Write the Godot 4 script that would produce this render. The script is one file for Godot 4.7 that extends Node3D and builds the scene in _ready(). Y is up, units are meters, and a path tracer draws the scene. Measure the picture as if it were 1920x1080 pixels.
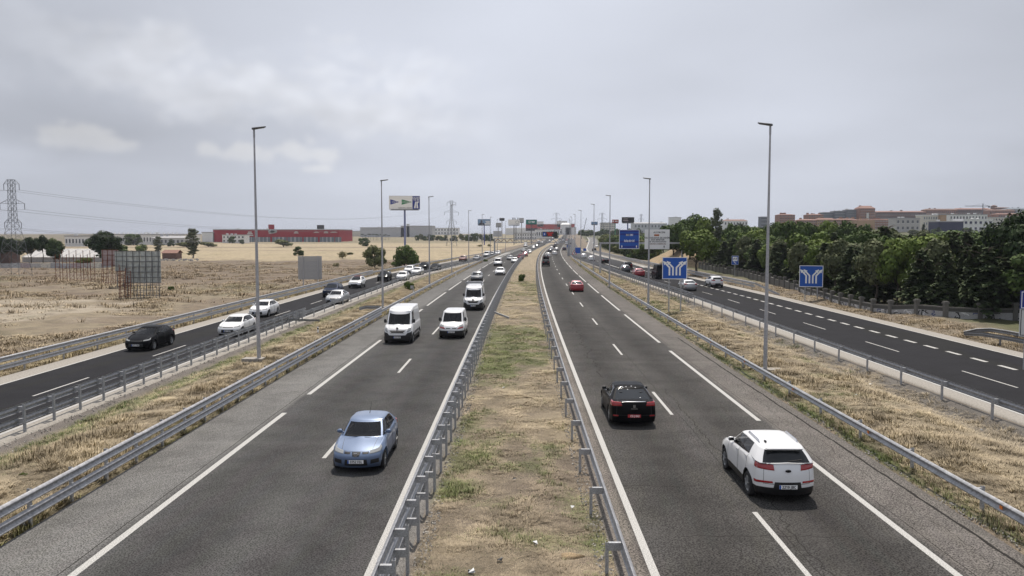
extends Node3D
# A motorway seen from an overbridge: two carriageways, two service roads, fields on the left, trees and a town on the right.

class MB:
	var v := PackedVector3Array()
	var n := PackedVector3Array()
	var c := PackedColorArray()
	var u := PackedVector2Array()
	var i := PackedInt32Array()
	var col := Color.WHITE
	func tri(a: Vector3, b: Vector3, d: Vector3) -> void:
		var m := (b - a).cross(d - a).normalized()
		var k := v.size()
		v.append(a); v.append(b); v.append(d)
		for q in 3:
			n.append(m); c.append(col); u.append(Vector2.ZERO)
		i.append(k); i.append(k + 2); i.append(k + 1)
	func quad(a: Vector3, b: Vector3, d: Vector3, e: Vector3) -> void:
		var m := (b - a).cross(e - a)
		if m.length_squared() < 1e-14: m = (d - b).cross(a - b)
		m = m.normalized()
		var k := v.size()
		v.append(a); v.append(b); v.append(d); v.append(e)
		for q in 4:
			n.append(m); c.append(col)
		u.append(Vector2(0, 1)); u.append(Vector2(1, 1)); u.append(Vector2(1, 0)); u.append(Vector2(0, 0))
		i.append_array(PackedInt32Array([k, k + 2, k + 1, k, k + 3, k + 2]))
	func box(o: Vector3, s: Vector3, b := Basis()) -> void:
		var x := b.x * s.x * 0.5
		var y := b.y * s.y * 0.5
		var z := b.z * s.z * 0.5
		quad(o - x - y + z, o + x - y + z, o + x + y + z, o - x + y + z)
		quad(o + x - y - z, o - x - y - z, o - x + y - z, o + x + y - z)
		quad(o + x - y + z, o + x - y - z, o + x + y - z, o + x + y + z)
		quad(o - x - y - z, o - x - y + z, o - x + y + z, o - x + y - z)
		quad(o - x + y + z, o + x + y + z, o + x + y - z, o - x + y - z)
		quad(o - x - y - z, o + x - y - z, o + x - y + z, o - x - y + z)
	func bar(a: Vector3, b: Vector3, w: float, h: float) -> void:
		var z := (b - a).normalized()
		var x := (Vector3.UP if absf(z.y) < 0.9 else Vector3.RIGHT).cross(z).normalized()
		box((a + b) * 0.5, Vector3(w, h, a.distance_to(b)), Basis(x, z.cross(x), z))
	func tube(a: Vector3, b: Vector3, r0: float, r1: float, seg := 8, cap := true) -> void:
		var z := (b - a).normalized()
		var x := (Vector3.UP if absf(z.y) < 0.9 else Vector3.RIGHT).cross(z).normalized()
		var y := z.cross(x)
		var k := v.size()
		for q in seg + 1:
			var t := TAU * q / seg
			var e := x * cos(t) + y * sin(t)
			v.append(a + e * r0); v.append(b + e * r1)
			n.append(e); n.append(e); c.append(col); c.append(col)
			u.append(Vector2(float(q) / seg, 0)); u.append(Vector2(float(q) / seg, 1))
		for q in seg:
			var m := k + q * 2
			i.append_array(PackedInt32Array([m, m + 1, m + 2, m + 2, m + 1, m + 3]))
		if cap:
			for q in seg:
				var t := TAU * q / seg
				var s := TAU * (q + 1) / seg
				tri(b, b + (x * cos(t) + y * sin(t)) * r1, b + (x * cos(s) + y * sin(s)) * r1)
				tri(a, a + (x * cos(s) + y * sin(s)) * r0, a + (x * cos(t) + y * sin(t)) * r0)
	func lathe(prof: Array, at: Vector3, axis: Basis, seg := 20) -> void:   # prof: [radius, along]
		var rows := []
		for p in prof:
			var r := PackedVector3Array()
			for q in seg + 1:
				var t := TAU * q / seg
				r.append(at + axis.x * cos(t) * p[0] + axis.y * sin(t) * p[0] + axis.z * p[1])
			rows.append(r)
		grid(rows, false)
	# rows of points; the outside is where (next column) x (next row) points, or the other side when flipped
	func grid(rows: Array, flip: bool, cols: Array = [], skip = null, nrm: Array = []) -> void:
		var h := rows.size()
		var w: int = rows[0].size()
		var k := v.size()
		for y in h:
			var r: PackedVector3Array = rows[y]
			var up: PackedVector3Array = rows[mini(y + 1, h - 1)]
			var dn: PackedVector3Array = rows[maxi(y - 1, 0)]
			for x in w:
				v.append(r[x])
				if nrm.size():
					n.append(nrm[y][x])
				else:
					var m := (r[mini(x + 1, w - 1)] - r[maxi(x - 1, 0)]).cross(up[x] - dn[x]).normalized()
					n.append(-m if flip else m)
				c.append(cols[y][x] if cols.size() else col)
				u.append(Vector2(float(x) / (w - 1), float(y) / (h - 1)))
		for y in h - 1:
			for x in w - 1:
				if skip and skip.call(y, x): continue
				var a := k + y * w + x
				if flip:
					i.append_array(PackedInt32Array([a, a + 1, a + w + 1, a, a + w + 1, a + w]))
				else:
					i.append_array(PackedInt32Array([a, a + w + 1, a + 1, a, a + w, a + w + 1]))
	func mesh() -> ArrayMesh:
		var a := []
		a.resize(Mesh.ARRAY_MAX)
		a[Mesh.ARRAY_VERTEX] = v
		a[Mesh.ARRAY_NORMAL] = n
		a[Mesh.ARRAY_COLOR] = c
		a[Mesh.ARRAY_TEX_UV] = u
		a[Mesh.ARRAY_INDEX] = i
		var m := ArrayMesh.new()
		m.add_surface_from_arrays(Mesh.PRIMITIVE_TRIANGLES, a)
		return m

var used := {}
var M := {}
var rng := RandomNumberGenerator.new()
var noise := FastNoiseLite.new()
var noise2 := FastNoiseLite.new()

func lin(r: float, g: float, b: float, a := 1.0) -> Color:
	var k := Color(r, g, b).linear_to_srgb()
	k.a = a
	return k

func mat(key: String, r: float, g: float, b: float, rough := 0.8, metal := 0.0) -> StandardMaterial3D:
	var m := StandardMaterial3D.new()
	m.resource_name = key
	m.albedo_color = lin(r, g, b)
	m.roughness = rough
	m.metallic = metal
	M[key] = m
	return m

func paint(key: String, r: float, g: float, b: float, metal := 0.0, rough := 0.38) -> StandardMaterial3D:
	var m := mat(key, r, g, b, rough, metal)
	m.clearcoat_enabled = true
	m.clearcoat = 0.8
	m.clearcoat_roughness = 0.06
	return m

func ntex(sd: int, freq: float, lo: float, hi: float, oct := 3, size := 512, kind := FastNoiseLite.TYPE_SIMPLEX_SMOOTH, tint := Color.WHITE) -> NoiseTexture2D:
	var f := FastNoiseLite.new()
	f.seed = sd
	f.noise_type = kind
	f.frequency = freq
	f.fractal_octaves = oct
	var t := NoiseTexture2D.new()
	t.width = size; t.height = size
	t.seamless = true
	t.noise = f
	var g := Gradient.new()
	g.set_color(0, Color(lo * tint.r, lo * tint.g, lo * tint.b))
	g.set_color(1, Color(hi * tint.r, hi * tint.g, hi * tint.b))
	t.color_ramp = g
	return t

func wear(m: StandardMaterial3D, t: Texture2D, metres: float, over: Texture2D = null, over_metres := 20.0) -> StandardMaterial3D:
	m.albedo_texture = t
	m.uv1_triplanar = true
	m.uv1_world_triplanar = true
	m.uv1_scale = Vector3.ONE / metres
	if over:
		m.detail_enabled = true
		m.detail_albedo = over
		m.detail_blend_mode = BaseMaterial3D.BLEND_MODE_MUL
		m.detail_uv_layer = BaseMaterial3D.DETAIL_UV_2
		m.uv2_triplanar = true
		m.uv2_world_triplanar = true
		m.uv2_scale = Vector3.ONE / over_metres
	return m

func numbered(called: String) -> String:
	var k: int = used.get(called, 0)
	used[called] = k + 1
	return called if k == 0 else "%s_%03d" % [called, k]

func tag(o: Node3D, label: String, category: String, group := "", kind := "") -> Node3D:
	if label: o.set_meta("label", label)
	if category: o.set_meta("category", category)
	if group: o.set_meta("group", group)
	if kind: o.set_meta("kind", kind)
	return o

func thing(called: String, label: String, category: String, at: Vector3, turn := 0.0, group := "") -> Node3D:
	var o := Node3D.new()
	o.name = numbered(called)
	add_child(o)
	o.position = at
	o.rotation.y = turn
	return tag(o, label, category, group)

func part(called: String, m: Mesh, material: Material, parent: Node3D, at := Vector3.ZERO) -> MeshInstance3D:
	var o := MeshInstance3D.new()
	o.name = called if parent != self else numbered(called)
	o.mesh = m
	o.material_override = material
	parent.add_child(o, true)
	o.position = at
	return o

func struct(called: String, m: Mesh, material: Material, parent: Node3D = self) -> MeshInstance3D:
	var o := part(called, m, material, parent)
	if parent == self: o.set_meta("kind", "structure")
	return o

func copies(called: String, m: Mesh, material: Material, places: Array, tints: Array, parent: Node3D = self) -> MultiMeshInstance3D:
	var mm := MultiMesh.new()
	mm.transform_format = MultiMesh.TRANSFORM_3D
	mm.use_colors = true
	mm.mesh = m
	mm.instance_count = places.size()
	for k in places.size():
		mm.set_instance_transform(k, places[k])
		mm.set_instance_color(k, tints[k])
	var o := MultiMeshInstance3D.new()
	o.name = numbered(called)
	o.multimesh = mm
	o.material_override = material
	o.set_meta("kind", "stuff")
	parent.add_child(o)
	return o

func words(called: String, s: String, size: float, material: Material, parent: Node3D, at: Vector3, basis := Basis(), bold := true, wide := 1.0) -> MeshInstance3D:
	var t := TextMesh.new()
	var f := SystemFont.new()
	f.font_names = PackedStringArray(["Droid Sans"])
	f.font_weight = 700 if bold else 400
	t.font = f
	t.text = s
	t.font_size = 32
	t.pixel_size = size / 23.0
	t.depth = 0.006
	t.curve_step = 2.0
	var o := MeshInstance3D.new()
	o.name = called
	o.mesh = t
	o.material_override = material
	parent.add_child(o, true)
	o.transform = Transform3D(basis.scaled_local(Vector3(wide, 1, 1)), at)
	return o

# ---- the lie of the land: the road bends gently to the right, x0 is measured across it, d along it
func bend(d: float) -> float:
	if d < 0.0: return 0.0
	return 8e-5 * d * d if d < 430.0 else 14.79 + 0.0688 * (d - 430.0)
func rise(d: float) -> float:
	return 6.0 * smoothstep(550.0, 1500.0, d)
func left_shift(d: float) -> float:
	return clampf((d - 150.0) * 0.07, 0.0, 13.3)
func right_shift(d: float) -> float:
	return -0.015 * clampf(d, 0.0, 100.0) - 0.04 * clampf(d - 100.0, 0.0, 300.0)
func at(x0: float, d: float, y := 0.0) -> Vector3:
	return Vector3(x0 + bend(d), y + rise(d), -d)
func heading(d: float) -> float:
	return -(1.6e-4 * clampf(d, 0.0, 430.0))

func ground_y(x0: float, d: float) -> float:
	var a := absf(x0)
	var y := -0.1
	var k := noise.get_noise_2d(x0 * 3.0, d * 3.0)
	if a < 2.5:
		y = -0.06 + 0.10 * (1.0 - a / 2.5) * (0.6 + k) + 0.05 * noise2.get_noise_2d(x0 * 8.0, d * 8.0)
	elif x0 < -12.95 and x0 > -19.2:
		var t := (-12.95 - x0) / 6.25
		y = -0.05 + 0.34 * sin(PI * clampf(t * 1.35, 0, 1)) - 0.22 * smoothstep(0.6, 0.85, t) * (1.0 - smoothstep(0.9, 1.0, t)) + 0.08 * k
	elif x0 > 12.5 and x0 < 21.2:
		var t := (x0 - 12.5) / 8.7
		y = -0.07 + 0.36 * sin(PI * clampf(t * 1.35, 0, 1)) - 0.28 * smoothstep(0.6, 0.85, t) * (1.0 - smoothstep(0.9, 1.0, t)) + 0.08 * k
	elif x0 < -28.4:
		var f := smoothstep(28.4, 34.0, a)
		y = -0.1 - 0.2 * f + (0.25 * k + 0.3 * noise2.get_noise_2d(x0 * 0.9, d * 0.9)) * f
	elif x0 > 34.2:
		var f := smoothstep(34.2, 37.0, x0)
		y = -0.1 + f * (0.35 + 0.3 * k)
		y += 15.0 * smoothstep(90.0, 420.0, x0) * smoothstep(300.0, 900.0, d)
	return y

func mixc(a: Color, b: Color, t: float) -> Color:
	return a.lerp(b, clampf(t, 0.0, 1.0))

const STRAW := Color(0.365, 0.30, 0.20)
const DIRT := Color(0.225, 0.18, 0.13)
const PALE := Color(0.42, 0.36, 0.275)
const GREEN := Color(0.125, 0.145, 0.045)
const GRAVEL := Color(0.20, 0.18, 0.16)
const BROWN := Color(0.20, 0.15, 0.105)

func ground_colour(x0: float, d: float) -> Color:
	var a := noise.get_noise_2d(x0 * 2.2, d * 2.2)
	var b := noise2.get_noise_2d(x0 * 6.0, d * 6.0)
	var g := noise.get_noise_2d(x0 * 1.1 + 300.0, d * 0.5)
	var c := DIRT
	if absf(x0) < 2.6:
		c = mixc(mixc(DIRT, STRAW, 0.1 + 0.8 * a + 0.4 * b + 0.008 * d), GREEN, 0.9 * smoothstep(0.12, 0.5, g + 0.35 * b) * (1.2 - 0.006 * d))
		c = mixc(c, GRAVEL * 1.3, smoothstep(2.2, 2.5, -x0) * 0.8)
	elif x0 < -12.9 and x0 > -19.3:
		var t := (-12.9 - x0) / 6.4
		c = mixc(STRAW, DIRT, 0.6 + 0.8 * a + 0.5 * b)
		c = mixc(c, GREEN, (smoothstep(0.5, 0.66, t) - smoothstep(0.86, 0.93, t)) * (0.75 + b))
		c = mixc(c, GREEN * 1.3, smoothstep(0.1, 0.0, t) * 0.7)
		c = mixc(c, GRAVEL, smoothstep(0.87, 0.94, t))
	elif x0 > 12.4 and x0 < 21.3:
		var t := (x0 - 12.4) / 8.9
		c = mixc(STRAW, DIRT, 0.55 + 0.8 * a + 0.5 * b)
		c = mixc(c, GREEN * 1.2, smoothstep(0.0, 0.4, g + 0.4 * b) * 0.6)
		c = mixc(c, GREEN, smoothstep(0.14, 0.05, t) * (0.5 + b))
		c = mixc(c, GRAVEL * 0.85, smoothstep(0.62, 0.74, t) * (0.85 + b))
	elif x0 < -28.2:
		# fields: rough grass near the road, bare ploughed land, then stubble
		c = mixc(STRAW * 0.85, BROWN, 0.45 + 0.9 * a + 0.3 * b)
		var line := d + 0.16 * (x0 + 60.0) + 18.0 * a
		c = mixc(c, mixc(BROWN, STRAW * 0.8, 0.12 + 0.7 * b + 0.5 * a), smoothstep(118.0, 132.0, line))
		c = mixc(c, mixc(STRAW, Color(0.46, 0.37, 0.23), 0.6 + 0.5 * a) * 1.1, smoothstep(225.0, 250.0, d + 0.05 * x0 + 30.0 * g) * smoothstep(-320.0, -60.0, x0 + d * 0.28))
		c = mixc(c, PALE * 1.08, smoothstep(0.0, 0.3, 1.0 - Vector2((x0 + 57.0) / 17.0, (d - 79.0) / 20.0).length() + 0.55 * a) * 0.9)
		c = mixc(c, GREEN, smoothstep(0.3, 0.6, g + b * 0.4) * 0.3)
		c = mixc(c, BROWN * 0.8, (smoothstep(450.0, 462.0, d) - smoothstep(480.0, 492.0, d)) * 0.55)
		c = mixc(c, BROWN, (smoothstep(372.0, 376.0, d) - smoothstep(380.0, 388.0, d)) * 0.6)
		c = mixc(c, mixc(DIRT, GREEN, 0.4 + a), smoothstep(620.0, 700.0, d) * 0.65)
	elif x0 > 34.0:
		c = mixc(DIRT * 1.1, STRAW * 0.8, 0.3 + a + 0.4 * b)
		c = mixc(c, GREEN * 0.7, smoothstep(37.5, 41.0, x0) * 0.85)
	return c

func warp(x0: float, d: float) -> float:
	if x0 < -12.9: return x0 + minf(left_shift(d), 6.1) * clampf((-12.9 - x0) / 6.4, 0.0, 1.0)
	if x0 > 12.4: return x0 + maxf(right_shift(d), -8.6) * clampf((x0 - 12.4) / 8.9, 0.0, 1.0)
	return x0

func build_ground() -> void:
	var xs := PackedFloat32Array()
	var x := -28.4
	var step := 0.7
	while x > -4200.0:
		xs.append(x)
		x -= step
		step = maxf(step, (-28.0 - x) * 0.045 + 0.4)
	xs.reverse()
	for r in [[-28.2, -19.3, 4], [-19.2, -12.9, 22], [-12.85, -2.7, 5], [-2.6, 2.5, 20], [2.6, 12.35, 5], [12.4, 21.25, 28], [21.35, 33.9, 5]]:
		for k in int(r[2]) + 1: xs.append(lerpf(r[0], r[1], k / float(r[2])))
	x = 34.2
	step = 0.6
	while x < 4200.0:
		xs.append(x)
		x += step
		step = maxf(step, (x - 34.0) * 0.045 + 0.4)
	var rows := []
	var cols := []
	var d := -30.0
	while d < 6500.0:
		var r := PackedVector3Array()
		var c := PackedColorArray()
		for q in xs:
			var p := at(warp(q, d), d, ground_y(q, d))
			r.append(p)
			c.append(ground_colour(q, d))
		rows.append(r)
		cols.append(c)
		d += maxf(0.55, d * 0.0125) if d > 8.0 else 3.0
	var m := MB.new()
	m.grid(rows, false, cols)
	var g := struct("ground", m.mesh(), M.earth)
	tag(g, "dry grass verges and straw coloured fields", "", "", "structure")

# a sheet that follows the road; xs is a list of offsets, shift moves it sideways along the way
func sheet(called: String, xs: Array, ds: PackedFloat32Array, y: float, shift, colour, material: Material, parent: Node3D = self) -> MeshInstance3D:
	var rows := []
	var cols := []
	for d in ds:
		var r := PackedVector3Array()
		var c := PackedColorArray()
		var s: float = shift.call(d) if shift else 0.0
		for k in xs.size():
			var q: float = xs[k]
			r.append(at(q + s, d, y if k > 0 and k < xs.size() - 1 else y - 0.12))
			c.append(colour.call(q, d) if colour else Color.WHITE)
		rows.append(r)
		cols.append(c)
	var m := MB.new()
	m.grid(rows, false, cols)
	return struct(called, m.mesh(), material, parent)

func steps(a: float, b: float, near := 1.5, k := 0.02) -> PackedFloat32Array:
	var r := PackedFloat32Array()
	var d := a
	while d < b:
		r.append(d)
		d += maxf(near, d * k)
	r.append(b)
	return r

func stripe(called: String, x0: float, a: float, b: float, w: float, parent: Node3D, shift = null, y := 0.004, material: Material = null) -> MeshInstance3D:
	var rows := []
	for d in steps(a, b, 3.0, 0.03):
		var s: float = shift.call(d) if shift else 0.0
		var ww := w * (1.0 + 0.06 * noise2.get_noise_2d(x0 * 40.0, d * 30.0))
		rows.append(PackedVector3Array([at(x0 + s - ww / 2, d, y), at(x0 + s + ww / 2, d, y)]))
	var m := MB.new()
	m.grid(rows, false)
	return part(called, m.mesh(), material if material else M.line, parent)

func spread(a: float, b: float, k: int, edge := true) -> Array:
	var r := [a - 0.12] if edge else []
	for q in k + 1: r.append(lerpf(a, b, q / float(k)))
	if edge: r.append(b + 0.12)
	return r

func lane_tone(x: float, lane: float, base: float, dark: float) -> float:
	var o := absf(fposmod(x - lane, 3.5) - 1.75)       # distance from lane centre
	return base - dark * exp(-pow((o - 0.0) / 0.75, 2.0)) - dark * 0.35 * exp(-pow((o - 0.95) / 0.35, 2.0))

func build_roads() -> void:
	var far := steps(-30.0, 1500.0, 1.2, 0.012)
	# the carriageway of the oncoming traffic
	var l := sheet("left_carriageway", spread(-12.9, -2.72, 42), far, 0.0, null, func(x, d):
		var k := 1.0 + 0.22 * noise.get_noise_2d(x * 1.5, d * 0.35) + 0.10 * noise2.get_noise_2d(x * 5.0, d * 1.2)
		if x < -10.35: return Color(0.20, 0.196, 0.188) * k
		if x > -3.1: return Color(0.26, 0.25, 0.235) * k
		var t := lane_tone(x, -10.2, 0.099, 0.028) * k
		return Color(t, t * 0.985, t * 0.965), M.asphalt)
	stripe("edge_line", -3.31, -30, 1300, 0.34, l)
	var d := 14.4
	while d < 520.0:
		stripe("edge_dash", -10.15, d, minf(d + 20.0, 520.0), 0.21, l)
		d += 24.0
	d = 10.2
	while d < 480.0:
		stripe("lane_dash", -6.72, d, d + 5.0, 0.15, l)
		d += 17.15
	# the carriageway of the departing traffic
	var r := sheet("right_carriageway", spread(2.42, 12.35, 42), far, 0.0, null, func(x, d):
		var k := 1.0 + 0.22 * noise.get_noise_2d(x * 1.5 + 90.0, d * 0.35) + 0.10 * noise2.get_noise_2d(x * 5.0, d * 1.2)
		if x > 10.35: return Color(0.185, 0.17, 0.156) * k
		if x < 3.0: return Color(0.23, 0.205, 0.18) * k
		var t := lane_tone(x, 3.2, 0.092, 0.034) * k
		return Color(t * 1.04, t * 0.99, t * 0.93), M.asphalt_coarse)
	stripe("edge_line", 3.18, -30, 1300, 0.2, r)
	d = 9.0
	while d < 560.0:
		stripe("edge_dash", 10.1, d, minf(d + 20.0, 560.0), 0.2, r)
		d += 24.0
	d = 17.0
	while d < 520.0:
		stripe("lane_dash", 6.68, d, d + 5.0, 0.14, r)
		d += 17.1
	# sealed cracks: wandering dark lines of bitumen
	for s in [[7.3, 17.0, 40.0, 0.3, 0.04], [9.1, 18.0, 36.0, 0.25, 0.025], [4.6, 43.0, 78.0, 0.5, 0.07], [5.5, 12.0, 24.0, 0.4, 0.025], [11.3, 16.0, 44.0, 0.35, 0.02], [11.9, 14.0, 60.0, 0.05, 0.12], [10.5, 9.0, 150.0, 0.03, 0.03], [6.95, 9.0, 120.0, 0.06, 0.025]]:
		var m := MB.new()
		var rows := []
		var q: float = s[1]
		while q < s[2]:
			var xx: float = s[0] + s[3] * (noise.get_noise_2d(q * 5.0, s[0] * 50.0) + 0.6 * noise2.get_noise_2d(q * 30.0, s[0] * 9.0))
			var w: float = s[4] * (0.6 + 0.5 * absf(noise2.get_noise_2d(q * 12.0, s[0])))
			rows.append(PackedVector3Array([at(xx - w / 2, q, 0.003), at(xx + w / 2, q, 0.003)]))
			q += 0.25
		m.grid(rows, false)
		part("crack", m.mesh(), M.bitumen, r)
	for s in [[-10.5, 12.0, 120.0, 0.03, 0.03]]:
		var m := MB.new()
		var rows := []
		var q: float = s[1]
		while q < s[2]:
			var xx: float = s[0] + s[3] * noise.get_noise_2d(q * 5.0, s[0] * 50.0)
			rows.append(PackedVector3Array([at(xx - s[4] / 2, q, 0.003), at(xx + s[4] / 2, q, 0.003)]))
			q += 0.5
		m.grid(rows, false)
		part("seam", m.mesh(), M.bitumen, l)
	for s in [[3.3, 6.0, 24.3], [7.0, 8.4, 24.2], [3.2, 4.8, 31.2], [5.9, 7.0, 31.0], [3.6, 9.8, 42.0], [3.3, 6.4, 53.0], [4.2, 8.8, 20.2]]:
		var m := MB.new()
		var rows := []
		var q: float = s[0]
		while q < s[1]:
			var dd: float = s[2] + 0.15 * noise.get_noise_2d(q * 20.0, s[2] * 30.0)
			rows.append(PackedVector3Array([at(q, dd, 0.003), at(q, dd + 0.03 + 0.02 * noise2.get_noise_2d(q * 40.0, 1.0), 0.003)]))
			q += 0.2
		m.grid(rows, true)
		part("crack", m.mesh(), M.bitumen, r)
	# service roads: new dark asphalt between strips of concrete
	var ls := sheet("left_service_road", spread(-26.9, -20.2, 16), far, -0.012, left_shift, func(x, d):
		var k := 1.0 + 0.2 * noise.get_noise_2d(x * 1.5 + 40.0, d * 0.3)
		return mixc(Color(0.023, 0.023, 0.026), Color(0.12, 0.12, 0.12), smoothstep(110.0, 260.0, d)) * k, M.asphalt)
	sheet("left_service_kerb_strip", [-28.25, -28.2, -27.6, -26.86, -26.82], steps(-30, 240, 1.5), -0.004, left_shift, null, M.concrete)
	sheet("left_service_inner_strip", [-20.3, -20.26, -19.8, -19.3, -19.22], steps(-30, 240, 1.5), -0.004, left_shift, null, M.concrete)
	stripe("edge_line", -26.75, -30, 330, 0.16, ls, left_shift, -0.0)
	stripe("edge_line", -20.12, -30, 240, 0.18, ls, left_shift, 0.003)
	d = 12.8
	while d < 300.0:
		stripe("lane_dash", -23.35, d, d + 5.0, 0.12, ls, left_shift, -0.007)
		d += 12.6
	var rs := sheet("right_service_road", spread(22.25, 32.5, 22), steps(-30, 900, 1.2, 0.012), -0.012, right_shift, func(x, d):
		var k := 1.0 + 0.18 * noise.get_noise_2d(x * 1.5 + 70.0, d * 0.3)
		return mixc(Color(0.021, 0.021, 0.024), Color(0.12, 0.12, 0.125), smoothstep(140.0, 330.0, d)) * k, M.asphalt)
	sheet("right_service_kerb_strip", [32.42, 32.46, 33.2, 33.9, 33.98], steps(-30, 420, 1.5), -0.004, right_shift, null, M.concrete)
	sheet("right_service_inner_strip", [21.35, 21.4, 21.8, 22.26, 22.3], steps(-30, 285, 1.5), -0.004, right_shift, null, M.concrete)
	stripe("edge_line", 32.5, -30, 420, 0.15, rs, right_shift, 0.002)
	stripe("edge_line", 22.32, -30, 285, 0.16, rs, right_shift, 0.003)
	d = 3.1
	while d < 300.0:
		stripe("lane_dash", 26.0, d, d + 5.0, 0.12, rs, right_shift, -0.007)
		d += 12.4
	d = 20.0
	while d < 190.0:
		stripe("exit_dash", 29.3, d, d + 1.6, 0.3, rs, right_shift, -0.007)
		d += 2.85
	# exit ramp that leaves the service road and climbs behind the hedge
	var ramp := MB.new()
	var rows := []
	var edge := []
	for q in steps(185.0, 760.0, 2.0, 0.012):
		var t := smoothstep(185.0, 330.0, q)
		var x0: float = lerpf(27.0, 22.0, t) + 8.0 * smoothstep(330.0, 700.0, q)
		var y: float = -0.008 + 3.6 * smoothstep(380.0, 760.0, q)
		rows.append(PackedVector3Array([at(x0 - 0.2, q, y - 0.15), at(x0, q, y), at(x0 + 6.6, q, y), at(x0 + 6.8, q, y - 0.15)]))
		edge.append(PackedVector3Array([at(x0 - 0.1, q, y + 0.004), at(x0 + 0.5, q, y + 0.004)]))
	ramp.grid(rows, false)
	var rp := struct("exit_ramp", ramp.mesh(), M.ramp)
	var em := MB.new()
	em.grid(edge, false)
	part("edge_line", em.mesh(), M.line, rp)
	# gores hatched in white where the roads meet
	for s in [[l, -12.6, -10.5, 262.0, 330.0], [rs, 25.6, 26.4, 178.0, 215.0]]:
		var m := MB.new()
		var q: float = s[3]
		while q < s[4]:
			var t: float = (q - s[3]) / (s[4] - s[3])
			var w: float = (s[2] - s[1]) * (0.4 + 0.6 * t)
			var o: float = right_shift(q) if s[0] == rs else 0.0
			m.quad(at(s[1] + o, q, 0.008), at(s[1] + o + w, q - 2.0, 0.008), at(s[1] + o + w, q, 0.008), at(s[1] + o, q + 2.0, 0.008))
			q += 3.2
		var o2 := part("gore_hatching", m.mesh(), M.line, s[0])

const BEAM := [[0.0, 0.155], [0.015, 0.15], [0.075, 0.115], [0.08, 0.075], [0.012, 0.03], [0.012, -0.03], [0.08, -0.075], [0.075, -0.115], [0.015, -0.15], [0.0, -0.155]]

# a W shaped steel beam through the points of a path; side is +1 when its face looks to the right of the way
func beam(path: PackedVector3Array, side: float) -> ArrayMesh:
	var rows := []
	for k in path.size():
		var t := (path[mini(k + 1, path.size() - 1)] - path[maxi(k - 1, 0)]).normalized()
		var x := t.cross(Vector3.UP).normalized() * side
		var r := PackedVector3Array()
		for p in BEAM: r.append(path[k] + x * p[0] + Vector3.UP * p[1])
		for q in BEAM.size():
			var p = BEAM[BEAM.size() - 1 - q]
			r.append(path[k] + x * (p[0] - 0.008) + Vector3.UP * p[1])
		r.append(r[0])
		rows.append(r)
	var m := MB.new()
	m.grid(rows, side < 0.0)
	return m.mesh()

func way(x0: float, a: float, b: float, y: float, shift = null) -> PackedVector3Array:
	var r := PackedVector3Array()
	for d in steps(a, b, 2.0, 0.03):
		var s: float = shift.call(d) if shift else 0.0
		r.append(at(x0 + s, d, y))
	return r

# rails: heights of their middles; posts stand off from them on the far side of the traffic
func guardrail(label: String, x0: float, a: float, b: float, side: float, ys: Array, every: float, off: float, tall: float, shift = null, near := 150.0, group := "guardrails beside the lanes") -> Node3D:
	var t := thing("guardrail", label, "guardrail", Vector3.ZERO, 0.0, group)
	for y in ys:
		var rail := part("rail", beam(way(x0, a, b, y, shift), side), M.rail, t)
		var j := a + 3.0
		while j < minf(b, 62.0):      # sections overlap at bolted joints
			var s: float = shift.call(j) if shift else 0.0
			part("joint", beam(PackedVector3Array([at(x0 + s + 0.006 * side, j, y), at(x0 + s + 0.006 * side, j + 0.34, y)]), side), M.galvanised, rail)
			j += 4.0
	var pm := MB.new()
	pm.box(Vector3(0, (tall - 0.4) / 2, 0.052), Vector3(0.075, tall + 0.4, 0.006))
	pm.box(Vector3(0.035, (tall - 0.4) / 2, 0), Vector3(0.006, tall + 0.4, 0.1))
	pm.box(Vector3(-0.035, (tall - 0.4) / 2, 0), Vector3(0.006, tall + 0.4, 0.1))
	for q in 3: pm.box(Vector3(-0.018 + 0.018 * q, tall - 0.1 - 0.03 * (q % 2), 0.057), Vector3(0.012, 0.012, 0.006))
	var post := pm.mesh()
	var sm := MB.new()
	var gap := off - 0.03
	sm.box(Vector3(side * (gap / 2 + 0.035), 0, 0.01), Vector3(gap, 0.18, 0.095))
	var spacer := sm.mesh()
	var far := MB.new()
	var d := a + every * 0.5
	while d < b:
		var s: float = shift.call(d) if shift else 0.0
		var p := at(x0 + s - side * off, d, 0.0)
		if d < near:
			var o := part("post", post, M.galvanised, t, p)
			for y in ys: part("spacer", spacer, M.galvanised, o, Vector3(0, minf(y, tall - 0.095), 0))
		else:
			far.box(p + Vector3(0, tall / 2, 0), Vector3(0.08, tall, 0.1))
			far.box(p + Vector3(side * off / 2, ys[0], 0), Vector3(off, 0.15, 0.08))
		d += every
	if far.v.size():
		var o := part("distant_posts", far.mesh(), M.galvanised, t)
		o.set_meta("kind", "stuff")
	return t

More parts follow.
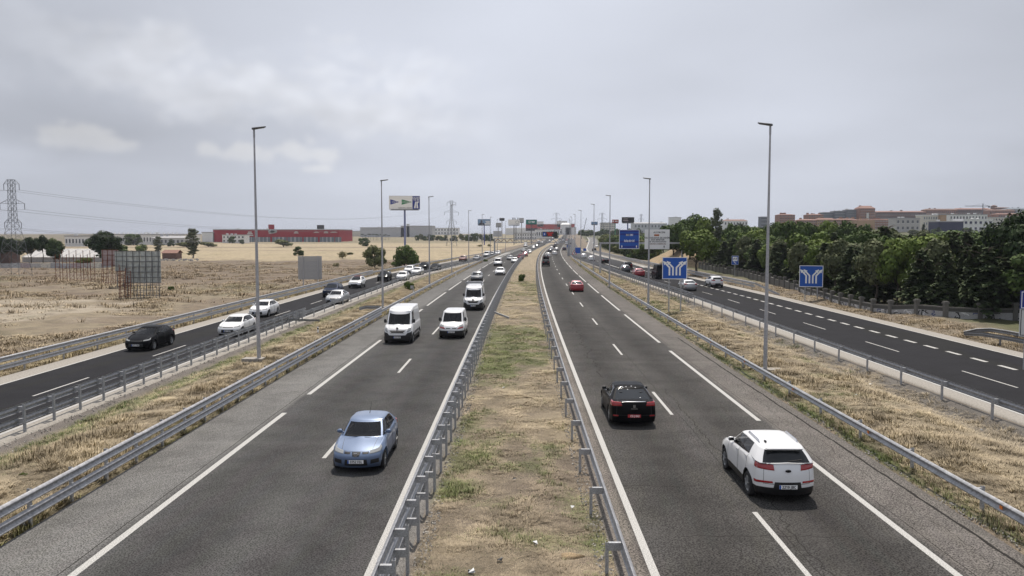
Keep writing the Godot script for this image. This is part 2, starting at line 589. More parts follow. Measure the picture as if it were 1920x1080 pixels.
func build_barriers() -> void:
	var g := guardrail("double guardrail with close posts along the left edge of the grass median", -2.80, 9.0, 560.0, -1.0, [0.93, 0.45], 2.0, 0.29, 1.12, null, 170.0)
	var sm := MB.new()
	sm.bar(at(-2.4, 74.2, 0.5), at(-1.0, 73.3, 0.06), 0.1, 0.16)
	part("buried_end", sm.mesh(), M.galvanised, g)
	guardrail("single guardrail with widely spaced posts along the right edge of the grass median", 2.42, 8.0, 560.0, 1.0, [0.62], 4.0, 0.33, 0.72, null, 260.0)
	g = guardrail("double guardrail left of the oncoming lanes, behind the blue hatchback", -12.88, 12.0, 74.0, 1.0, [0.86, 0.42], 2.0, 0.2, 0.98)
	part("end_return", beam(PackedVector3Array([at(-12.88, 73.9, 0.86), at(-13.3, 75.2, 0.86), at(-14.6, 75.6, 0.84), at(-15.0, 74.5, 0.8)]), 1.0), M.rail, g)
	guardrail("single guardrail along the left shoulder farther on, beyond the first white van", -12.9, 68.0, 300.0, 1.0, [0.62], 4.0, 0.22, 0.74)
	g = guardrail("triple ribbed guardrail between the left verge and the left service road, near end", -19.62, 16.0, 73.0, -1.0, [0.93, 0.45], 2.0, 0.22, 1.12)
	sm = MB.new()
	sm.bar(at(-19.4, 66.5, 0.62), at(-17.9, 71.0, 0.06), 0.1, 0.18)
	part("slanting_end", sm.mesh(), M.rail_dark, g)
	guardrail("low guardrail beside the left service road farther on, past the white hatchbacks", -19.62, 69.0, 236.0, -1.0, [0.62], 4.0, 0.2, 0.74, left_shift)
	guardrail("double guardrail on the field side of the left service road", -28.5, 24.0, 150.0, 1.0, [0.86, 0.42], 4.0, 0.2, 0.98, left_shift)
	guardrail("single guardrail on the field side of the left service road, far stretch", -28.5, 146.0, 340.0, 1.0, [0.6], 4.0, 0.22, 0.74, left_shift)
	g = guardrail("single guardrail with small reflectors along the right shoulder, beside the white SUV", 12.78, 8.0, 300.0, -1.0, [0.62], 4.0, 0.26, 0.76)
	var rm := MB.new()
	rm.box(Vector3.ZERO, Vector3(0.02, 0.09, 0.11))
	var refl := rm.mesh()
	var d := 20.6
	while d < 120.0:
		part("reflector", refl, M.amber, g, at(12.715, d, 0.63))
		d += 8.0
	guardrail("low guardrail between the right verge and the right service road", 21.15, 12.0, 96.0, 1.0, [0.64], 4.0, 0.24, 0.76, right_shift)
	guardrail("close posted guardrail left of the right service road, by the sign gantry", 21.15, 92.0, 285.0, 1.0, [0.86, 0.42], 2.0, 0.24, 1.02, right_shift, 200.0)
	g = guardrail("double guardrail at the foot of the trees right of the service road", 34.6, 112.0, 330.0, -1.0, [0.84, 0.42], 4.0, 0.22, 0.96, right_shift)
	part("sloping_end", beam(PackedVector3Array([at(32.65, 112.2, 0.84), at(32.7, 108.0, 0.55), at(32.8, 104.0, 0.2), at(32.9, 102.0, 0.0)]), -1.0), M.rail, g)
	g = thing("guardrail", "guardrail terminal with a bent back return beside the dirt bank at right", "guardrail", Vector3.ZERO, 0.0, "guardrails beside the lanes")
	part("rail", beam(PackedVector3Array([at(33.8, 60.5, 0.25), at(33.75, 58.0, 0.5), at(33.7, 54.0, 0.62), at(33.8, 46.0, 0.62), at(33.9, 30.0, 0.62)]), -1.0), M.rail_dark, g)
	part("return_rail", beam(PackedVector3Array([at(33.8, 60.6, 0.25), at(34.6, 60.3, 0.5), at(35.3, 59.6, 0.62), at(35.6, 58.0, 0.62), at(36.0, 50.0, 0.62), at(36.5, 34.0, 0.62)]), 1.0), M.rail_dark, g)
	var pm := MB.new()
	pm.box(Vector3(0, 0.15, 0), Vector3(0.1, 0.9, 0.1))
	var post := pm.mesh()
	for q in [[33.85, 56.0], [33.9, 52.0], [33.95, 48.0], [34.0, 44.0], [34.0, 40.0], [35.6, 57.0], [35.85, 53.0], [36.05, 49.0], [36.2, 45.0]]: part("post", post, M.rail_dark, g, at(q[0], q[1], 0.0))

func tint(key: String, r: float, g: float, b: float, rough := 0.85) -> StandardMaterial3D:
	if M.has(key): return M[key]
	return wear(mat(key, r, g, b, rough), M.noise_wall, 9.0)

# a far building: walls with a parapet or pitched roof, rows of window openings with sills
func building(label: String, category: String, x: float, d: float, w: float, y0: float, h: float, deep: float, wall: Material, roof: Material, pitch := 0.0, storeys := 0, bays := 0, glass: Material = null, group := "") -> Node3D:
	var t := thing("building", label, category, Vector3(x, y0, -d), 0.0, group)
	var m := MB.new()
	m.box(Vector3(0, h / 2 - 1.0, -deep / 2), Vector3(w, h + 2.0, deep))
	var b := part("walls", m.mesh(), wall, t)
	m = MB.new()
	if pitch > 0.0:
		var e := 0.4
		var a := [Vector3(-w / 2 - e, h, e), Vector3(w / 2 + e, h, e), Vector3(w / 2 + e, h, -deep - e), Vector3(-w / 2 - e, h, -deep - e)]
		var r0 := Vector3(-w / 2 + minf(w * 0.3, 3.0), h + pitch, -deep / 2)
		var r1 := Vector3(w / 2 - minf(w * 0.3, 3.0), h + pitch, -deep / 2)
		m.quad(a[0], a[1], r1, r0)
		m.quad(a[2], a[3], r0, r1)
		m.tri(a[1], a[2], r1)
		m.tri(a[3], a[0], r0)
	else:
		m.box(Vector3(0, h + 0.2, 0.1), Vector3(w + 0.5, 0.7, 0.5))
		m.box(Vector3(0, h + 0.2, -deep - 0.1), Vector3(w + 0.5, 0.7, 0.5))
		m.box(Vector3(-w / 2, h + 0.2, -deep / 2), Vector3(0.5, 0.7, deep))
		m.box(Vector3(w / 2, h + 0.2, -deep / 2), Vector3(0.5, 0.7, deep))
		m.box(Vector3(0, h + 0.01, -deep / 2), Vector3(w - 0.5, 0.1, deep - 0.6))
	part("roof", m.mesh(), roof, t)
	if storeys > 0:
		var win := MB.new()
		var sill := MB.new()
		var sh := h / storeys
		var bw := w / bays
		for s in storeys:
			for k in bays:
				var c := Vector3(-w / 2 + bw * (k + 0.5), sh * (s + 0.5), 0.04)
				win.box(c, Vector3(bw * rng.randf_range(0.36, 0.5), sh * 0.42, 0.12))
				sill.box(c + Vector3(0, -sh * 0.3, 0.1), Vector3(bw * 0.66, sh * 0.07, 0.3))
		part("windows", win.mesh(), glass if glass else M.dark_window, b).set_meta("kind", "stuff")
		part("sills", sill.mesh(), M.dull_white, b).set_meta("kind", "stuff")
	# things on the roof
	if w > 14.0:
		for k in rng.randi_range(2, 4):
			m = MB.new()
			var s := rng.randf_range(0.8, 1.8)
			m.box(Vector3(rng.randf_range(-0.42, 0.42) * w, h + pitch * 0.6 + s * 0.5, -deep * 0.5), Vector3(s * 1.3, s * 1.2, s))
			part("chimney" if pitch > 0.0 else "roof_unit", m.mesh(), wall if pitch > 0.0 else M.dull_white, t)
	return t

func billboard(label: String, x: float, d: float, w: float, y0: float, h: float, face: Material, pole: Material, thick := 0.7) -> MeshInstance3D:
	var t := thing("billboard", label, "billboard", Vector3(x, 0, -d))
	var b := part("panel", panel(w, h, thick), face, t, Vector3(0, y0 + h / 2, 0))
	part("border", frame(w + 0.1, h + 0.1, maxf(0.08, h * 0.025), thick / 2 + 0.006), M.dull_white, b)
	var m := MB.new()
	var low := rise(d) - 1.0
	m.tube(Vector3(0, low, -0.6), Vector3(0, y0 + h * 0.5, -0.6), maxf(0.35, w * 0.035), maxf(0.3, w * 0.03), 12)
	part("pole", m.mesh(), pole, t)
	m = MB.new()
	m.box(Vector3(0, y0 - 0.35, 0.7), Vector3(w * 0.95, 0.12, 1.0))
	m.box(Vector3(0, y0 - 0.15, -0.3), Vector3(w * 0.9, 0.35, 0.4))
	part("catwalk", m.mesh(), M.trim, t)
	return b

func pylon(label: String, p: Vector3, h: float, arm: float, thick: float) -> Node3D:
	var t := thing("pylon", label, "electricity pylon", p, 0.0, "electricity pylons")
	var m := MB.new()
	var width := func(s: float) -> float: return h * (lerpf(0.115, 0.066, s / 0.4) if s < 0.4 else (lerpf(0.066, 0.03, (s - 0.4) / 0.18) if s < 0.58 else lerpf(0.03, 0.024, (s - 0.58) / 0.42)))
	var lv := [0.0, 0.14, 0.27, 0.37, 0.45, 0.52, 0.58, 0.64, 0.70, 0.76, 0.82, 0.88, 0.94, 1.0]
	for k in lv.size() - 1:
		var a: float = width.call(lv[k])
		var b: float = width.call(lv[k + 1])
		var ya: float = lv[k] * h
		var yb: float = lv[k + 1] * h
		for q in 4:
			var s := Vector2(1, 0).rotated(PI / 4 + q * PI / 2).sign()
			var s2 := Vector2(1, 0).rotated(PI / 4 + (q + 1) * PI / 2).sign()
			var p0 := Vector3(s.x * a, ya, s.y * a)
			var p1 := Vector3(s2.x * a, ya, s2.y * a)
			var q0 := Vector3(s.x * b, yb, s.y * b)
			var q1 := Vector3(s2.x * b, yb, s2.y * b)
			m.bar(p0, q0, thick, thick)
			m.bar(p0, q1, thick * 0.6, thick * 0.6)
			m.bar(p1, q0, thick * 0.6, thick * 0.6)
			m.bar(q0, q1, thick * 0.6, thick * 0.6)
	part("tower", m.mesh(), M.pylon_steel, t)
	for q in [[0.97, 0.62], [0.77, 1.0], [0.575, 0.68]]:
		m = MB.new()
		var y: float = q[0] * h
		for s in [-1.0, 1.0]:
			var e := Vector3(s * arm * q[1], y - h * 0.015, 0)
			m.bar(Vector3(s * 0.03 * h, y + h * 0.03, 0.02 * h), e, thick * 0.8, thick * 0.8)
			m.bar(Vector3(s * 0.03 * h, y + h * 0.03, -0.02 * h), e, thick * 0.8, thick * 0.8)
			m.bar(Vector3(s * 0.03 * h, y - h * 0.015, 0.02 * h), e, thick * 0.8, thick * 0.8)
			m.bar(Vector3(s * 0.03 * h, y - h * 0.015, -0.02 * h), e, thick * 0.8, thick * 0.8)
			m.bar(Vector3(s * arm * q[1] * 0.5, y + h * 0.008, 0), Vector3(s * arm * q[1] * 0.5, y - h * 0.015, 0), thick * 0.6, thick * 0.6)
		part("cross_arm", m.mesh(), M.pylon_steel, t)
		for s in [-1.0, 1.0]:
			m = MB.new()
			var e := Vector3(s * arm * q[1], y - h * 0.015, 0)
			m.tube(e, e - Vector3(0, h * 0.062, 0), thick * 0.9, thick * 0.9, 6)
			part("insulator", m.mesh(), M.trim, t)
	return t

func wire(a: Vector3, b: Vector3, sag: float, r: float, parent: Node3D) -> void:
	var m := MB.new()
	var last := a
	for k in 25:
		var s := (k + 1) / 25.0
		var q := a.lerp(b, s) - Vector3(0, sag * 4.0 * s * (1.0 - s), 0)
		m.tube(last, q, r, r, 4, false)
		last = q
	part("cable", m.mesh(), M.pylon_steel, parent)

func old_hoarding(label: String, p: Vector3, turn: float, w: float, y0: float, h: float, nx: int, ny: int, panel_mat: Material, bars: Material, legs: int) -> void:
	var t := thing("old_billboard", label, "billboard", p, turn)
	for k in nx:
		var m := MB.new()
		m.box(Vector3(-w / 2 + w / nx * (k + 0.5), y0 + h / 2 + rng.randf_range(-0.06, 0.06), -0.06 + rng.randf_range(-0.02, 0.02)), Vector3(w / nx - 0.02, h, 0.04))
		part("sheet", m.mesh(), panel_mat, t)
	for k in ny + 1:
		var m := MB.new()
		m.bar(Vector3(-w / 2, y0 + h * k / ny, 0.05), Vector3(w / 2, y0 + h * k / ny, 0.05), 0.07, 0.07)
		part("rail", m.mesh(), bars, t)
	for k in legs:
		var x := -w / 2 + w * (k + 0.3) / (legs - 0.4)
		var m := MB.new()
		m.bar(Vector3(x, -0.3, 0.12), Vector3(x, y0 + h, 0.12), 0.08, 0.08)
		m.bar(Vector3(x, -0.3, 1.5), Vector3(x, y0 + h * 0.7, 0.14), 0.06, 0.06)
		part("leg", m.mesh(), bars, t)
	for k in 3:
		var m := MB.new()
		m.bar(Vector3(-w / 2, 0.3 + k * y0 / 3.0, 0.12), Vector3(w / 2, 0.3 + k * y0 / 3.0, 0.12), 0.05, 0.05)
		part("brace", m.mesh(), bars, t)

func build_far() -> void:
	M.noise_wall = ntex(15, 0.03, 0.8, 1.1, 4)
	mat("dark_window", 0.07, 0.08, 0.095, 0.25)
	mat("pale_glass", 0.16, 0.19, 0.21, 0.2)
	mat("pylon_steel", 0.13, 0.14, 0.15, 0.6, 0.3)
	tint("brick", 0.33, 0.165, 0.118); tint("dark_brick", 0.17, 0.105, 0.09); tint("terracotta", 0.38, 0.215, 0.145)
	tint("ochre", 0.46, 0.30, 0.18); tint("white_wall", 0.86, 0.86, 0.85); tint("grey_wall", 0.5, 0.51, 0.53); tint("blue_grey", 0.14, 0.16, 0.19)
	tint("cream", 0.7, 0.66, 0.58); tint("shop_red", 0.36, 0.018, 0.03); tint("shop_red_bright", 0.42, 0.035, 0.02); tint("navy_wall", 0.012, 0.02, 0.07)
	tint("roof_tile", 0.27, 0.145, 0.11); tint("roof_grey", 0.42, 0.42, 0.43); tint("roof_brown", 0.17, 0.10, 0.075); tint("teal", 0.02, 0.20, 0.17); tint("sheet_grey", 0.52, 0.56, 0.55); tint("sheet_pink", 0.48, 0.40, 0.41); tint("board_sky", 0.22, 0.35, 0.55)
	tint("tarp", 0.5, 0.485, 0.47)
	# -- the field on the left
	var p1 := pylon("lattice electricity pylon at the left edge, in front of the dark pines", Vector3(-95.36, -0.4, -152.0), 18.4, 2.35, 0.055)
	var p2 := pylon("distant lattice pylon right of the big roadside billboard", Vector3(-41.29, -1.0, -520.0), 30.0, 4.6, 0.11)
	pylon("far faint pylon above the red shop in the centre", Vector3(64.19, 2.0, -1250.0), 38.0, 8.0, 0.2)
	pylon("far faint pylon just right of the road's end", Vector3(135.47, 2.0, -1250.0), 38.0, 7.0, 0.2)
	pylon("far faint pylon above the curved roof at right of centre", Vector3(235.08, 6.0, -1500.0), 38.0, 5.0, 0.2)
	var lines := thing("power_lines", "thin power cables sagging from the left pylon across the sky to the distant pylon", "power lines", Vector3.ZERO)
	for q in [[0.97, 0.62], [0.77, 1.0], [0.575, 0.68]]:
		for s in [-1.0, 1.0]:
			var a := p1.position + Vector3(s * 2.35 * q[1], 18.4 * (q[0] - 0.077), 0)
			var b := p2.position + Vector3(s * 4.6 * q[1], 30.0 * (q[0] - 0.077), 0)
			wire(a, b, 7.0, 0.022, lines)
			wire(a, a + Vector3(-80, 3.0, 60), 3.0, 0.018, lines)
	old_hoarding("back of a large grey sheet metal billboard with a grid frame in the field", Vector3(-47.1, -0.3, -101.0), 0.12, 4.3, 1.9, 4.0, 7, 6, M.sheet_grey, M.pole_dark, 6)
	old_hoarding("back of a smaller billboard with red frame, left of the grey one", Vector3(-64.43, -0.3, -127.0), 0.2, 2.5, 3.1, 2.4, 3, 3, M.sheet_pink, M.rust, 4)
	old_hoarding("back of a narrow grey billboard squeezed between the two others", Vector3(-58.06, -0.3, -118.0), 0.5, 2.0, 2.6, 2.9, 2, 4, M.sheet_grey, M.pole_dark, 3)
	var t := thing("scaffold_tower", "rusty lattice scaffold leaning at the left end of the grey billboard", "scaffold", Vector3(-48.73, -0.3, -99.5))
	for k in 6:
		var m := MB.new()
		var x := -0.75 + 0.3 * k
		m.bar(Vector3(x, -0.2, 0.2 * (k % 2)), Vector3(x + rng.randf_range(-0.1, 0.1), rng.randf_range(2.8, 4.6), 0.0), 0.06, 0.06)
		part("upright", m.mesh(), M.rust, t)
	for k in 8:
		var m := MB.new()
		m.bar(Vector3(-0.8, 0.2 + 0.45 * k, 0.1), Vector3(0.8, 0.3 + 0.45 * k, 0.1), 0.05, 0.05)
		m.bar(Vector3(-0.8, 0.2 + 0.45 * k, 0.12), Vector3(0.8, 0.65 + 0.45 * k, 0.12), 0.04, 0.04)
		part("crossbar", m.mesh(), M.rust, t)
	for q in 6:
		t = thing("bare_frame", "bare rusty frame of two poles and rungs, number %s from the left in its row" % ["one", "two", "three", "four", "five", "six"][q], "billboard frame", Vector3(-77.42 + 1.18 * q, -0.3, -135.0), 0.0, "row of bare billboard frames in the field")
		for x in [-0.36, 0.36]:
			var m := MB.new()
			m.bar(Vector3(x, -0.2, 0), Vector3(x, 4.6 + (0.7 if q > 0 and x < 0 else 0.0), 0), 0.07, 0.07)
			part("upright", m.mesh(), M.rust, t)
		for k in 6:
			var m := MB.new()
			m.bar(Vector3(-0.36, 0.4 + 0.7 * k, 0), Vector3(0.36, 0.4 + 0.7 * k, 0), 0.045, 0.045)
			if k % 2 == 0: m.bar(Vector3(-0.36, 0.4 + 0.7 * k, 0), Vector3(0.36, 1.1 + 0.7 * k, 0), 0.035, 0.035)
			part("rung", m.mesh(), M.rust, t)
	# white plastic covered shed behind the pines and a low wall in front
	t = thing("polytunnel", "long white sheeted low building behind the pines at left", "shed", Vector3(-127.48, -0.3, -225.0))
	var m := MB.new()
	m.box(Vector3(0, 0.7, -1.5), Vector3(23.0, 1.6, 3.0))
	part("wall", m.mesh(), M.tarp, t)
	m = MB.new()
	m.quad(Vector3(-11.7, 1.45, 0.2), Vector3(11.7, 1.45, 0.2), Vector3(11.7, 3.7, -9.0), Vector3(-11.7, 3.7, -9.0))
	m.quad(Vector3(-11.7, 3.7, -9.05), Vector3(11.7, 3.7, -9.05), Vector3(11.7, -0.5, -12.0), Vector3(-11.7, -0.5, -12.0))
	part("roof", m.mesh(), M.tarp, t)
	for k in 9:
		m = MB.new()
		m.bar(Vector3(-11.5 + 2.85 * k, 1.5, 0.22), Vector3(-11.5 + 2.85 * k, 3.74, -9.0), 0.12, 0.08)
		part("seam", m.mesh(), M.grey_wall, t)
	t = thing("old_wall", "low pale wall with painted patches at the far side of the dirt field", "wall", Vector3(-110.62, -0.3, -190.0))
	for k in 12:
		m = MB.new()
		m.box(Vector3(-13.2 + 2.4 * k, 0.5 + rng.randf_range(-0.15, 0.1), 0), Vector3(2.32, 1.3, 0.25))
		part("panel", m.mesh(), [M.cream, M.grey_wall, M.tarp, M.roof_grey, M.sheet_pink][(k * 3) % 5], t)
	t = building("dark low hut under the pines at the left edge", "hut", -138.17, 215, 3.44, -0.08, 2.72, 5.0, M.dark_brick, M.roof_brown)
	t = thing("small_shack", "brown shack with a tiled roof among rubble right of the grey billboard", "shack", Vector3(-108.22, -0.3, -250.0))
	m = MB.new()
	m.box(Vector3(0, 1.0, -2), Vector3(4.5, 2.2, 4))
	part("walls", m.mesh(), M.dark_brick, t)
	m = MB.new()
	m.quad(Vector3(-2.7, 2.0, 0.3), Vector3(2.7, 2.0, 0.3), Vector3(2.5, 3.0, -2.2), Vector3(-2.5, 3.0, -2.2))
	m.quad(Vector3(2.7, 2.0, -4.4), Vector3(-2.7, 2.0, -4.4), Vector3(-2.5, 3.0, -2.2), Vector3(2.5, 3.0, -2.2))
	part("roof", m.mesh(), M.roof_tile, t)
	m = MB.new()
	for k in 90:
		var o := Vector3(-100.28 + rng.randf_range(-5.5, 7.0), -0.2 + rng.randf_range(0, 0.5), -236.0 + rng.randf_range(-2.0, 2.0))
		m.box(o, Vector3(rng.randf_range(0.2, 0.6), rng.randf_range(0.15, 0.4), rng.randf_range(0.2, 0.5)), Basis(Vector3.UP, rng.randf() * TAU))
	tag(part("rubble", m.mesh(), M.tarp, self), "heap of pale rubble and rubbish beside the shack", "", "", "stuff")
	# -- far left buildings
	building("white showroom with a dark glass front behind the left pines", "building", -277.07, 508.7, 18.99, 0, 6.1, 18.0, M.white_wall, M.roof_grey, 0.0, 1, 9)
	building("long white factory with roof vents, left of the red shop", "factory", -267.18, 583.37, 52.11, 0.02, 7, 30.0, M.white_wall, M.roof_grey, 0.0, 1, 24)
	for k in 15:
		m = MB.new()
		m.lathe([[0.7, 0.0], [0.7, 1.2], [0.0, 1.7]], Vector3(-296.25 + 3.3 * k, 7.1, -592.0), Basis(Vector3(1, 0, 0), Vector3(0, 0, 1), Vector3(0, 1, 0)), 8)
		tag(part("roof_vent", m.mesh(), M.white, self), "white roof vent on the long factory, %s from left" % ["first", "second", "third", "fourth", "fifth", "sixth", "seventh", "eighth", "ninth", "tenth", "eleventh", "twelfth", "thirteenth", "fourteenth", "fifteenth"][k], "vent", "vents on the white factory roof")
	building("low grey shed in front of the white factory", "shed", -241.95, 557.07, 22.65, 0, 4.83, 14.0, M.grey_wall, M.roof_grey, 1.2, 1, 8)
	building("pale shed at the left end of the red shop", "shed", -278.51, 725.9, 11.13, 0.54, 8.23, 20.0, M.white_wall, M.roof_grey)
	# the long red shop
	t = building("very long red retail shed across the field, with white signs on it", "shop", -216.8, 725.9, 114.21, 0.54, 10.65, 60.0, M.shop_red, M.roof_grey)
	m = MB.new()
	m.box(Vector3(12.2, 1.4, 0.4), Vector3(94.0, 5.4, 0.6))
	part("glazed_front", m.mesh(), M.pale_glass, t)
	for k in 26:
		m = MB.new()
		m.box(Vector3(-33.0 + 3.6 * k, 1.4, 0.8), Vector3(0.5 + (k % 3) * 0.5, 5.4, 0.5))
		part("pier", m.mesh(), M.grey_wall if k % 4 else M.shop_red, t)
	for q in [[-27.0, 8.2, 7.0, 4.0], [-6.0, 9.0, 3.0, 1.8], [21.0, 9.6, 5.0, 2.0], [42.0, 9.6, 6.0, 1.0], [52.0, 9.8, 5.0, 2.0], [60.0, 9.7, 8.0, 1.0]]:
		m = MB.new()
		for k in 3:
			m.box(Vector3(q[0] * 0.875, q[1] * 0.875 + (k - 1) * q[3] * 0.36, 0.4), Vector3(q[2] * 0.875 * (1.0 - 0.22 * k), q[3] * 0.22, 0.3))
		part("white_sign", m.mesh(), M.dull_white, t)
	m = MB.new()
	m.lathe([[4.2, 0.0], [4.1, 0.5], [0.0, 0.5]], Vector3(-3.0, 9.2, 0.2), Basis(Vector3(1, 0, 0), Vector3(0, 0.45, 0), Vector3(0, 0, 1)), 20)
	part("grey_swoosh", m.mesh(), M.roof_grey, t)
	building("white two storey office in front of the red shop's left half", "office", -234.56, 666.36, 18.66, 0.25, 6.22, 12.0, M.white_wall, M.roof_grey, 0.0, 2, 6)
	for q in [[468.0, 480.0], [517.0, 532.0], [533.0, 548.0], [598.0, 625.0]]:
		m = MB.new()
		m.box(Vector3(0, 1.5, 0), Vector3((q[1] - q[0]) * 0.49, 3.0, 4.0))
		m.box(Vector3(0, 3.4, 0.1), Vector3((q[1] - q[0]) * 0.46, 0.5, 4.1))
		tag(part("parked_trailer", m.mesh(), M.white, self, Vector3(((q[0] + q[1]) * 0.5 - 966.0) * 0.49, 0.6, -735.0)), ["white box trailer by the red shop's entrance", "white lorry in front of the red shop's middle", "pale green and white lorry beside the middle one", "long white trailer before the red shop's right end"][[468.0, 517.0, 533.0, 598.0].find(q[0])], "trailer")
	billboard("red square shop sign standing above the red shed", -264.77, 870, 6.38, 11.28, 6.38, M.shop_red, M.grey_wall)
	billboard("black sign box on a pole above the right end of the red shed", -210.05, 865, 7.78, 12.99, 4.04, M.ink, M.grey_wall)
	# the big roadside billboard
	var b := billboard("large roadside billboard with blue and green triangles on white", -50.39, 366, 13.91, 18.78, 6.1, M.white, M.pole_blue, 1.0)
	b.get_parent().rotation.y = 0.1
	for q in [[-6.4, -2.4, M.deep_blue], [-1.3, 3.4, M.leaf_green]]:
		m = MB.new()
		m.tri(Vector3(q[0], -0.9, 0.53), Vector3(q[1], 0.3, 0.53), Vector3(q[0], 1.5, 0.53))
		part("triangle", m.mesh(), q[2], b)
		words("lettering", "EL CORTE INGLÉS" if q[0] > -2.0 else "HIPERCOR", 0.42, M.white, b, Vector3(q[0] + 1.8, 0.28, 0.56), Basis(), true, 0.8)
	part("side_panel", panel(3.3, 5.9, 0.03), M.deep_blue, b, Vector3(5.2, 0, 0.52))
	words("lettering", "SALIDA", 0.7, M.white, b, Vector3(5.2, 2.2, 0.55))
	words("lettering", "13 B", 0.9, M.white, b, Vector3(5.2, 1.3, 0.55))
	m = MB.new()
	m.quad(Vector3(4.2, -2.5, 0.55), Vector3(5.0, -2.5, 0.55), Vector3(5.25, 0.5, 0.55), Vector3(4.85, 0.5, 0.55))
	m.quad(Vector3(5.4, -2.5, 0.55), Vector3(6.2, -2.5, 0.55), Vector3(5.75, 0.5, 0.55), Vector3(5.35, 0.5, 0.55))
	m.tri(Vector3(5.6, -0.6, 0.56), Vector3(6.7, 0.5, 0.56), Vector3(5.6, 0.6, 0.56))
	part("road_symbol", m.mesh(), M.white, b)
	words("lettering", "CIUDAD DE LA IMAGEN", 0.5, M.ink, b, Vector3(0.2, -2.4, 0.52), Basis(), true, 0.8)
	# grey mall and what stands round it
	building("long grey mall across the field, behind a row of small palms", "shopping mall", -178.8, 1077.1, 58.88, 3.49, 12.21, 60.0, M.grey_wall, M.roof_grey)
	building("taller grey block of the mall behind the billboard's pole", "shopping mall", -132.48, 1077.1, 42.37, 3.49, 14.36, 40.0, M.grey_wall, M.roof_grey)
	building("pale column like corner tower of the mall, right of the billboard's pole", "tower", -143.97, 1077.1, 3.59, 3.49, 16.52, 4.0, M.white_wall, M.roof_grey)
	building("long low white shed at the left foot of the mall", "shed", -221.6, 1134.45, 25.71, 4.02, 6.81, 10.0, M.cream, M.roof_grey)
	building("white two level building right of the mall", "building", -122.21, 1426.55, 42.8, 5.9, 11.41, 30.0, M.white_wall, M.roof_grey, 0.0, 2, 8)
	building("dark red sign fascia on the mall's right half", "sign", -180.07, 1480, 22.69, 15.69, 2.96, 1.0, M.dark_brick, M.roof_grey)
	building("low white compound wall right of the distant pylon", "wall", -41.55, 859.59, 36.1, 1.5, 4.58, 2.0, M.white_wall, M.roof_grey, 0.0, 1, 14)
	building("low grey warehouse between the trees and the white sheds", "warehouse", -25.34, 1134.45, 11.34, 4.02, 6.81, 20.0, M.grey_wall, M.roof_grey)
	building("white warehouse left of the message sign", "warehouse", 11.84, 1480, 59.2, 7.8, 9.87, 24.0, M.white_wall, M.roof_grey, 0.8)
	building("pale warehouse with dark fence in front, below the white billboard", "warehouse", 11.17, 859.59, 23.5, 1.5, 6.59, 14.0, M.white_wall, M.roof_grey, 0.0, 2, 9)
	building("white shed above the message sign", "shed", 33.64, 979.89, 16.33, 2.57, 9.8, 18.0, M.white_wall, M.roof_grey, 0.0, 1, 6)
	building("bright red shop with white base in the centre of the skyline", "shop", 52.29, 1480, 65.12, 14.71, 10.36, 40.0, M.shop_red_bright, M.white_wall)
	building("white lower storey of the central red shop", "shop", 58.96, 1426.55, 47.55, 5.9, 9.03, 6.0, M.white_wall, M.roof_grey, 0.0, 1, 12)
	building("white gabled hall right of the central red shop", "hall", 90.35, 1426.55, 17.12, 5.9, 18.07, 30.0, M.white_wall, M.white_wall, 3.0)
	building("small red block at the right end of the white hall", "shop", 105.57, 1480, 7.89, 18.65, 6.91, 10.0, M.shop_red_bright, M.roof_grey)
	building("white low retail shed right of the white hall", "shed", 98.91, 1426.55, 19.02, 5.9, 12.36, 10.0, M.white_wall, M.roof_grey)
	building("white rooftop box behind the central red shop", "building", 86.33, 1480, 18.75, 21.61, 8.88, 10.0, M.white_wall, M.roof_grey)
	building("pale canopy left of the central red shop's middle", "canopy", 46.37, 1480, 11.84, 22.6, 6.91, 6.0, M.white_wall, M.roof_grey)
	b = billboard("billboard with a dark figure against blue sky", -21.65, 560, 8.96, 13.77, 4.11, M.board_sky, M.deep_blue)
	m = MB.new()
	m.quad(Vector3(-4.2, -1.9, 0.38), Vector3(0.6, -1.9, 0.38), Vector3(-0.8, -0.3, 0.38), Vector3(-2.8, -0.3, 0.38))
	m.lathe([[0.75, 0.0], [0.7, 0.04], [0.0, 0.05]], Vector3(-1.8, 0.5, 0.36), Basis(), 14)
	part("figure", m.mesh(), M.ink, b)
	m = MB.new()
	m.box(Vector3(2.4, 0.5, 0.37), Vector3(3.0, 0.5, 0.02))
	m.box(Vector3(2.6, -0.3, 0.37), Vector3(2.6, 0.5, 0.02))
	m.box(Vector3(2.4, -1.3, 0.37), Vector3(4.0, 0.9, 0.02))
	part("text_lines", m.mesh(), M.white, b)
	billboard("black sign on a tall pale pole left of the white billboard", -11.55, 700, 4.43, 19.23, 2.1, M.ink, M.roof_grey)
	billboard("plain grey back of a billboard below the black sign", -14.88, 720, 4.8, 13.8, 3.6, M.roof_grey, M.roof_grey)
	b = billboard("white billboard with a grey ring at its right end", -0.9, 600, 8.6, 14.2, 4, M.white, M.trim)
	m = MB.new()
	m.lathe([[1.35, 0.0], [1.35, 0.05], [1.0, 0.05], [1.0, 0.0]], Vector3(2.4, 0, 0.36), Basis(), 20)
	part("ring", m.mesh(), M.grey_wall, b)
	billboard("grey and white framed sign right of the white billboard", 5.2, 650, 3.47, 16.9, 3.47, M.grey_wall, M.roof_grey)
	b = billboard("teal billboard with a white swirl and lettering", 12.5, 620, 8.47, 15.03, 3.51, M.teal, M.pole_dark)
	m = MB.new()
	m.lathe([[0.9, 0.0], [0.9, 0.05], [0.6, 0.05], [0.6, 0.0]], Vector3(-1.4, 0, 0.36), Basis(), 14)
	m.box(Vector3(1.3, 0.3, 0.37), Vector3(2.8, 0.5, 0.03))
	m.box(Vector3(1.3, -0.4, 0.37), Vector3(2.2, 0.4, 0.03))
	part("swirl_and_letters", m.mesh(), M.white, b)
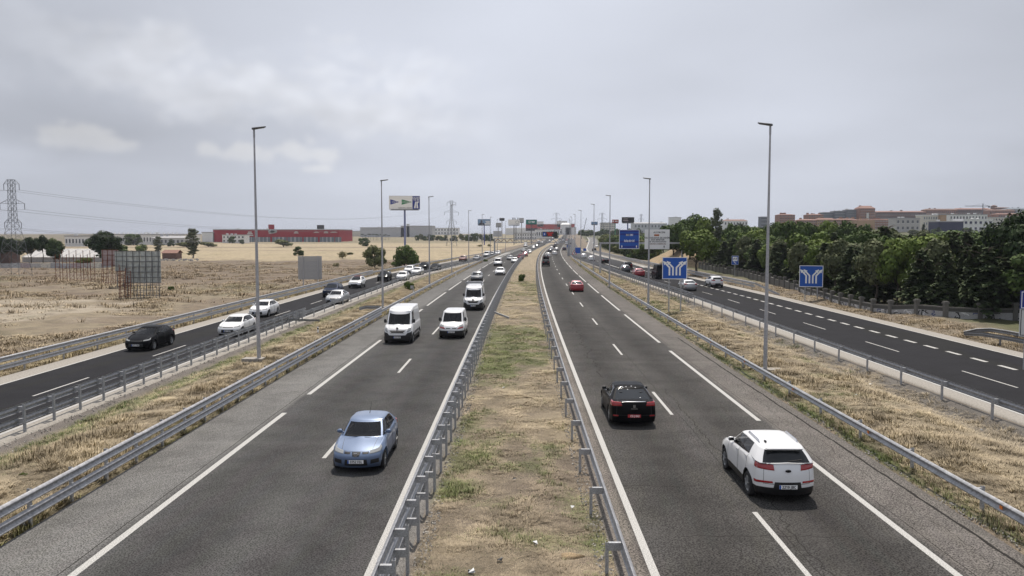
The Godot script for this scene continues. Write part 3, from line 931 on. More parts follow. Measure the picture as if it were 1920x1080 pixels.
	t = thing("rooftop_letters", "row of dark letters on a roof above the white billboard", "sign", Vector3(0.64, 17.5, -640.0))
	words("lettering", "BIL EL", 1.6, M.ink, t, Vector3(0, 2.1, 0))
	m = MB.new()
	m.box(Vector3(0, 0.9, -0.2), Vector3(5.0, 0.3, 0.2))
	m.box(Vector3(0, -9.0, -0.2), Vector3(0.5, 20.0, 0.4))
	part("frame", m.mesh(), M.trim, t)
	b = billboard("red billboard with white lettering right of the road's end", 69.81, 560, 4.48, 15.27, 2.24, M.shop_red_bright, M.leaf_green)
	m = MB.new()
	m.box(Vector3(0.6, 0, 0.37), Vector3(2.0, 0.6, 0.03))
	m.box(Vector3(-1.5, 0, 0.37), Vector3(0.9, 1.0, 0.03))
	part("letters", m.mesh(), M.white, b)
	b = billboard("black billboard on a blue pole behind the blue overhead sign", 58.94, 420, 6.44, 13.54, 2.8, M.ink, M.deep_blue)
	m = MB.new()
	m.box(Vector3(-1.3, 0.5, 0.37), Vector3(2.2, 0.4, 0.03))
	m.box(Vector3(-1.2, -0.4, 0.37), Vector3(2.6, 0.5, 0.03))
	part("letters", m.mesh(), M.sheet_pink, b)
	billboard("small pale blue sign with a dark square, above the far right lanes", 51.31, 520, 4.16, 13.69, 1.73, M.board_sky, M.grey_wall)
	building("grey hall with a curved roof above the trees at right", "hall", 240.61, 1426.55, 58.96, 5.9, 19.97, 40.0, M.grey_wall, M.roof_grey, 2.2, 2, 10, M.dark_window)
	building("white block right of the curved roof hall", "building", 284.36, 1426.55, 20.92, 5.9, 30.43, 12.0, M.white_wall, M.roof_grey)
	building("unfinished concrete flats with open floors left of the overhead sign", "building", 164.53, 1426.55, 24.73, 5.9, 20.92, 14.0, M.cream, M.roof_grey, 0.0, 5, 9)
	building("red and white filling station canopy left of the blue overhead sign", "filling station", 159.95, 1286.49, 16.3, 5.23, 6.86, 8.0, M.shop_red_bright, M.white_wall)
	building("long pale overpass parapet at the end of the road", "bridge", 112.35, 1286.49, 18.87, 5.23, 7.72, 8.0, M.cream, M.roof_grey)
	# -- the town on its hill at the right
	var G := "brick blocks of the town on the hill"
	building("small brick tower with white balconies, leftmost of the town", "flats", 304.5, 900, 17.4, 3.6, 25.2, 16.0, M.brick, M.roof_tile, 1.0, 9, 6, null, G)
	building("second brick tower, left of the grey flats", "flats", 336.6, 900, 16.8, 3.6, 25.2, 16.0, M.brick, M.roof_tile, 1.0, 9, 6, null, G)
	building("stepped blue grey flats with dark balconies, left part", "flats", 366.91, 940, 13.16, 3.41, 28.83, 14.0, M.blue_grey, M.roof_grey, 0.0, 9, 6, M.pale_glass, G)
	building("stepped blue grey flats with dark balconies, middle part", "flats", 378.68, 935, 14.34, 3.44, 30.23, 14.0, M.blue_grey, M.roof_grey, 0.0, 9, 6, M.pale_glass, G)
	building("stepped blue grey flats with dark balconies, right part", "flats", 391.22, 930, 14.88, 3.46, 31.62, 14.0, M.blue_grey, M.roof_grey, 0.0, 10, 7, M.pale_glass, G)
	t = building("tall brick tower with a red hipped cap and white centre strip", "flats", 402.96, 920, 17.17, 3.51, 33.12, 16.0, M.brick, M.roof_tile, 3.2, 11, 7, null, G)
	m = MB.new()
	m.box(Vector3(0, 14.0, 0.15), Vector3(2.6, 28.0, 0.5))
	part("white_strip", m.mesh(), M.dull_white, t)
	building("long terracotta terrace with tiled roof in front of the town, left part", "houses", 291.73, 800, 18.13, 4.07, 17.07, 12.0, M.terracotta, M.roof_tile, 1.2, 6, 10, null, G)
	building("long terracotta terrace with tiled roof, middle part with pale gable", "houses", 309.62, 798, 19.15, 4.08, 17.56, 12.0, M.ochre, M.roof_tile, 1.6, 6, 10, null, G)
	building("long terracotta terrace with tiled roof, right part", "houses", 328.48, 796, 20.17, 4.09, 17.51, 12.0, M.terracotta, M.roof_tile, 1.2, 6, 10, null, G)
	building("plain orange gable wall right of the terracotta terrace", "houses", 340.08, 780, 17.68, 4.16, 16.64, 12.0, M.ochre, M.roof_tile, 0.5, 1, 3, M.terracotta, G)
	building("speckled brick block right of the orange gable wall", "flats", 360.05, 785, 17.79, 4.14, 17.27, 12.0, M.brick, M.roof_tile, 0.6, 7, 12, M.tarp, G)
	building("long dark brick block on the ridge behind", "flats", 480, 1000, 61.33, 3.13, 31.33, 16.0, M.dark_brick, M.roof_tile, 1.6, 7, 26, null, G)
	building("white plain building among the trees below the dark brick block", "building", 341.83, 700, 21, 4.53, 16.33, 14.0, M.tarp, M.roof_grey, 0.0, 3, 5, null, G)
	building("pale building with a flat projecting roof right of the plain white one", "building", 373.68, 720, 16.8, 4.44, 19.68, 14.0, M.cream, M.white_wall, 0.0, 4, 8, M.pale_glass, G)
	building("orange sided block beside the flat projecting roof", "building", 381.15, 716, 5.25, 4.46, 20.05, 10.0, M.ochre, M.roof_grey, 0.0, 0, 0, null, G)
	building("dark navy hall with a flat roof", "hall", 346.88, 640, 19.63, 4.81, 12.37, 16.0, M.navy_wall, M.roof_grey, 0.0, 0, 0, null, G)
	building("white and navy modern building with large dark openings", "building", 368.43, 640, 23.47, 4.81, 14.08, 16.0, M.white_wall, M.white_wall, 0.0, 3, 6, M.navy_wall, G)
	building("white stacked houses behind the navy hall", "houses", 428.13, 760, 35.47, 4.25, 21.28, 12.0, M.white_wall, M.roof_grey, 0.0, 4, 12, null, G)
	building("brown tiled houses below the crane, left group", "houses", 556.5, 1050, 40.6, 2.9, 35.7, 14.0, M.brick, M.roof_brown, 1.8, 6, 16, null, G)
	building("brown tiled houses below the crane, middle group", "houses", 604.91, 1060, 48.05, 2.85, 36.75, 14.0, M.dark_brick, M.roof_tile, 1.8, 6, 18, null, G)
	building("long roof of brick houses right of the church tower", "houses", 605.33, 1000, 32, 3.13, 33.33, 14.0, M.brick, M.roof_brown, 1.5, 6, 12, null, G)
	building("dark block on the skyline right of the church tower", "building", 630.93, 1040, 13.87, 2.95, 38.13, 14.0, M.dark_brick, M.roof_brown, 1.0, 6, 6, null, G)
	building("long hall with a pale green roof at the right edge of the skyline", "hall", 633.33, 1000, 25.33, 3.13, 35.33, 30.0, M.grey_wall, M.pale_glass, 2.0, 5, 10, null, G)
	building("brick houses at the right edge below the pale green roof", "houses", 560.7, 900, 41.4, 3.6, 25.8, 14.0, M.brick, M.roof_tile, 1.2, 6, 16, null, G)
	building("low white and brown shops at the right edge above the dark trees", "shops", 506.49, 820, 41, 3.97, 20.23, 12.0, M.cream, M.roof_grey, 0.0, 5, 14, null, G)
	t = building("square church tower on the skyline", "church tower", 643.32, 1080, 5.76, 2.76, 41.76, 5.5, M.dark_brick, M.roof_brown, 1.6, 6, 2)
	building("small low houses left of the first brick tower", "houses", 247.2, 900, 26.4, 3.6, 18.6, 12.0, M.white_wall, M.roof_tile, 1.5, 3, 8, null, G)
	building("grey flats behind the right lamp post", "flats", 311, 1000, 10, 3.13, 25.33, 12.0, M.blue_grey, M.roof_grey, 0.0, 6, 4, null, G)
	t = thing("tower_crane", "tower crane over the roofs at right", "crane", Vector3(603.84, 20.0, -1040.0))
	m = MB.new()
	m.box(Vector3(0, 10.0, 0), Vector3(0.8, 32.0, 0.8))
	part("mast", m.mesh(), M.pylon_steel, t)
	m = MB.new()
	m.box(Vector3(-9.0, 23.3, 0), Vector3(28.0, 0.7, 0.7))
	part("jib", m.mesh(), M.pylon_steel, t)
	m = MB.new()
	m.box(Vector3(6.4, 23.3, 0), Vector3(4.0, 0.9, 0.9))
	m.box(Vector3(8.0, 22.2, 0), Vector3(1.6, 1.8, 1.2))
	part("counter_jib", m.mesh(), M.pylon_steel, t)
	m = MB.new()
	m.bar(Vector3(0, 26.5, 0), Vector3(-14.0, 23.6, 0), 0.15, 0.15)
	m.bar(Vector3(0, 26.5, 0), Vector3(7.5, 23.6, 0), 0.15, 0.15)
	m.bar(Vector3(0, 23.5, 0), Vector3(0, 26.5, 0), 0.4, 0.4)
	part("tie", m.mesh(), M.pylon_steel, t)
	t = thing("crane", "small leaning crane jib beyond the road's end", "crane", Vector3(98.94, 8.0, -1150.0))
	m = MB.new()
	m.bar(Vector3(-2, -2, 0), Vector3(3.0, 22.0, 0), 0.7, 0.7)
	part("jib", m.mesh(), M.pylon_steel, t)
	m = MB.new()
	m.box(Vector3(-2, 2, 0), Vector3(5, 5, 4))
	part("cab", m.mesh(), M.dull_white, t)
	# tan bank of bare earth right of the gantry
	var rows := []
	for k in 12:
		var r := PackedVector3Array()
		for q in 9:
			var s := q / 8.0
			var e := sin(PI * k / 11.0)
			r.append(Vector3(29.0 + 12.0 * s + bend(175.0 + 6.0 * k) - 0.02 * 6.0 * k, -0.4 + 4.8 * e * smoothstep(0.15, 1.0, s) + 0.5 * noise2.get_noise_2d(k * 30.0, q * 30.0), -(172.0 + 6.0 * k)))
		rows.append(r)
	m = MB.new()
	m.grid(rows, false)
	struct("earth_bank", m.mesh(), M.bank)
	boundary_wall()

func graffiti(sd: int) -> StandardMaterial3D:
	var im := Image.create(192, 64, false, Image.FORMAT_RGB8)
	var r := RandomNumberGenerator.new()
	r.seed = sd
	im.fill(Color(0.62, 0.62, 0.62))
	im.fill_rect(Rect2i(0, 0, 192, 18), Color(0.3, 0.3, 0.29))
	for k in 900: im.set_pixel(r.randi_range(0, 191), r.randi_range(0, 63), Color(0.28, 0.28, 0.27))
	for s in r.randi_range(5, 8):
		var c := Color(0.8, 0.8, 0.8) if r.randf() < 0.35 else (Color(0.05, 0.05, 0.06) if r.randf() < 0.7 else Color(0.2, 0.24, 0.42))
		var x := 8.0 + s * 24.0
		var y := r.randf_range(26, 56)
		var a := r.randf() * TAU
		for k in 46:
			a += r.randf_range(-0.55, 0.6)
			x = clampf(x + cos(a) * 1.9, 3, 186)
			y = clampf(y + sin(a) * 1.5, 20, 59)
			im.fill_rect(Rect2i(int(x), int(y), 5, 4), c)
	var m := StandardMaterial3D.new()
	m.resource_name = "graffiti"
	m.albedo_texture = ImageTexture.create_from_image(im)
	m.roughness = 0.9
	return m

func boundary_wall() -> void:
	var path := [Vector2(46.5, 69.5), Vector2(43.7, 70.0), Vector2(38.0, 71.5), Vector2(35.2, 77.0), Vector2(35.4, 88.0), Vector2(37.4, 109.0), Vector2(38.8, 128.0), Vector2(39.8, 150.0), Vector2(39.6, 172.0)]
	var t := thing("boundary_wall", "low concrete wall with stubby pillars and graffiti in front of the trees", "wall", Vector3.ZERO)
	var pm := MB.new()
	pm.box(Vector3(0, 0.3, 0), Vector3(0.36, 1.6, 0.36))
	pm.box(Vector3(0, 1.16, 0), Vector3(0.5, 0.14, 0.5))
	pm.box(Vector3(0, 1.27, 0), Vector3(0.4, 0.1, 0.4))
	var pillar := pm.mesh()
	var looks := []
	for k in 5: looks.append(graffiti(40 + k))
	var spots := []
	var left := 0.0
	for k in path.size() - 1:
		var a: Vector2 = path[k]
		var b: Vector2 = path[k + 1]
		var s := left
		while s < a.distance_to(b):
			spots.append(a.lerp(b, s / a.distance_to(b)))
			s += 2.75
		left = s - a.distance_to(b)
	for k in spots.size():
		var a: Vector2 = spots[k]
		var ya := ground_y(a.x - bend(a.y), a.y) + 0.15
		part("pillar", pillar, M.old_concrete, t, Vector3(a.x, ya, -a.y))
		if k + 1 < spots.size():
			var b: Vector2 = spots[k + 1]
			var yb := ground_y(b.x - bend(b.y), b.y) + 0.15
			var m := MB.new()
			var p := Vector3(a.x, ya, -a.y)
			var q := Vector3(b.x, yb, -b.y)
			var f := (p - q).normalized()
			var n := Vector3(-f.z, 0, f.x).normalized() * 0.07
			# the face towards the road is first, so that its print runs along it
			var lo := Vector3(0, -0.35, 0)
			var hi := Vector3(0, 0.72, 0)
			if n.x > 0.0 or (absf(n.x) < 0.05 and n.z < 0.0): n = -n
			m.quad(q + n + lo, p + n + lo, p + n + hi, q + n + hi)
			m.quad(p - n + lo, q - n + lo, q - n + hi, p - n + hi)
			m.quad(q + n + hi, p + n + hi, p - n + hi, q - n + hi)
			var w := part("panel", m.mesh(), looks[k % 5] if a.y < 106.0 else M.old_concrete, t)
			m = MB.new()
			m.bar(p + Vector3(0, 0.78, 0), q + Vector3(0, 0.78, 0), 0.22, 0.1)
			part("coping", m.mesh(), M.old_concrete, w)

# ---- trees: a crown is a cloud of small leaf clumps, a trunk is tapered with limbs
func leafy(m: MB, p: Vector3, out: Vector3, s: float, c: Color) -> void:
	var nn := (out + Vector3(rng.randf_range(-0.9, 0.9), rng.randf_range(-0.5, 1.0), rng.randf_range(-0.9, 0.9))).normalized()
	var x := nn.cross(Vector3(rng.randf_range(-1, 1), rng.randf_range(-1, 1), rng.randf_range(-1, 1))).normalized() * s
	var y := nn.cross(x) * rng.randf_range(0.45, 0.8)
	var k := m.v.size()
	m.v.append(p - x); m.v.append(p - y + nn * s * 0.25); m.v.append(p + x); m.v.append(p + y + nn * s * 0.25)
	var sm := (nn + out * 0.8).normalized()
	for q in 4:
		m.n.append(sm); m.c.append(c); m.u.append(Vector2.ZERO)
	m.i.append_array(PackedInt32Array([k, k + 2, k + 1, k, k + 3, k + 2]))

func crown_of_lumps(lumps: Array, leaf: float, per: float, a: Color, b: Color) -> ArrayMesh:
	var m := MB.new()
	for l in lumps:
		var o: Vector3 = l[0]
		var r: float = l[1]
		var count := int(per * r * r)
		var tone := rng.randf_range(0.0, 1.0)
		for k in count:
			var v := Vector3(rng.randfn(), rng.randfn() * 0.9, rng.randfn()).normalized()
			var rr := r * (1.0 - 0.45 * pow(rng.randf(), 2.0)) * rng.randf_range(0.92, 1.12)
			var c := a.lerp(b, clampf(tone * 0.6 + rng.randf() * 0.5, 0, 1)) * rng.randf_range(0.75, 1.2)
			leafy(m, o + v * rr * Vector3(1, 0.82, 1), v, leaf * rng.randf_range(0.6, 1.25), c)
	return m.mesh()

func trunk_with_limbs(h: float, r: float, limbs: int, spread: float, from: float) -> ArrayMesh:
	var m := MB.new()
	var p := Vector3(0, -0.4, 0)
	for k in 5:
		var q := Vector3(rng.randf_range(-0.08, 0.08) * h * 0.3, h * (k + 1) / 5.0, rng.randf_range(-0.08, 0.08) * h * 0.3)
		m.tube(p, q, r * (1.0 - 0.17 * k), r * (1.0 - 0.17 * (k + 1)), 7, false)
		p = q
	for k in limbs:
		var a := TAU * k / limbs + rng.randf()
		var y := h * rng.randf_range(from, 0.95)
		var e := Vector3(cos(a) * spread, y + spread * rng.randf_range(0.3, 0.9), sin(a) * spread)
		var c := Vector3(0, y, 0).lerp(e, 0.5) + Vector3(0, 0.15 * spread, 0)
		m.tube(Vector3(0, y, 0), c, r * 0.4, r * 0.27, 5, false)
		m.tube(c, e, r * 0.27, r * 0.1, 5, false)
	return m.mesh()

var protos := {}
var crowd := []       # trees that share a description are told apart by their order from the left

func order_the_crowd() -> void:
	var by := {}
	for q in crowd:
		if not by.has(q[1]): by[q[1]] = []
		by[q[1]].append(q)
	var nth := ["first", "second", "third", "fourth", "fifth", "sixth", "seventh", "eighth", "ninth", "tenth", "eleventh", "twelfth", "thirteenth", "fourteenth", "fifteenth", "sixteenth", "seventeenth", "eighteenth", "nineteenth", "twentieth"]
	for label in by:
		var l: Array = by[label]
		if l.size() < 2: continue
		l.sort_custom(func(a, b): return a[2] < b[2])
		for k in l.size(): l[k][0].set_meta("label", "%s, %s from left" % [label, nth[mini(k, 19)]])


func proto(kind: String, n: int) -> Array:      # [trunk, crown, bark, nominal width, nominal height]
	var key := "%s%d" % [kind, n]
	if protos.has(key): return protos[key]
	var lumps := []
	var r := []
	match kind:
		"broad", "bright", "olive":
			for k in 24:
				var a := rng.randf() * TAU
				var e := rng.randf_range(-0.6, 1.0)
				var w := cos(e * 1.1) * rng.randf_range(1.3, 2.7)
				lumps.append([Vector3(cos(a) * w, 4.9 + e * 2.3, sin(a) * w), rng.randf_range(0.8, 1.45)])
			var c := {broad = [Color(0.038, 0.066, 0.02), Color(0.095, 0.14, 0.042)], bright = [Color(0.075, 0.12, 0.024), Color(0.165, 0.215, 0.055)], olive = [Color(0.07, 0.085, 0.045), Color(0.135, 0.15, 0.075)]}
			r = [trunk_with_limbs(4.6, 0.22, 7, 1.7, 0.45), crown_of_lumps(lumps, 0.27, 155.0, c[kind][0], c[kind][1]), M.bark, 7.2, 8.1]
		"round":
			for k in 20:
				var a := rng.randf() * TAU
				var e := rng.randf_range(-1.0, 1.0)
				var w := cos(e * (0.7 if e < 0.0 else 1.15)) * rng.randf_range(1.0, 1.9)
				lumps.append([Vector3(cos(a) * w, 2.1 + e * 1.55, sin(a) * w), rng.randf_range(0.55, 1.05)])
			var cc: Array = [[Color(0.045, 0.075, 0.022), Color(0.10, 0.14, 0.04)], [Color(0.085, 0.10, 0.035), Color(0.165, 0.175, 0.07)], [Color(0.06, 0.10, 0.022), Color(0.13, 0.18, 0.045)], [Color(0.035, 0.06, 0.02), Color(0.08, 0.115, 0.035)]][n]
			r = [trunk_with_limbs(2.0, 0.14, 7, 1.1, 0.15), crown_of_lumps(lumps, 0.2, 230.0, cc[0], cc[1]), M.bark, 4.8, 4.6]
		"conifer":
			var m := MB.new()
			var y := 0.9
			while y < 8.0:
				var reach := 2.5 * pow(1.0 - y / 8.3, 0.75) * rng.randf_range(0.75, 1.1) + 0.15
				var boughs := 7 if y < 6.0 else 5
				for k in boughs:
					var a := rng.randf() * TAU
					var len := reach * rng.randf_range(0.7, 1.15)
					var tone := rng.randf()
					var steps_ := int(len * 12.0) + 3
					for s in steps_:
						var t := (s + 0.5) / steps_
						var wide := 0.34 * sin(PI * (0.25 + 0.7 * t)) * (0.5 + len * 0.3)
						for q in 3:
							var side := rng.randf_range(-1.0, 1.0) * wide
							var p := Vector3(cos(a) * len * t - sin(a) * side, y + 0.35 * t * (1.0 - t) * len - 0.16 * t * t * len + rng.randf_range(-0.08, 0.08), sin(a) * len * t + cos(a) * side)
							var c := Color(0.016, 0.032, 0.016).lerp(Color(0.085, 0.112, 0.05), clampf(tone * 0.5 + t * 0.35 + rng.randf() * 0.3, 0, 1))
							leafy(m, p, Vector3(cos(a) * 0.3, 1.0, sin(a) * 0.3), rng.randf_range(0.12, 0.26), c)
				y += rng.randf_range(0.2, 0.34)
			r = [trunk_with_limbs(8.0, 0.17, 12, 1.1, 0.1), m.mesh(), M.bark, 4.6, 8.4]
		"pine":
			for k in 30:
				var a := rng.randf() * TAU
				var w := rng.randf_range(0.3, 3.0)
				lumps.append([Vector3(cos(a) * w, 4.7 + 2.1 * (1.0 - w / 3.4) + rng.randf_range(-1.3, 0.6), sin(a) * w), rng.randf_range(0.8, 1.35)])
			r = [trunk_with_limbs(5.0, 0.2, 9, 2.0, 0.5), crown_of_lumps(lumps, 0.22, 190.0, Color(0.014, 0.03, 0.012), Color(0.042, 0.066, 0.022)), M.bark, 8.0, 7.6]
		"poplar":
			for k in 46:
				var y := 1.6 + 9.2 * k / 46.0
				var w := 0.95 * sin(PI * clampf(y / 11.4, 0.1, 0.95)) * rng.randf_range(0.2, 1.3)
				var a := rng.randf() * TAU
				lumps.append([Vector3(cos(a) * w, y, sin(a) * w), rng.randf_range(0.35, 0.75)])
			r = [trunk_with_limbs(10.5, 0.16, 16, 0.8, 0.15), crown_of_lumps(lumps, 0.17, 240.0, Color(0.08, 0.095, 0.055), Color(0.16, 0.18, 0.11)), M.pale_bark, 3.2, 11.2]
		"cypress":
			for k in 24:
				var y := 0.4 + 6.6 * k / 24.0
				var w := 0.32 * sin(PI * clampf(y / 8.0, 0.12, 0.95))
				var a := rng.randf() * TAU
				lumps.append([Vector3(cos(a) * w * 0.5, y, sin(a) * w * 0.5), 0.28 + w * 0.7])
			r = [trunk_with_limbs(4.0, 0.1, 3, 0.2, 0.3), crown_of_lumps(lumps, 0.14, 420.0, Color(0.012, 0.026, 0.014), Color(0.035, 0.055, 0.026)), M.bark, 1.5, 7.4]
		"bush", "dry_bush":
			for k in 16:
				var a := rng.randf() * TAU
				var w := rng.randf_range(0.1, 0.75)
				lumps.append([Vector3(cos(a) * w, 0.35 + rng.randf_range(0, 0.75) * (1.0 - w * 0.4), sin(a) * w), rng.randf_range(0.22, 0.42)])
			var dry := kind == "dry_bush"
			r = [trunk_with_limbs(0.7, 0.05, 6, 0.5, 0.2), crown_of_lumps(lumps, 0.075, 700.0 if dry else 1500.0, Color(0.16, 0.15, 0.07) if dry else Color(0.05, 0.085, 0.018), Color(0.28, 0.25, 0.13) if dry else Color(0.125, 0.17, 0.04)), M.bark, 1.9, 1.5]
		"palm":
			var m := MB.new()
			for k in 11:
				var a := TAU * k / 11.0 + rng.randf() * 0.4
				for s in 9:
					var t := (s + 0.5) / 9.0
					var p := Vector3(cos(a) * 2.0 * t, 4.6 + 0.9 * sin(t * 2.2) - 0.9 * t * t, sin(a) * 2.0 * t)
					for q in 3: leafy(m, p + Vector3(rng.randf_range(-0.2, 0.2), 0, rng.randf_range(-0.2, 0.2)), Vector3.UP, 0.28, Color(0.04, 0.06, 0.025))
			r = [trunk_with_limbs(4.7, 0.22, 1, 0.1, 0.9), m.mesh(), M.bark, 4.2, 5.6]
	protos[key] = r
	return r

func plant(kind: String, n: int, x: float, d: float, w: float, h: float, label: String, group := "", category := "tree", called := "") -> void:
	var r := proto(kind, n)
	var t := thing(called if called else {round = "round_tree", broad = "broadleaf_tree", bright = "broadleaf_tree", olive = "broadleaf_tree", conifer = "conifer_tree", pine = "pine_tree", poplar = "poplar_tree", cypress = "cypress_tree", bush = "bush", dry_bush = "bush", palm = "palm_tree"}[kind], label, category, Vector3(x, ground_y(x - bend(d), d) + rise(d) - 0.1, -d), rng.randf() * TAU, group)
	if group: crowd.append([t, label, x / d])
	var s := Vector3(w / r[3], h / r[4], w / r[3])
	part("trunk" if category == "tree" else "stems", r[0], r[2], t).scale = s
	part("crown" if category == "tree" else "foliage", r[1], M.leaf, t).scale = s

func beside(x: float, d: float) -> String:
	var b := x / d
	for q in [[0.142, "along the exit ramp"], [0.183, "behind blue overhead sign"], [0.223, "by white overhead sign"], [0.252, "left of the parking sign"], [0.29, "behind the parking sign"], [0.325, "behind right lamp post"], [0.35, "left of right arrow sign"], [0.40, "behind right arrow sign"], [0.45, "where the graffiti begins"], [0.50, "above the graffiti"], [0.55, "right of the graffiti"], [0.60, "above the wall's end"]]:
		if b < q[0]: return q[1]
	return "at the right edge"

func build_trees() -> void:
	# left side
	var l := [
		["pine", 0, -136.85, 212.23, 6.52, 7.37, "dark stone pine at the very left edge, behind the pylon"],
		["pine", 1, -126.47, 208.43, 6.13, 7.94, "dark stone pine right behind the left pylon"],
		["pine", 2, -127.83, 216.17, 5.49, 7.66, "dark stone pine touching the one behind the pylon"],
		["broad", 0, -122.39, 212.23, 4.82, 7.23, "narrow dark tree between the two groups of pines"],
		["pine", 1, -118.37, 204.76, 3.56, 4.79, "small dark pine in front of the narrow dark tree"],
		["pine", 0, -101.66, 197.81, 9.78, 8.59, "large spreading pine left of the old billboards"],
		["pine", 0, -133.88, 212.23, 5.11, 6.95, "dark pine between the edge pine and the pylon"],
		["broad", 3, -103.32, 204.76, 9.58, 5.88, "low dark foliage under the big spreading pine"],
		["round", 0, -265.76, 556.64, 13, 8.91, "round green tree behind the billboards, by the factory"],
		["round", 2, -151.88, 324.5, 6.5, 4.55, "light green low tree just above the grey billboard"],
		["poplar", 0, -141.03, 315.72, 4.22, 7.17, "upright dark tree right of the light green one"],
		["round", 3, -218.74, 508.2, 4.75, 5.09, "small tree under the twin posts, right of the factory"],
		["poplar", 0, -107.07, 265.41, 5.67, 9.93, "tall ivy clad tree by the shack"],
		["round", 0, -230.1, 649.5, 6.07, 6.5, "small round tree before the white office"],
		["round", 3, -209.98, 615.29, 4.52, 4.11, "small dark round shrub tree right of the white office"],
		["round", 1, -141.05, 487, 13, 4.88, "grey green thicket in front of the long red shop"],
		["round", 1, -366.02, 584.5, 25.35, 4.68, "distant hedge of trees at the left edge"],
		["round", 1, -192.19, 467.5, 13.73, 3.43, "grey green hedge behind the ivy clad tree, left part"],
		["round", 1, -186.88, 487, 12.35, 3.25, "grey green hedge behind the ivy clad tree, right part"],
		["round", 3, -79.17, 292, 4.29, 3.71, "dark round tree alone in the stubble field"],
		["round", 0, -96.48, 508.2, 7.8, 6.44, "round tree in the far field left of the billboard"],
		["round", 1, -32.5, 185.21, 5.57, 5.82, "olive green roadside tree left of the billboard's pole"],
		["round", 2, -26.84, 194.5, 8.19, 5.98, "large bushy tree in front of the billboard's pole"],
		["round", 3, -59.54, 779.5, 8.84, 6.24, "dark round tree at the foot of the distant pylon"],
		["round", 1, -63.43, 307.39, 2.87, 1.23, "low scrub in the stubble left of the olive green tree"],
	]
	for q in l: plant(q[0], q[1], q[2], q[3], q[4], q[5], q[6])
	l = [
		["dry_bush", 0, -55.99, 259.5, 3.81, 3.29, "sparse dry shrub in the stubble field"],
		["dry_bush", 1, -44.16, 197.81, 2.12, 1.19, "small dry shrub before the ploughed strip"],
		["bush", 0, -14.24, 106.84, 1.43, 1.43, "small green bush on the left verge"],
		["bush", 1, 1.1, 130.96, 1.31, 1.67, "bushy tuft growing in the middle of the median"],
		["bush", 1, -48.3, 112, 0.9, 0.97, "pale green shrub in the field right of the grey billboard"],
		["bush", 0, -8.4, 224.5, 1.5, 1.05, "green bush on the verge by the sixth left lamp"],
		["dry_bush", 0, -21.45, 487, 3.9, 1.95, "brown shrub in the far stubble near the gantry"],
		["dry_bush", 1, -16.62, 508.2, 3.39, 2.03, "olive shrub in the far stubble left of the gantry"],
		["bush", 0, -15.37, 24.5, 0.27, 0.2, "bright green tuft behind the near left guardrail"],
		["bush", 1, -112.47, 208.43, 4.88, 2.37, "dark shrub in front of the white sheeted building"],
	]
	for q in l: plant(q[0], q[1], q[2], q[3], q[4], q[5], q[6], "", "shrub")
	for k in 11: plant("palm", k % 2, -159.3 + 2.7 * k, 835.0 + 3.0 * (k % 3), 3.6, rng.randf_range(5.5, 7.0), "small palm in the row before the long grey mall", "palms before the grey mall")
	for k in 8: plant("round", k % 4, -98.19 + 4.1 * k, 800.0 + 2.0 * (k % 2), 5.5, rng.randf_range(5.5, 8.0), "round dark tree in the row right of the billboard's pole", "trees before the mall's right half")
	for k in 7: plant("round", (k + 1) % 4, -50.7 + 4.6 * k, 760.0 + 6.0 * (k % 3), 6.5, rng.randf_range(6.5, 9.0), "dark tree in the clump below the billboard with the figure", "trees below the figure billboard")
	plant("broad", 2, 36.51, 720.0, 6.0, 9.0, "single dark tree in front of the central red shop")
	# right side, hedge along the ramp, then the wood behind the wall
	var g := "trees of the wood on the right"
	for k in 46:
		var d := 228.0 + 8.6 * k
		var x := 33.5 + bend(d) + 0.011 * (d - 230.0) + rng.randf_range(-0.8, 0.8) + (6.0 * smoothstep(430.0, 700.0, d))
		plant("round", k % 4, x, d, rng.randf_range(7.5, 10.0), rng.randf_range(5.5, 8.0), "leafy tree in the hedge by the exit ramp, %s" % (["near end", "second stretch", "third stretch", "far end"][k / 12]), "hedge along the exit ramp")
	for k in 60:
		var d := 240.0 + 7.5 * k
		var x := 44.0 + bend(d) + rng.randf_range(0.0, 26.0) + 0.04 * (d - 240.0)
		plant(["broad", "bright", "broad", "olive"][k % 4], rng.randi_range(0, 3), x, d, rng.randf_range(7.0, 10.0), rng.randf_range(6.5, 9.0), "%s tree behind the ramp hedge, %s" % [["dark leafy", "light green", "dark leafy", "grey green"][k % 4], "near end" if k < 20 else "middle stretch" if k < 40 else "far end"], g)
	# far trees round the road's end
	for k in 12: plant("broad", k % 4, 74.44 + 6.0 * k, 900.0 + 8.0 * (k % 3), 9.0, rng.randf_range(8.0, 12.0) , "dark tree beyond the end of the road", "trees beyond the road's end")
	var path := [Vector2(60.0, 68.5), Vector2(46.0, 70.5), Vector2(40.0, 72.5), Vector2(37.4, 78.0), Vector2(37.6, 88.0), Vector2(39.6, 109.0), Vector2(41.0, 128.0), Vector2(42.0, 150.0), Vector2(42.0, 176.0)]
	for k in path.size() - 1:
		var a: Vector2 = path[k]
		var b: Vector2 = path[k + 1]
		var s := 0.0
		while s < a.distance_to(b):
			var p := a.lerp(b, s / a.distance_to(b)) + Vector2(rng.randf_range(0.0, 2.2), rng.randf_range(-0.8, 0.8))
			var leafy_one := rng.randf() < (0.5 if p.y > 100.0 else 0.25)
			if leafy_one: plant(["broad", "bright", "olive"][rng.randi_range(0, 2)], rng.randi_range(0, 3), p.x, p.y, rng.randf_range(4.5, 6.0), rng.randf_range(5.4, 7.4), "leafy tree in the front row, " + beside(p.x, p.y), g)
			else: plant("conifer", rng.randi_range(0, 3), p.x, p.y, rng.randf_range(3.6, 5.2), rng.randf_range(5.2, 7.2), "dark conifer in the front row, " + beside(p.x, p.y), g)
			s += rng.randf_range(2.3, 3.3)
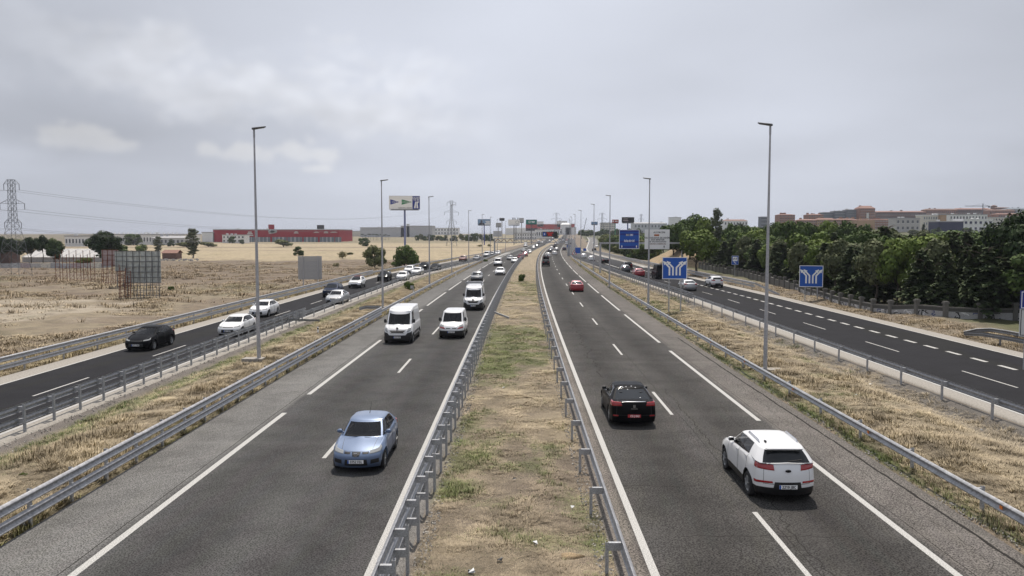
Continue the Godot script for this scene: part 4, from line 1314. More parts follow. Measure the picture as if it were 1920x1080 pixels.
	var rows := [[5.0, 5.0, 6.2, 7.6], [10.0, 5.5, 6.5, 8.2], [17.0, 6.5, 7.0, 8.6], [26.0, 8.0, 7.2, 9.0]]
	for r in rows.size():
		var s := 0.0
		var d := 66.0
		while d < 235.0:
			var base := 0.0
			for k in path.size() - 1:
				if d >= path[k].y and d < path[k + 1].y: base = lerpf(path[k].x, path[k + 1].x, (d - path[k].y) / (path[k + 1].y - path[k].y))
			if d >= 176.0: base = 42.0 + (d - 176.0) * 0.07
			if d < 78.0: base = 42.0
			var x: float = base + rows[r][0] + rng.randf_range(-1.5, 1.5)
			var kind: String = ["conifer", "broad", "conifer", "broad", "bright", "olive"][rng.randi_range(0, 5)]
			if d > 140.0: kind = ["broad", "bright", "broad"][rng.randi_range(0, 2)]
			var h := rng.randf_range(rows[r][2], rows[r][3]) + (2.0 if d > 150.0 else 0.0)
			if not (r == 0 and d > 180.0 and d < 226.0):
				plant(kind, rng.randi_range(0, 3), x, d, rng.randf_range(5.0, 7.5) if kind != "conifer" else rng.randf_range(4.0, 5.5), h, "%s in %s row, %s" % [{conifer = "dark conifer", broad = "dark leafy tree", bright = "light green leafy tree", olive = "grey green leafy tree"}[kind], ["second", "third", "fourth", "fifth"][r], beside(x, d)], g)
			d += rows[r][1] * rng.randf_range(0.85, 1.15) * (1.0 if d < 140.0 else 1.25)
	# farther back the canopy rises towards the town
	var d := 100.0
	while d < 620.0:
		var x := maxf(75.0, 0.24 * d)
		while x < 0.66 * d + 12.0:
			var kind: String = ["broad", "broad", "bright", "olive", "conifer"][rng.randi_range(0, 4)]
			var top := 7.8 + d / 1500.0 * rng.randf_range(-8.0, 7.0)
			var px := x + rng.randf_range(-4.0, 4.0)
			var gy := ground_y(px - bend(d), d)
			plant(kind, rng.randi_range(0, 3), px, d + rng.randf_range(-5.0, 5.0), rng.randf_range(7.5, 11.0) if kind != "conifer" else 5.5, maxf(top - gy, 6.0), "%s in canopy %s, %s" % [{conifer = "dark conifer", broad = "dark leafy tree", bright = "light green tree", olive = "grey green tree"}[kind], "near the front" if d < 150.0 else ("halfway back" if d < 330.0 else "below the town"), beside(x, d)], g)
			x += (9.0 + d * 0.02) * rng.randf_range(0.8, 1.2)
		d *= 1.15
	for q in [["broad", 0, 40.32, 185.0, 9.0, 12.2, "tall dark leafy tree by white overhead sign"], ["broad", 1, 39.57, 200.0, 9.5, 10.4, "broad leafy tree directly behind the white overhead sign's edge"], ["bright", 2, 42.84, 180.0, 6.5, 11.5, "light green tall tree left of the pale poplar"], ["poplar", 1, 44.12, 176.0, 3.6, 13.2, "tall pale poplar standing above the wood"], ["bright", 3, 34.01, 150.0, 8.5, 9.0, "light green spreading tree below the pale poplar"], ["pine", 2, 55.34, 200.0, 9.0, 9.8, "dark pine left of the right lamp post"], ["bright", 0, 46.35, 125.0, 9.0, 8.6, "bright green domed tree above the tree backed arrow sign"], ["pine", 0, 51.92, 82.0, 8.5, 9.8, "big dark pine at the right edge"], ["pine", 1, 47.56, 72.0, 8.0, 9.4, "dark pine beyond the right edge of the view"], ["conifer", 1, 45.96, 100.0, 5.5, 9.2, "tall ragged dark conifer rising above the graffiti wall"], ["broad", 2, 64.22, 115.0, 9.0, 8.2, "dark spreading tree above the right part of the graffiti"]]:
		plant(q[0], q[1], q[2], q[3], q[4], q[5], q[6])
	for q in [[1612.0, 12.0], [1626.0, 10.0], [1728.0, 13.0], [1756.0, 11.0], [1801.0, 10.0], [1814.0, 10.0], [1826.0, 9.0], [1849.0, 10.0], [1858.0, 9.0], [1876.0, 9.0], [1490.0, 8.0], [1640.0, 9.0]]:
		var dd := 470.0
		plant("cypress", int(q[0]) % 2, (q[0] - 966.0) * dd / 1500.0, dd, 2.6, q[1], "slim dark cypress below the town, " + beside(q[0] - 966.0, 1500.0), "slim cypresses below the town")
	order_the_crowd()

func tuft(blades: int, lean: float) -> ArrayMesh:
	var m := MB.new()
	for k in blades:
		var a := TAU * k / blades + rng.randf_range(-0.4, 0.4)
		var o := Vector3(cos(a), 0, sin(a)) * rng.randf_range(0.02, 0.5)
		var h := rng.randf_range(0.55, 1.0)
		var tip := o + Vector3(cos(a) * lean * rng.randf_range(0.3, 1.0), h, sin(a) * lean * rng.randf_range(0.3, 1.0))
		var w := Vector3(-sin(a), 0, cos(a)) * rng.randf_range(0.022, 0.04)
		var mid := o.lerp(tip, 0.55) + Vector3(0, 0.1, 0)
		var i := m.v.size()
		m.v.append(o - w); m.v.append(o + w); m.v.append(mid - w * 0.7); m.v.append(mid + w * 0.7); m.v.append(tip)
		for q in 5:
			m.n.append(Vector3(cos(a) * 0.3, 1, sin(a) * 0.3).normalized()); m.c.append(Color.WHITE); m.u.append(Vector2.ZERO)
		m.i.append_array(PackedInt32Array([i, i + 2, i + 1, i + 1, i + 2, i + 3, i + 2, i + 4, i + 3]))
	return m.mesh()

func strew(called: String, label: String, mesh_: Mesh, count: int, a: float, b: float, x0: float, x1: float, far_x: float, tall: Array, wide: float, base: Color, spread_: float, where: Callable) -> void:
	var places := []
	var tints := []
	var tries := 0
	while places.size() < count and tries < count * 6:
		tries += 1
		var d := a * pow(b / a, pow(rng.randf(), 1.15))
		var x := rng.randf_range(x0, x1 if far_x == 0.0 else lerpf(x1, far_x, 0.0))
		if far_x != 0.0 and x < x0 + 0.0: continue
		if rng.randf() > where.call(x, d): continue
		var wx := warp(x, d)
		var p := at(wx, d, ground_y(x, d) - 0.01)
		var g := noise.get_noise_2d(x * 9.0 + 500.0, d * 6.0)
		var h: float = rng.randf_range(tall[0], tall[1]) * clampf(0.85 + 1.3 * g, 0.35, 1.7)
		var w := wide * rng.randf_range(0.7, 1.3) * (1.0 + d * 0.004)
		places.append(Transform3D(Basis(Vector3.UP, rng.randf() * TAU).scaled(Vector3(w, h, w)), p))
		var c := base.lerp(ground_colour(x, d) * 1.15, spread_) * rng.randf_range(0.6, 1.3) * (1.0 + 0.5 * noise2.get_noise_2d(x * 12.0, d * 7.0))
		c.a = 1.0
		tints.append(c)
	var o := copies(called, mesh_, M.blade, places, tints)
	tag(o, label, "", "", "stuff")

func build_grass() -> void:
	var short := tuft(14, 0.8)
	var long := tuft(13, 0.5)
	var matted := tuft(14, 1.0)
	var n := func(x: float, d: float) -> float: return noise.get_noise_2d(x * 1.1 + 300.0, d * 0.5) + 0.35 * noise2.get_noise_2d(x * 6.0, d * 6.0)
	strew("median_dry_grass", "short dry grass on the median", matted, 34000, 14.0, 170.0, -2.35, 2.2, 0.0, [0.03, 0.08], 0.16, STRAW, 0.7, func(x, d): return 0.4 + 0.6 * smoothstep(-0.3, 0.5, noise.get_noise_2d(x * 2.2, d * 2.2)))
	strew("median_green_grass", "green grass tufts on the median", long, 9000, 14.0, 150.0, -2.35, 2.2, 0.0, [0.05, 0.15], 0.15, Color(0.115, 0.155, 0.045), 0.25, func(x, d): return 0.02 + smoothstep(0.05, 0.4, n.call(x, d)))
	strew("left_verge_dry_grass", "dry straw coloured grass on the left verge", matted, 42000, 18.0, 220.0, -18.4, -13.1, 0.0, [0.07, 0.2], 0.2, STRAW * 1.0, 0.3, func(x, d): return 0.85 if x > -16.4 else 0.25)
	strew("left_verge_weeds", "low green weeds in the ditch of the left verge", short, 9000, 18.0, 220.0, -18.7, -15.6, 0.0, [0.06, 0.2], 0.2, Color(0.09, 0.125, 0.03), 0.2, func(x, d): return 0.15 + smoothstep(-15.8, -17.0, x) * (0.5 + noise2.get_noise_2d(x * 6.0, d * 6.0)))
	strew("left_rail_weeds", "weeds growing under the left guardrail", long, 3500, 16.0, 160.0, -14.0, -12.95, 0.0, [0.08, 0.3], 0.16, Color(0.17, 0.165, 0.06), 0.3, func(x, d): return clampf(0.5 + 1.5 * noise.get_noise_2d(x, d * 3.0), 0.05, 1.0))
	strew("right_verge_dry_grass", "dry straw coloured grass on the right verge", matted, 42000, 18.0, 240.0, 13.0, 20.8, 0.0, [0.06, 0.18], 0.2, STRAW * 0.95, 0.3, func(x, d): return 0.8 if x < 17.8 else 0.3)
	strew("right_verge_green_grass", "green grass patches on the right verge", long, 8000, 16.0, 200.0, 12.55, 20.8, 0.0, [0.07, 0.22], 0.15, Color(0.10, 0.135, 0.035), 0.2, func(x, d): return 0.6 if x < 13.3 else smoothstep(0.05, 0.35, n.call(x, d)))
	strew("verge_stalks", "taller pale stalks standing in both verges", long, 5000, 18.0, 160.0, -17.0, -13.2, 0.0, [0.16, 0.34], 0.24, STRAW * 0.95, 0.3, func(x, d): return smoothstep(0.0, 0.3, noise.get_noise_2d(x * 4.0, d * 3.0)))
	strew("verge_stalks", "taller pale stalks standing in the right verge", long, 5000, 18.0, 160.0, 13.4, 18.0, 0.0, [0.14, 0.3], 0.24, STRAW * 0.95, 0.3, func(x, d): return smoothstep(0.0, 0.3, noise.get_noise_2d(x * 4.0, d * 3.0)))
	strew("field_weeds", "tall dry weeds in the left field", long, 30000, 40.0, 230.0, -100.0, -28.9, 0.0, [0.08, 0.28], 0.5, Color(0.32, 0.255, 0.165), 0.65, func(x, d): return smoothstep(-0.1, 0.35, noise.get_noise_2d(x * 1.4 + 50.0, d * 1.4)) * (0.15 if Vector2((x + 57.0) / 16.0, (d - 79.0) / 20.0).length() < 1.0 else 1.0))
	strew("field_brush", "brown dry brush in strips across the left field", long, 4500, 70.0, 190.0, -120.0, -33.0, 0.0, [0.25, 0.6], 0.6, Color(0.24, 0.185, 0.12), 0.4, func(x, d): return smoothstep(0.12, 0.4, noise.get_noise_2d(x * 0.7 + 900.0, d * 2.6)))
	strew("field_edge_grass", "grass along the field side of the left service road", long, 9000, 26.0, 260.0, -32.5, -28.5, 0.0, [0.1, 0.4], 0.3, Color(0.28, 0.235, 0.12), 0.4, func(x, d): return 0.8)
	strew("right_bank_grass", "dry grass on the bank before the graffiti wall", long, 9000, 40.0, 240.0, 34.2, 38.0, 0.0, [0.06, 0.22], 0.28, Color(0.27, 0.21, 0.13), 0.55, func(x, d): return 0.8)
	# gravel beside the ditches
	var m := MB.new()
	m.box(Vector3.ZERO, Vector3(1, 0.7, 0.8))
	var pebble := m.mesh()
	var places := []
	var tints := []
	for k in 9000:
		var d := 16.0 * pow(9.0, rng.randf())
		var x: float = [rng.randf_range(-19.2, -18.4), rng.randf_range(18.2, 21.1), rng.randf_range(-2.45, -2.1), rng.randf_range(1.9, 2.35), rng.randf_range(12.4, 12.75)][rng.randi_range(0, 4)]
		var s := rng.randf_range(0.02, 0.06)
		places.append(Transform3D(Basis(Vector3(rng.randf(), 1, rng.randf()).normalized(), rng.randf() * TAU).scaled(Vector3.ONE * s), at(warp(x, d), d, ground_y(x, d) + 0.01)))
		var v := rng.randf_range(0.14, 0.42)
		tints.append(Color(v, v * 0.94, v * 0.86))
	tag(copies("gravel", pebble, M.gravel, places, tints), "loose gravel along the rails", "", "", "stuff")

func lamp_post(label: String, x: float, d: float, side: float, tall: float, block: bool) -> void:
	var t := thing("street_lamp", label, "street lamp", Vector3(x, ground_y(x - bend(d), d) + rise(d) - 0.05, -d), 0.0, "tall street lamps along the carriageways")
	var m := MB.new()
	m.tube(Vector3.ZERO, Vector3(0, tall, 0), 0.115, 0.045, 14)
	part("pole", m.mesh(), M.pole, t)
	m = MB.new()
	var rows := []
	for k in 9:
		var s := k / 8.0
		var w := 0.09 + 0.08 * sin(PI * minf(s * 1.25 + 0.1, 1.0))
		if k == 8: w = 0.05
		var h := 0.045 * (1.0 - 0.6 * s) + 0.015
		var o := Vector3(side * (-0.1 + 0.78 * s), tall + 0.02 + 0.11 * s, 0)
		rows.append(PackedVector3Array([o + Vector3(0, -h, -w), o + Vector3(0, -h, w), o + Vector3(0, h * 0.3, w * 0.95), o + Vector3(0, h, w * 0.4), o + Vector3(0, h, -w * 0.4), o + Vector3(0, h * 0.3, -w * 0.95), o + Vector3(0, -h, -w)]))
	m.grid(rows, side > 0.0)
	var hd := part("lamp_head", m.mesh(), M.lamp_head, t)
	m = MB.new()
	m.box(Vector3(side * 0.42, tall + 0.04, 0), Vector3(0.36, 0.02, 0.16), Basis(Vector3(0, 0, 1), side * 0.14))
	part("lens", m.mesh(), M.lens, hd)
	m = MB.new()
	m.tube(Vector3(0, tall - 0.5, 0), Vector3(0, tall + 0.05, 0), 0.06, 0.055, 10)
	part("collar", m.mesh(), M.galvanised, t)
	m = MB.new()
	m.box(Vector3(0, 1.1, 0.122), Vector3(0.12, 0.4, 0.02))
	part("door", m.mesh(), M.galvanised, t)
	if block:
		m = MB.new()
		m.box(Vector3(0.3 * side * -1.0, 0.02, 0.05), Vector3(1.2, 0.4, 0.8))
		part("footing", m.mesh(), M.concrete, t)

func arrow(m: MB, pts: Array, w: float, head: float, z: float) -> void:
	var p0 := Vector2(pts[0][0], pts[0][1])
	for k in range(1, pts.size()):
		var a := Vector2(pts[k - 1][0], pts[k - 1][1])
		var b := Vector2(pts[k][0], pts[k][1])
		var t := (b - a).normalized()
		var nn := Vector2(-t.y, t.x) * w / 2
		var e := t * (w * 0.2 if k < pts.size() - 1 else 0.0)
		b += e
		m.quad(Vector3(a.x + nn.x, a.y + nn.y, z + 0.001 * k), Vector3(a.x - nn.x, a.y - nn.y, z + 0.001 * k), Vector3(b.x - nn.x, b.y - nn.y, z + 0.001 * k), Vector3(b.x + nn.x, b.y + nn.y, z + 0.001 * k))
		if k == pts.size() - 1 and head > 0.0:
			m.tri(Vector3(b.x + nn.x * head, b.y + nn.y * head, z + 0.004), Vector3(b.x - nn.x * head, b.y - nn.y * head, z + 0.004), Vector3(b.x + t.x * w * head, b.y + t.y * w * head, z + 0.004))

func panel(w: float, h: float, thick := 0.04) -> ArrayMesh:
	var m := MB.new()
	m.box(Vector3.ZERO, Vector3(w, h, thick))
	return m.mesh()

func frame(w: float, h: float, b: float, z: float) -> ArrayMesh:
	var m := MB.new()
	m.box(Vector3(0, h / 2 - b / 2, z), Vector3(w, b, 0.01))
	m.box(Vector3(0, -h / 2 + b / 2, z), Vector3(w, b, 0.01))
	m.box(Vector3(-w / 2 + b / 2, 0, z), Vector3(b, h - 2 * b, 0.01))
	m.box(Vector3(w / 2 - b / 2, 0, z), Vector3(b, h - 2 * b, 0.01))
	return m.mesh()

func post_sign(called: String, label: String, p: Vector3, w: float, h: float, low: float, legs: Array, face: Material, turn := 0.0) -> MeshInstance3D:
	var t := thing(called, label, "road sign", p, turn)
	var b := part("panel", panel(w, h), face, t, Vector3(0, low + h / 2, 0))
	part("border", frame(w, h, w * 0.025, 0.022), M.white, b)
	var m := MB.new()
	for x in legs:
		m = MB.new()
		m.box(Vector3(x, (low + h * 0.9) / 2 - 0.2, -0.06), Vector3(0.1, low + h * 0.9 + 0.4, 0.07))
		part("post", m.mesh(), M.galvanised, t)
	return b

func lanes_sign(label: String, p: Vector3, w: float, h: float, low: float, legs: Array, turn: float) -> void:
	var b := post_sign("lane_split_sign", label, p, w, h, low, legs, M.sign_blue, turn)
	for s in [[-0.21, -0.40, -0.02], [-0.07, -0.25, 0.0], [0.07, 0.25, 0.0], [0.21, 0.40, 0.02]]:
		var m := MB.new()
		arrow(m, [[s[0] * w, -0.33 * h], [s[0] * w, 0.03 * h], [(s[1] + s[2]) * w * 0.86, 0.20 * h]], 0.066 * w, 2.5, 0.024)
		part("arrow", m.mesh(), M.white, b)

func build_furniture() -> void:
	var seen_l := ["beside the near left guardrail, above the black hatchback", "behind the first white van", "third from the front on the left, beside the small verge bush", "fourth from the front on the left", "fifth on the left, past the pickup", "sixth on the left side", "seventh on the left, near the overhead gantry", "eighth on the left side, far off", "ninth on the left side, far off"]
	var spots := [[-15.2, 47.0], [-13.55, 81.5], [-12.4, 115.5], [-11.9, 150.0], [-10.5, 181.0], [-8.9, 216.0], [-7.9, 254.0], [-6.5, 290.0], [-4.0, 330.0]]
	for k in spots.size(): lamp_post("tall grey street lamp " + seen_l[k], spots[k][0], spots[k][1], 1.0, 13.65 - 0.65 * minf(k, 1), k < 3)
	var seen_r := ["on a concrete footing behind the right guardrail", "left of the lane split sign", "third from the front on the right, left of the gantry", "fourth in the right row", "fifth on the right side", "sixth on the right, by the warning sign", "seventh on the right side, far off", "eighth on the right side, far off", "ninth on the right side, far off"]
	spots = [[13.95, 44.3], [13.6, 81.5], [13.8, 117.0], [15.2, 155.0], [15.8, 193.0], [17.3, 232.0], [19.0, 270.0], [21.0, 310.0], [24.0, 350.0]]
	for k in spots.size(): lamp_post("tall grey street lamp " + seen_r[k], spots[k][0], spots[k][1], -1.0, 13.65 - 0.3 * minf(k, 1), k < 3)
	# signs
	lanes_sign("blue sign with four white arrows splitting left and right, on the verge before the gantry", Vector3(15.25, -0.1, -76.5), 2.35, 2.1, 3.55, [-0.5, 0.62], -0.05)
	lanes_sign("blue sign with four white splitting arrows in front of the dark trees", Vector3(34.4, 0.0, -93.0), 2.6, 2.5, 1.6, [-0.62, 0.72], -0.28)
	var b := post_sign("parking_sign", "small blue and white service sign by the trees, left of the right lamp", Vector3(38.3, 0.1, -139.5), 1.15, 1.55, 2.3, [0.0], M.sign_blue, -0.2)
	part("pictogram_field", panel(0.8, 0.75, 0.01), M.white, b, Vector3(0, 0.22, 0.026))
	var m := MB.new()
	for q in [[-0.2, 0.1], [0.16, 0.1]]:
		m.box(Vector3(q[0], 0.2, 0.036), Vector3(0.12, 0.28, 0.006))
		m.box(Vector3(q[0] + 0.08, 0.36, 0.036), Vector3(0.2, 0.08, 0.006))
	part("pictogram", m.mesh(), M.ink, b)
	m = MB.new()
	arrow(m, [[0.2, -0.5], [0.0, -0.5], [-0.12, -0.34]], 0.1, 2.0, 0.026)
	part("arrow", m.mesh(), M.white, b)
	# sign at the right edge of the frame: a blue panel over a white one
	var t := thing("direction_sign", "blue panel over a white panel on a post, cut by the right edge", "road sign", Vector3(30.1, 0.0, -45.6), -0.12)
	for q in [[3.92, 1.05, "upper_panel", M.deep_blue], [2.62, 1.6, "lower_panel", M.dull_white]]:
		b = part(q[2], panel(2.4, q[1]), q[3], t, Vector3(0, q[0] + 0.1, 0))
		part("border", frame(2.3, q[1] - 0.1, 0.04, 0.022), M.white if q[3] == M.deep_blue else M.ink, b)
	m = MB.new()
	for x in [-0.8, 0.8]: m.box(Vector3(x, 2.0, -0.07), Vector3(0.12, 4.6, 0.09))
	part("posts", m.mesh(), M.galvanised, t)
	# portal over the service road
	t = thing("sign_gantry", "grey steel portal over the right service road carrying two big signs", "gantry", Vector3(0, 0, -153.0))
	m = MB.new()
	m.box(Vector3(16.25, 2.9, 0), Vector3(0.34, 6.0, 0.34))
	part("post", m.mesh(), M.pole, t)
	m = MB.new()
	m.box(Vector3(31.9, 2.9, 0), Vector3(0.34, 6.0, 0.34))
	part("post", m.mesh(), M.pole, t)
	m = MB.new()
	m.box(Vector3(24.07, 6.0, 0), Vector3(16.0, 0.32, 0.32))
	part("beam", m.mesh(), M.pole, t)
	t = thing("overhead_sign", "blue overhead sign reading Madrid with two down arrows", "road sign", Vector3(21.7, 6.72, -152.6), 0.02)
	b = part("panel", panel(3.85, 3.65), M.sign_blue, t)
	part("border", frame(3.85, 3.65, 0.09, 0.022), M.white, b)
	for q in [1.35, 0.75, -0.45, -1.45]: part("dark_band", panel(3.6, 0.36, 0.01), M.deep_blue, b, Vector3(0, q + 0.2 if q > 0 else q, 0.022))
	words("lettering", "Madrid", 0.42, M.white, b, Vector3(0, -0.3, 0.035))
	part("road_number", panel(0.62, 0.34, 0.01), M.dull_white, b, Vector3(-0.36, 0.82, 0.03))
	words("lettering", "E-90", 0.26, M.ink, b, Vector3(-0.36, 0.82, 0.04))
	part("road_number", panel(0.62, 0.34, 0.01), M.white, b, Vector3(0.4, 0.82, 0.03))
	words("lettering", "A-5", 0.28, M.sign_blue, b, Vector3(0.4, 0.82, 0.04))
	for x in [-1.4, 1.4]:
		m = MB.new()
		arrow(m, [[x, -1.15], [x, -1.38]], 0.14, 1.9, 0.03)
		part("arrow", m.mesh(), M.white, b)
	t = thing("overhead_sign", "white overhead sign with black place names and an orange plate", "road sign", Vector3(27.0, 6.72, -152.6), 0.02)
	b = part("panel", panel(4.75, 3.75), M.white, t)
	part("border", frame(4.75, 3.75, 0.07, 0.022), M.white, b)
	for q in [["ALCORCÓN", 0.3, 1.3, 0.4], ["VILLAVICIOSA DE ODÓN", 0.3, 0.28, 0.0], ["SAN MARTÍN", 0.3, -0.08, 0.1], ["DE VALDEIGLESIAS", 0.27, -0.45, 0.1]]:
		words("lettering", q[0], q[1], M.ink, b, Vector3(q[3], q[2], 0.035))
	words("lettering", "CENTRO COMERCIAL", 0.24, M.rust, b, Vector3(0.1, -0.88, 0.035))
	part("road_number", panel(0.95, 0.32, 0.01), M.orange, b, Vector3(-0.1, 0.78, 0.03))
	words("lettering", "M-506", 0.24, M.ink, b, Vector3(-0.1, 0.78, 0.04))
	m = MB.new()
	arrow(m, [[1.35, -1.2], [1.35, -1.4]], 0.14, 1.9, 0.03)
	part("arrow", m.mesh(), M.ink, b)
	# truss gantry with the light sign, far down the road
	t = thing("truss_gantry", "long zigzag truss gantry across the distant lanes", "gantry", Vector3(0, 0, -280.0))
	for x in [-7.2, 18.6]:
		m = MB.new()
		m.box(Vector3(x, 3.0, 0), Vector3(0.5, 6.2, 0.5))
		part("post", m.mesh(), M.galvanised, t)
	m = MB.new()
	m.box(Vector3(5.7, 6.05, 0), Vector3(26.0, 0.22, 0.9))
	m.box(Vector3(5.7, 4.7, 0), Vector3(26.0, 0.22, 0.9))
	part("chords", m.mesh(), M.pole, t)
	for k in 12:
		m = MB.new()
		var x := -7.1 + 2.14 * k
		m.bar(Vector3(x, 4.75, 0.3), Vector3(x + 1.07, 6.0, 0.3), 0.16, 0.16)
		m.bar(Vector3(x + 1.07, 6.0, 0.3), Vector3(x + 2.14, 4.75, 0.3), 0.16, 0.16)
		part("brace", m.mesh(), M.rust if k < 3 else M.galvanised, t)
	t = thing("message_sign", "black electronic message sign with glowing red text on the distant gantry", "message sign", Vector3(12.0, 7.6, -279.2))
	b = part("screen", panel(5.1, 1.75, 0.3), M.black, t)
	part("symbol_field", panel(1.1, 1.2, 0.02), M.sign_blue, b, Vector3(-1.8, 0, 0.16))
	m = MB.new()
	m.tri(Vector3(-2.0, -0.5, 0.176), Vector3(-1.5, 0.1, 0.176), Vector3(-1.85, 0.1, 0.176))
	m.tri(Vector3(-2.1, -0.05, 0.178), Vector3(-1.75, -0.05, 0.178), Vector3(-1.6, 0.5, 0.178))
	part("symbol", m.mesh(), M.white, b)
	var led := mat("led_red", 0.4, 0.03, 0.02, 0.5)
	led.emission_enabled = true
	led.emission = Color(1.0, 0.16, 0.1)
	led.emission_energy_multiplier = 0.6
	for q in [["PRECAUCIÓN", 0.42], ["TRÁFICO", 0.0], ["INTENSO", -0.42]]: words("led_text", q[0], 0.3, led, b, Vector3(0.1, q[1], 0.165), Basis(), false, 0.9)
	# smaller signs far along the right
	t = thing("keep_right_sign", "round blue arrow sign at the tip of the far right gore", "road sign", Vector3(21.92, 0, -330.0))
	m = MB.new()
	m.tube(Vector3(0, 0, 0), Vector3(0, 3.2, 0), 0.05, 0.05)
	part("post", m.mesh(), M.galvanised, t)
	m = MB.new()
	m.tube(Vector3(0, 2.6, 0.05), Vector3(0, 2.6, 0.09), 0.75, 0.75, 20)
	b = part("disc", m.mesh(), M.sign_blue, t)
	m = MB.new()
	arrow(m, [[0.0, 2.95], [0.0, 2.4]], 0.16, 2.2, 0.1)
	part("arrow", m.mesh(), M.white, b)
	t = thing("warning_sign", "red bordered triangle warning sign left of the far right lanes", "road sign", Vector3(17.42, 0, -236.0))
	m = MB.new()
	m.tube(Vector3.ZERO, Vector3(0, 3.0, 0), 0.05, 0.05)
	part("post", m.mesh(), M.galvanised, t)
	m = MB.new()
	m.tri(Vector3(-0.75, 1.7, 0.06), Vector3(0.75, 1.7, 0.06), Vector3(0, 3.0, 0.06))
	m.tri(Vector3(0.75, 1.7, 0.05), Vector3(-0.75, 1.7, 0.05), Vector3(0, 3.0, 0.05))
	b = part("panel", m.mesh(), M.red, t)
	m = MB.new()
	m.tri(Vector3(-0.52, 1.82, 0.066), Vector3(0.52, 1.82, 0.066), Vector3(0, 2.75, 0.066))
	part("field", m.mesh(), M.white, b)
	m = MB.new()
	arrow(m, [[0.0, 1.9], [0.0, 2.3]], 0.12, 2.0, 0.07)
	part("arrow", m.mesh(), M.ink, b)
	for q in [[20.48, 262.0, 2.2, 2.0, "pale blue direction sign on the far island"], [26.04, 300.0, 1.2, 1.0, "small blue square sign on the green island"]]:
		post_sign("direction_sign", q[4], Vector3(q[0], 0.0, -q[1]), q[2], q[3], 1.3, [-0.4, 0.4], M.sign_blue)
	# the back of a big road sign in the field
	t = thing("road_sign_back", "louvred grey back of a large road sign on two posts in the field", "road sign", Vector3(-30.7, -0.2, -119.5), 0.1)
	for k in 17:
		m = MB.new()
		m.box(Vector3(0, 1.25 + 0.205 * k, 0), Vector3(3.5, 0.19, 0.05))
		m.box(Vector3(0, 1.17 + 0.205 * k, 0.03), Vector3(3.5, 0.02, 0.05))
		part("slat", m.mesh(), M.galvanised, t)
	for x in [-1.0, 1.15]:
		m = MB.new()
		m.box(Vector3(x, 2.2, 0.1), Vector3(0.13, 5.0, 0.14))
		part("post", m.mesh(), M.pole, t)
	# marker posts and bits on the left verge
	for q in [[-14.55, 59.81, "white marker post in the grass left of the first white van"], [-12.62, 101.24, "white marker post beyond the small verge bush"], [-10.53, 145.75, "white marker post by the fourth left lamp"]]:
		t = thing("marker_post", q[2], "marker post", Vector3(q[0] - 0.3, -0.05, -q[1]), 0.0, "white marker posts on the left verge")
		m = MB.new()
		m.box(Vector3(0, 0.42, 0), Vector3(0.11, 0.85, 0.07))
		part("post", m.mesh(), M.white, t)
		m = MB.new()
		m.box(Vector3(0, 0.72, 0), Vector3(0.115, 0.12, 0.075))
		part("band", m.mesh(), M.ink, t)
	t = thing("small_plate_sign", "small grey plate on a thin post in the verge by the bush", "road sign", Vector3(-13.45, 0, -104.0))
	m = MB.new()
	m.tube(Vector3.ZERO, Vector3(0, 0.7, 0), 0.025, 0.025, 6)
	part("post", m.mesh(), M.galvanised, t)
	part("plate", panel(0.4, 0.4, 0.02), M.galvanised, t, Vector3(0, 0.85, 0.03))
	t = thing("bottle", "white plastic bottle lying in the grass beside the left shoulder", "bottle", Vector3(-13.15, 0.03, -20.8), 0.9)
	m = MB.new()
	m.lathe([[0.0, -0.14], [0.045, -0.14], [0.05, -0.1], [0.05, 0.06], [0.02, 0.12], [0.018, 0.15], [0.0, 0.15]], Vector3(0, 0.05, 0), Basis(), 12)
	part("body", m.mesh(), M.white, t)
	m = MB.new()
	m.lathe([[0.0, 0.15], [0.022, 0.15], [0.022, 0.18], [0.0, 0.18]], Vector3(0, 0.05, 0), Basis(), 10)
	part("cap", m.mesh(), M.deep_blue, t)
	# litter and stones
	var where := [[-1.0, 17.9, "on the median by the near left posts"], [-0.35, 18.6, "near the bottom of the median"], [0.0, 24.8, "in the middle of the median among green tufts"], [0.5, 19.6, "left of the pale stone in the median"], [1.6, 22.2, "near the right rail of the median"], [0.1, 17.3, "at the very bottom of the median"], [15.9, 37.0, "in the right verge below the lamp"], [16.4, 25.4, "in the right verge near the frame edge"], [19.0, 32.2, "beside the gravel of the right ditch"], [-0.6, 40.0, "on the median level with the black saloon"], [18.4, 41.0, "by the gravel strip on the right"], [-14.0, 30.5, "in the left verge behind the rails"]]
	for q in where:
		m = MB.new()
		var r := PackedVector3Array()
		for k in 6: r.append(Vector3(rng.randf_range(-0.1, 0.1), rng.randf_range(0.0, 0.09), rng.randf_range(-0.1, 0.1)))
		m.quad(r[0], r[1], r[2], r[3])
		m.quad(r[2], r[3], r[4], r[5])
		m.tri(r[0], r[4], r[1])
		tag(part("litter", m.mesh(), M.white, self, Vector3(q[0], ground_y(q[0], q[1]) + 0.03, -q[1])), "crumpled white scrap of litter " + q[2], "litter", "scraps of litter in the verges")
	for q in [[1.35, 19.0, 0.3, "flat pale stone on the median near the right rail"], [0.2, 62.0, 0.3, "pale stone on the median level with the vans"], [16.2, 33.6, 0.3, "pale slab lying in the right verge"]]:
		m = MB.new()
		var rows := []
		for y in 4:
			var r := PackedVector3Array()
			for k in 9:
				var a := TAU * k / 8.0
				var s: float = q[2] * [1.0, 0.92, 0.6, 0.02][y] * (1.0 + 0.25 * sin(a * 3.0 + q[0]))
				r.append(Vector3(cos(a) * s, [-0.05, 0.03, 0.06, 0.065][y], sin(a) * s * 0.6))
			rows.append(r)
		m.grid(rows, true)
		tag(part("stone", m.mesh(), M.bank, self, Vector3(q[0], ground_y(q[0], q[1]) + 0.015, -q[1])), q[3], "stone", "pale stones in the verges")

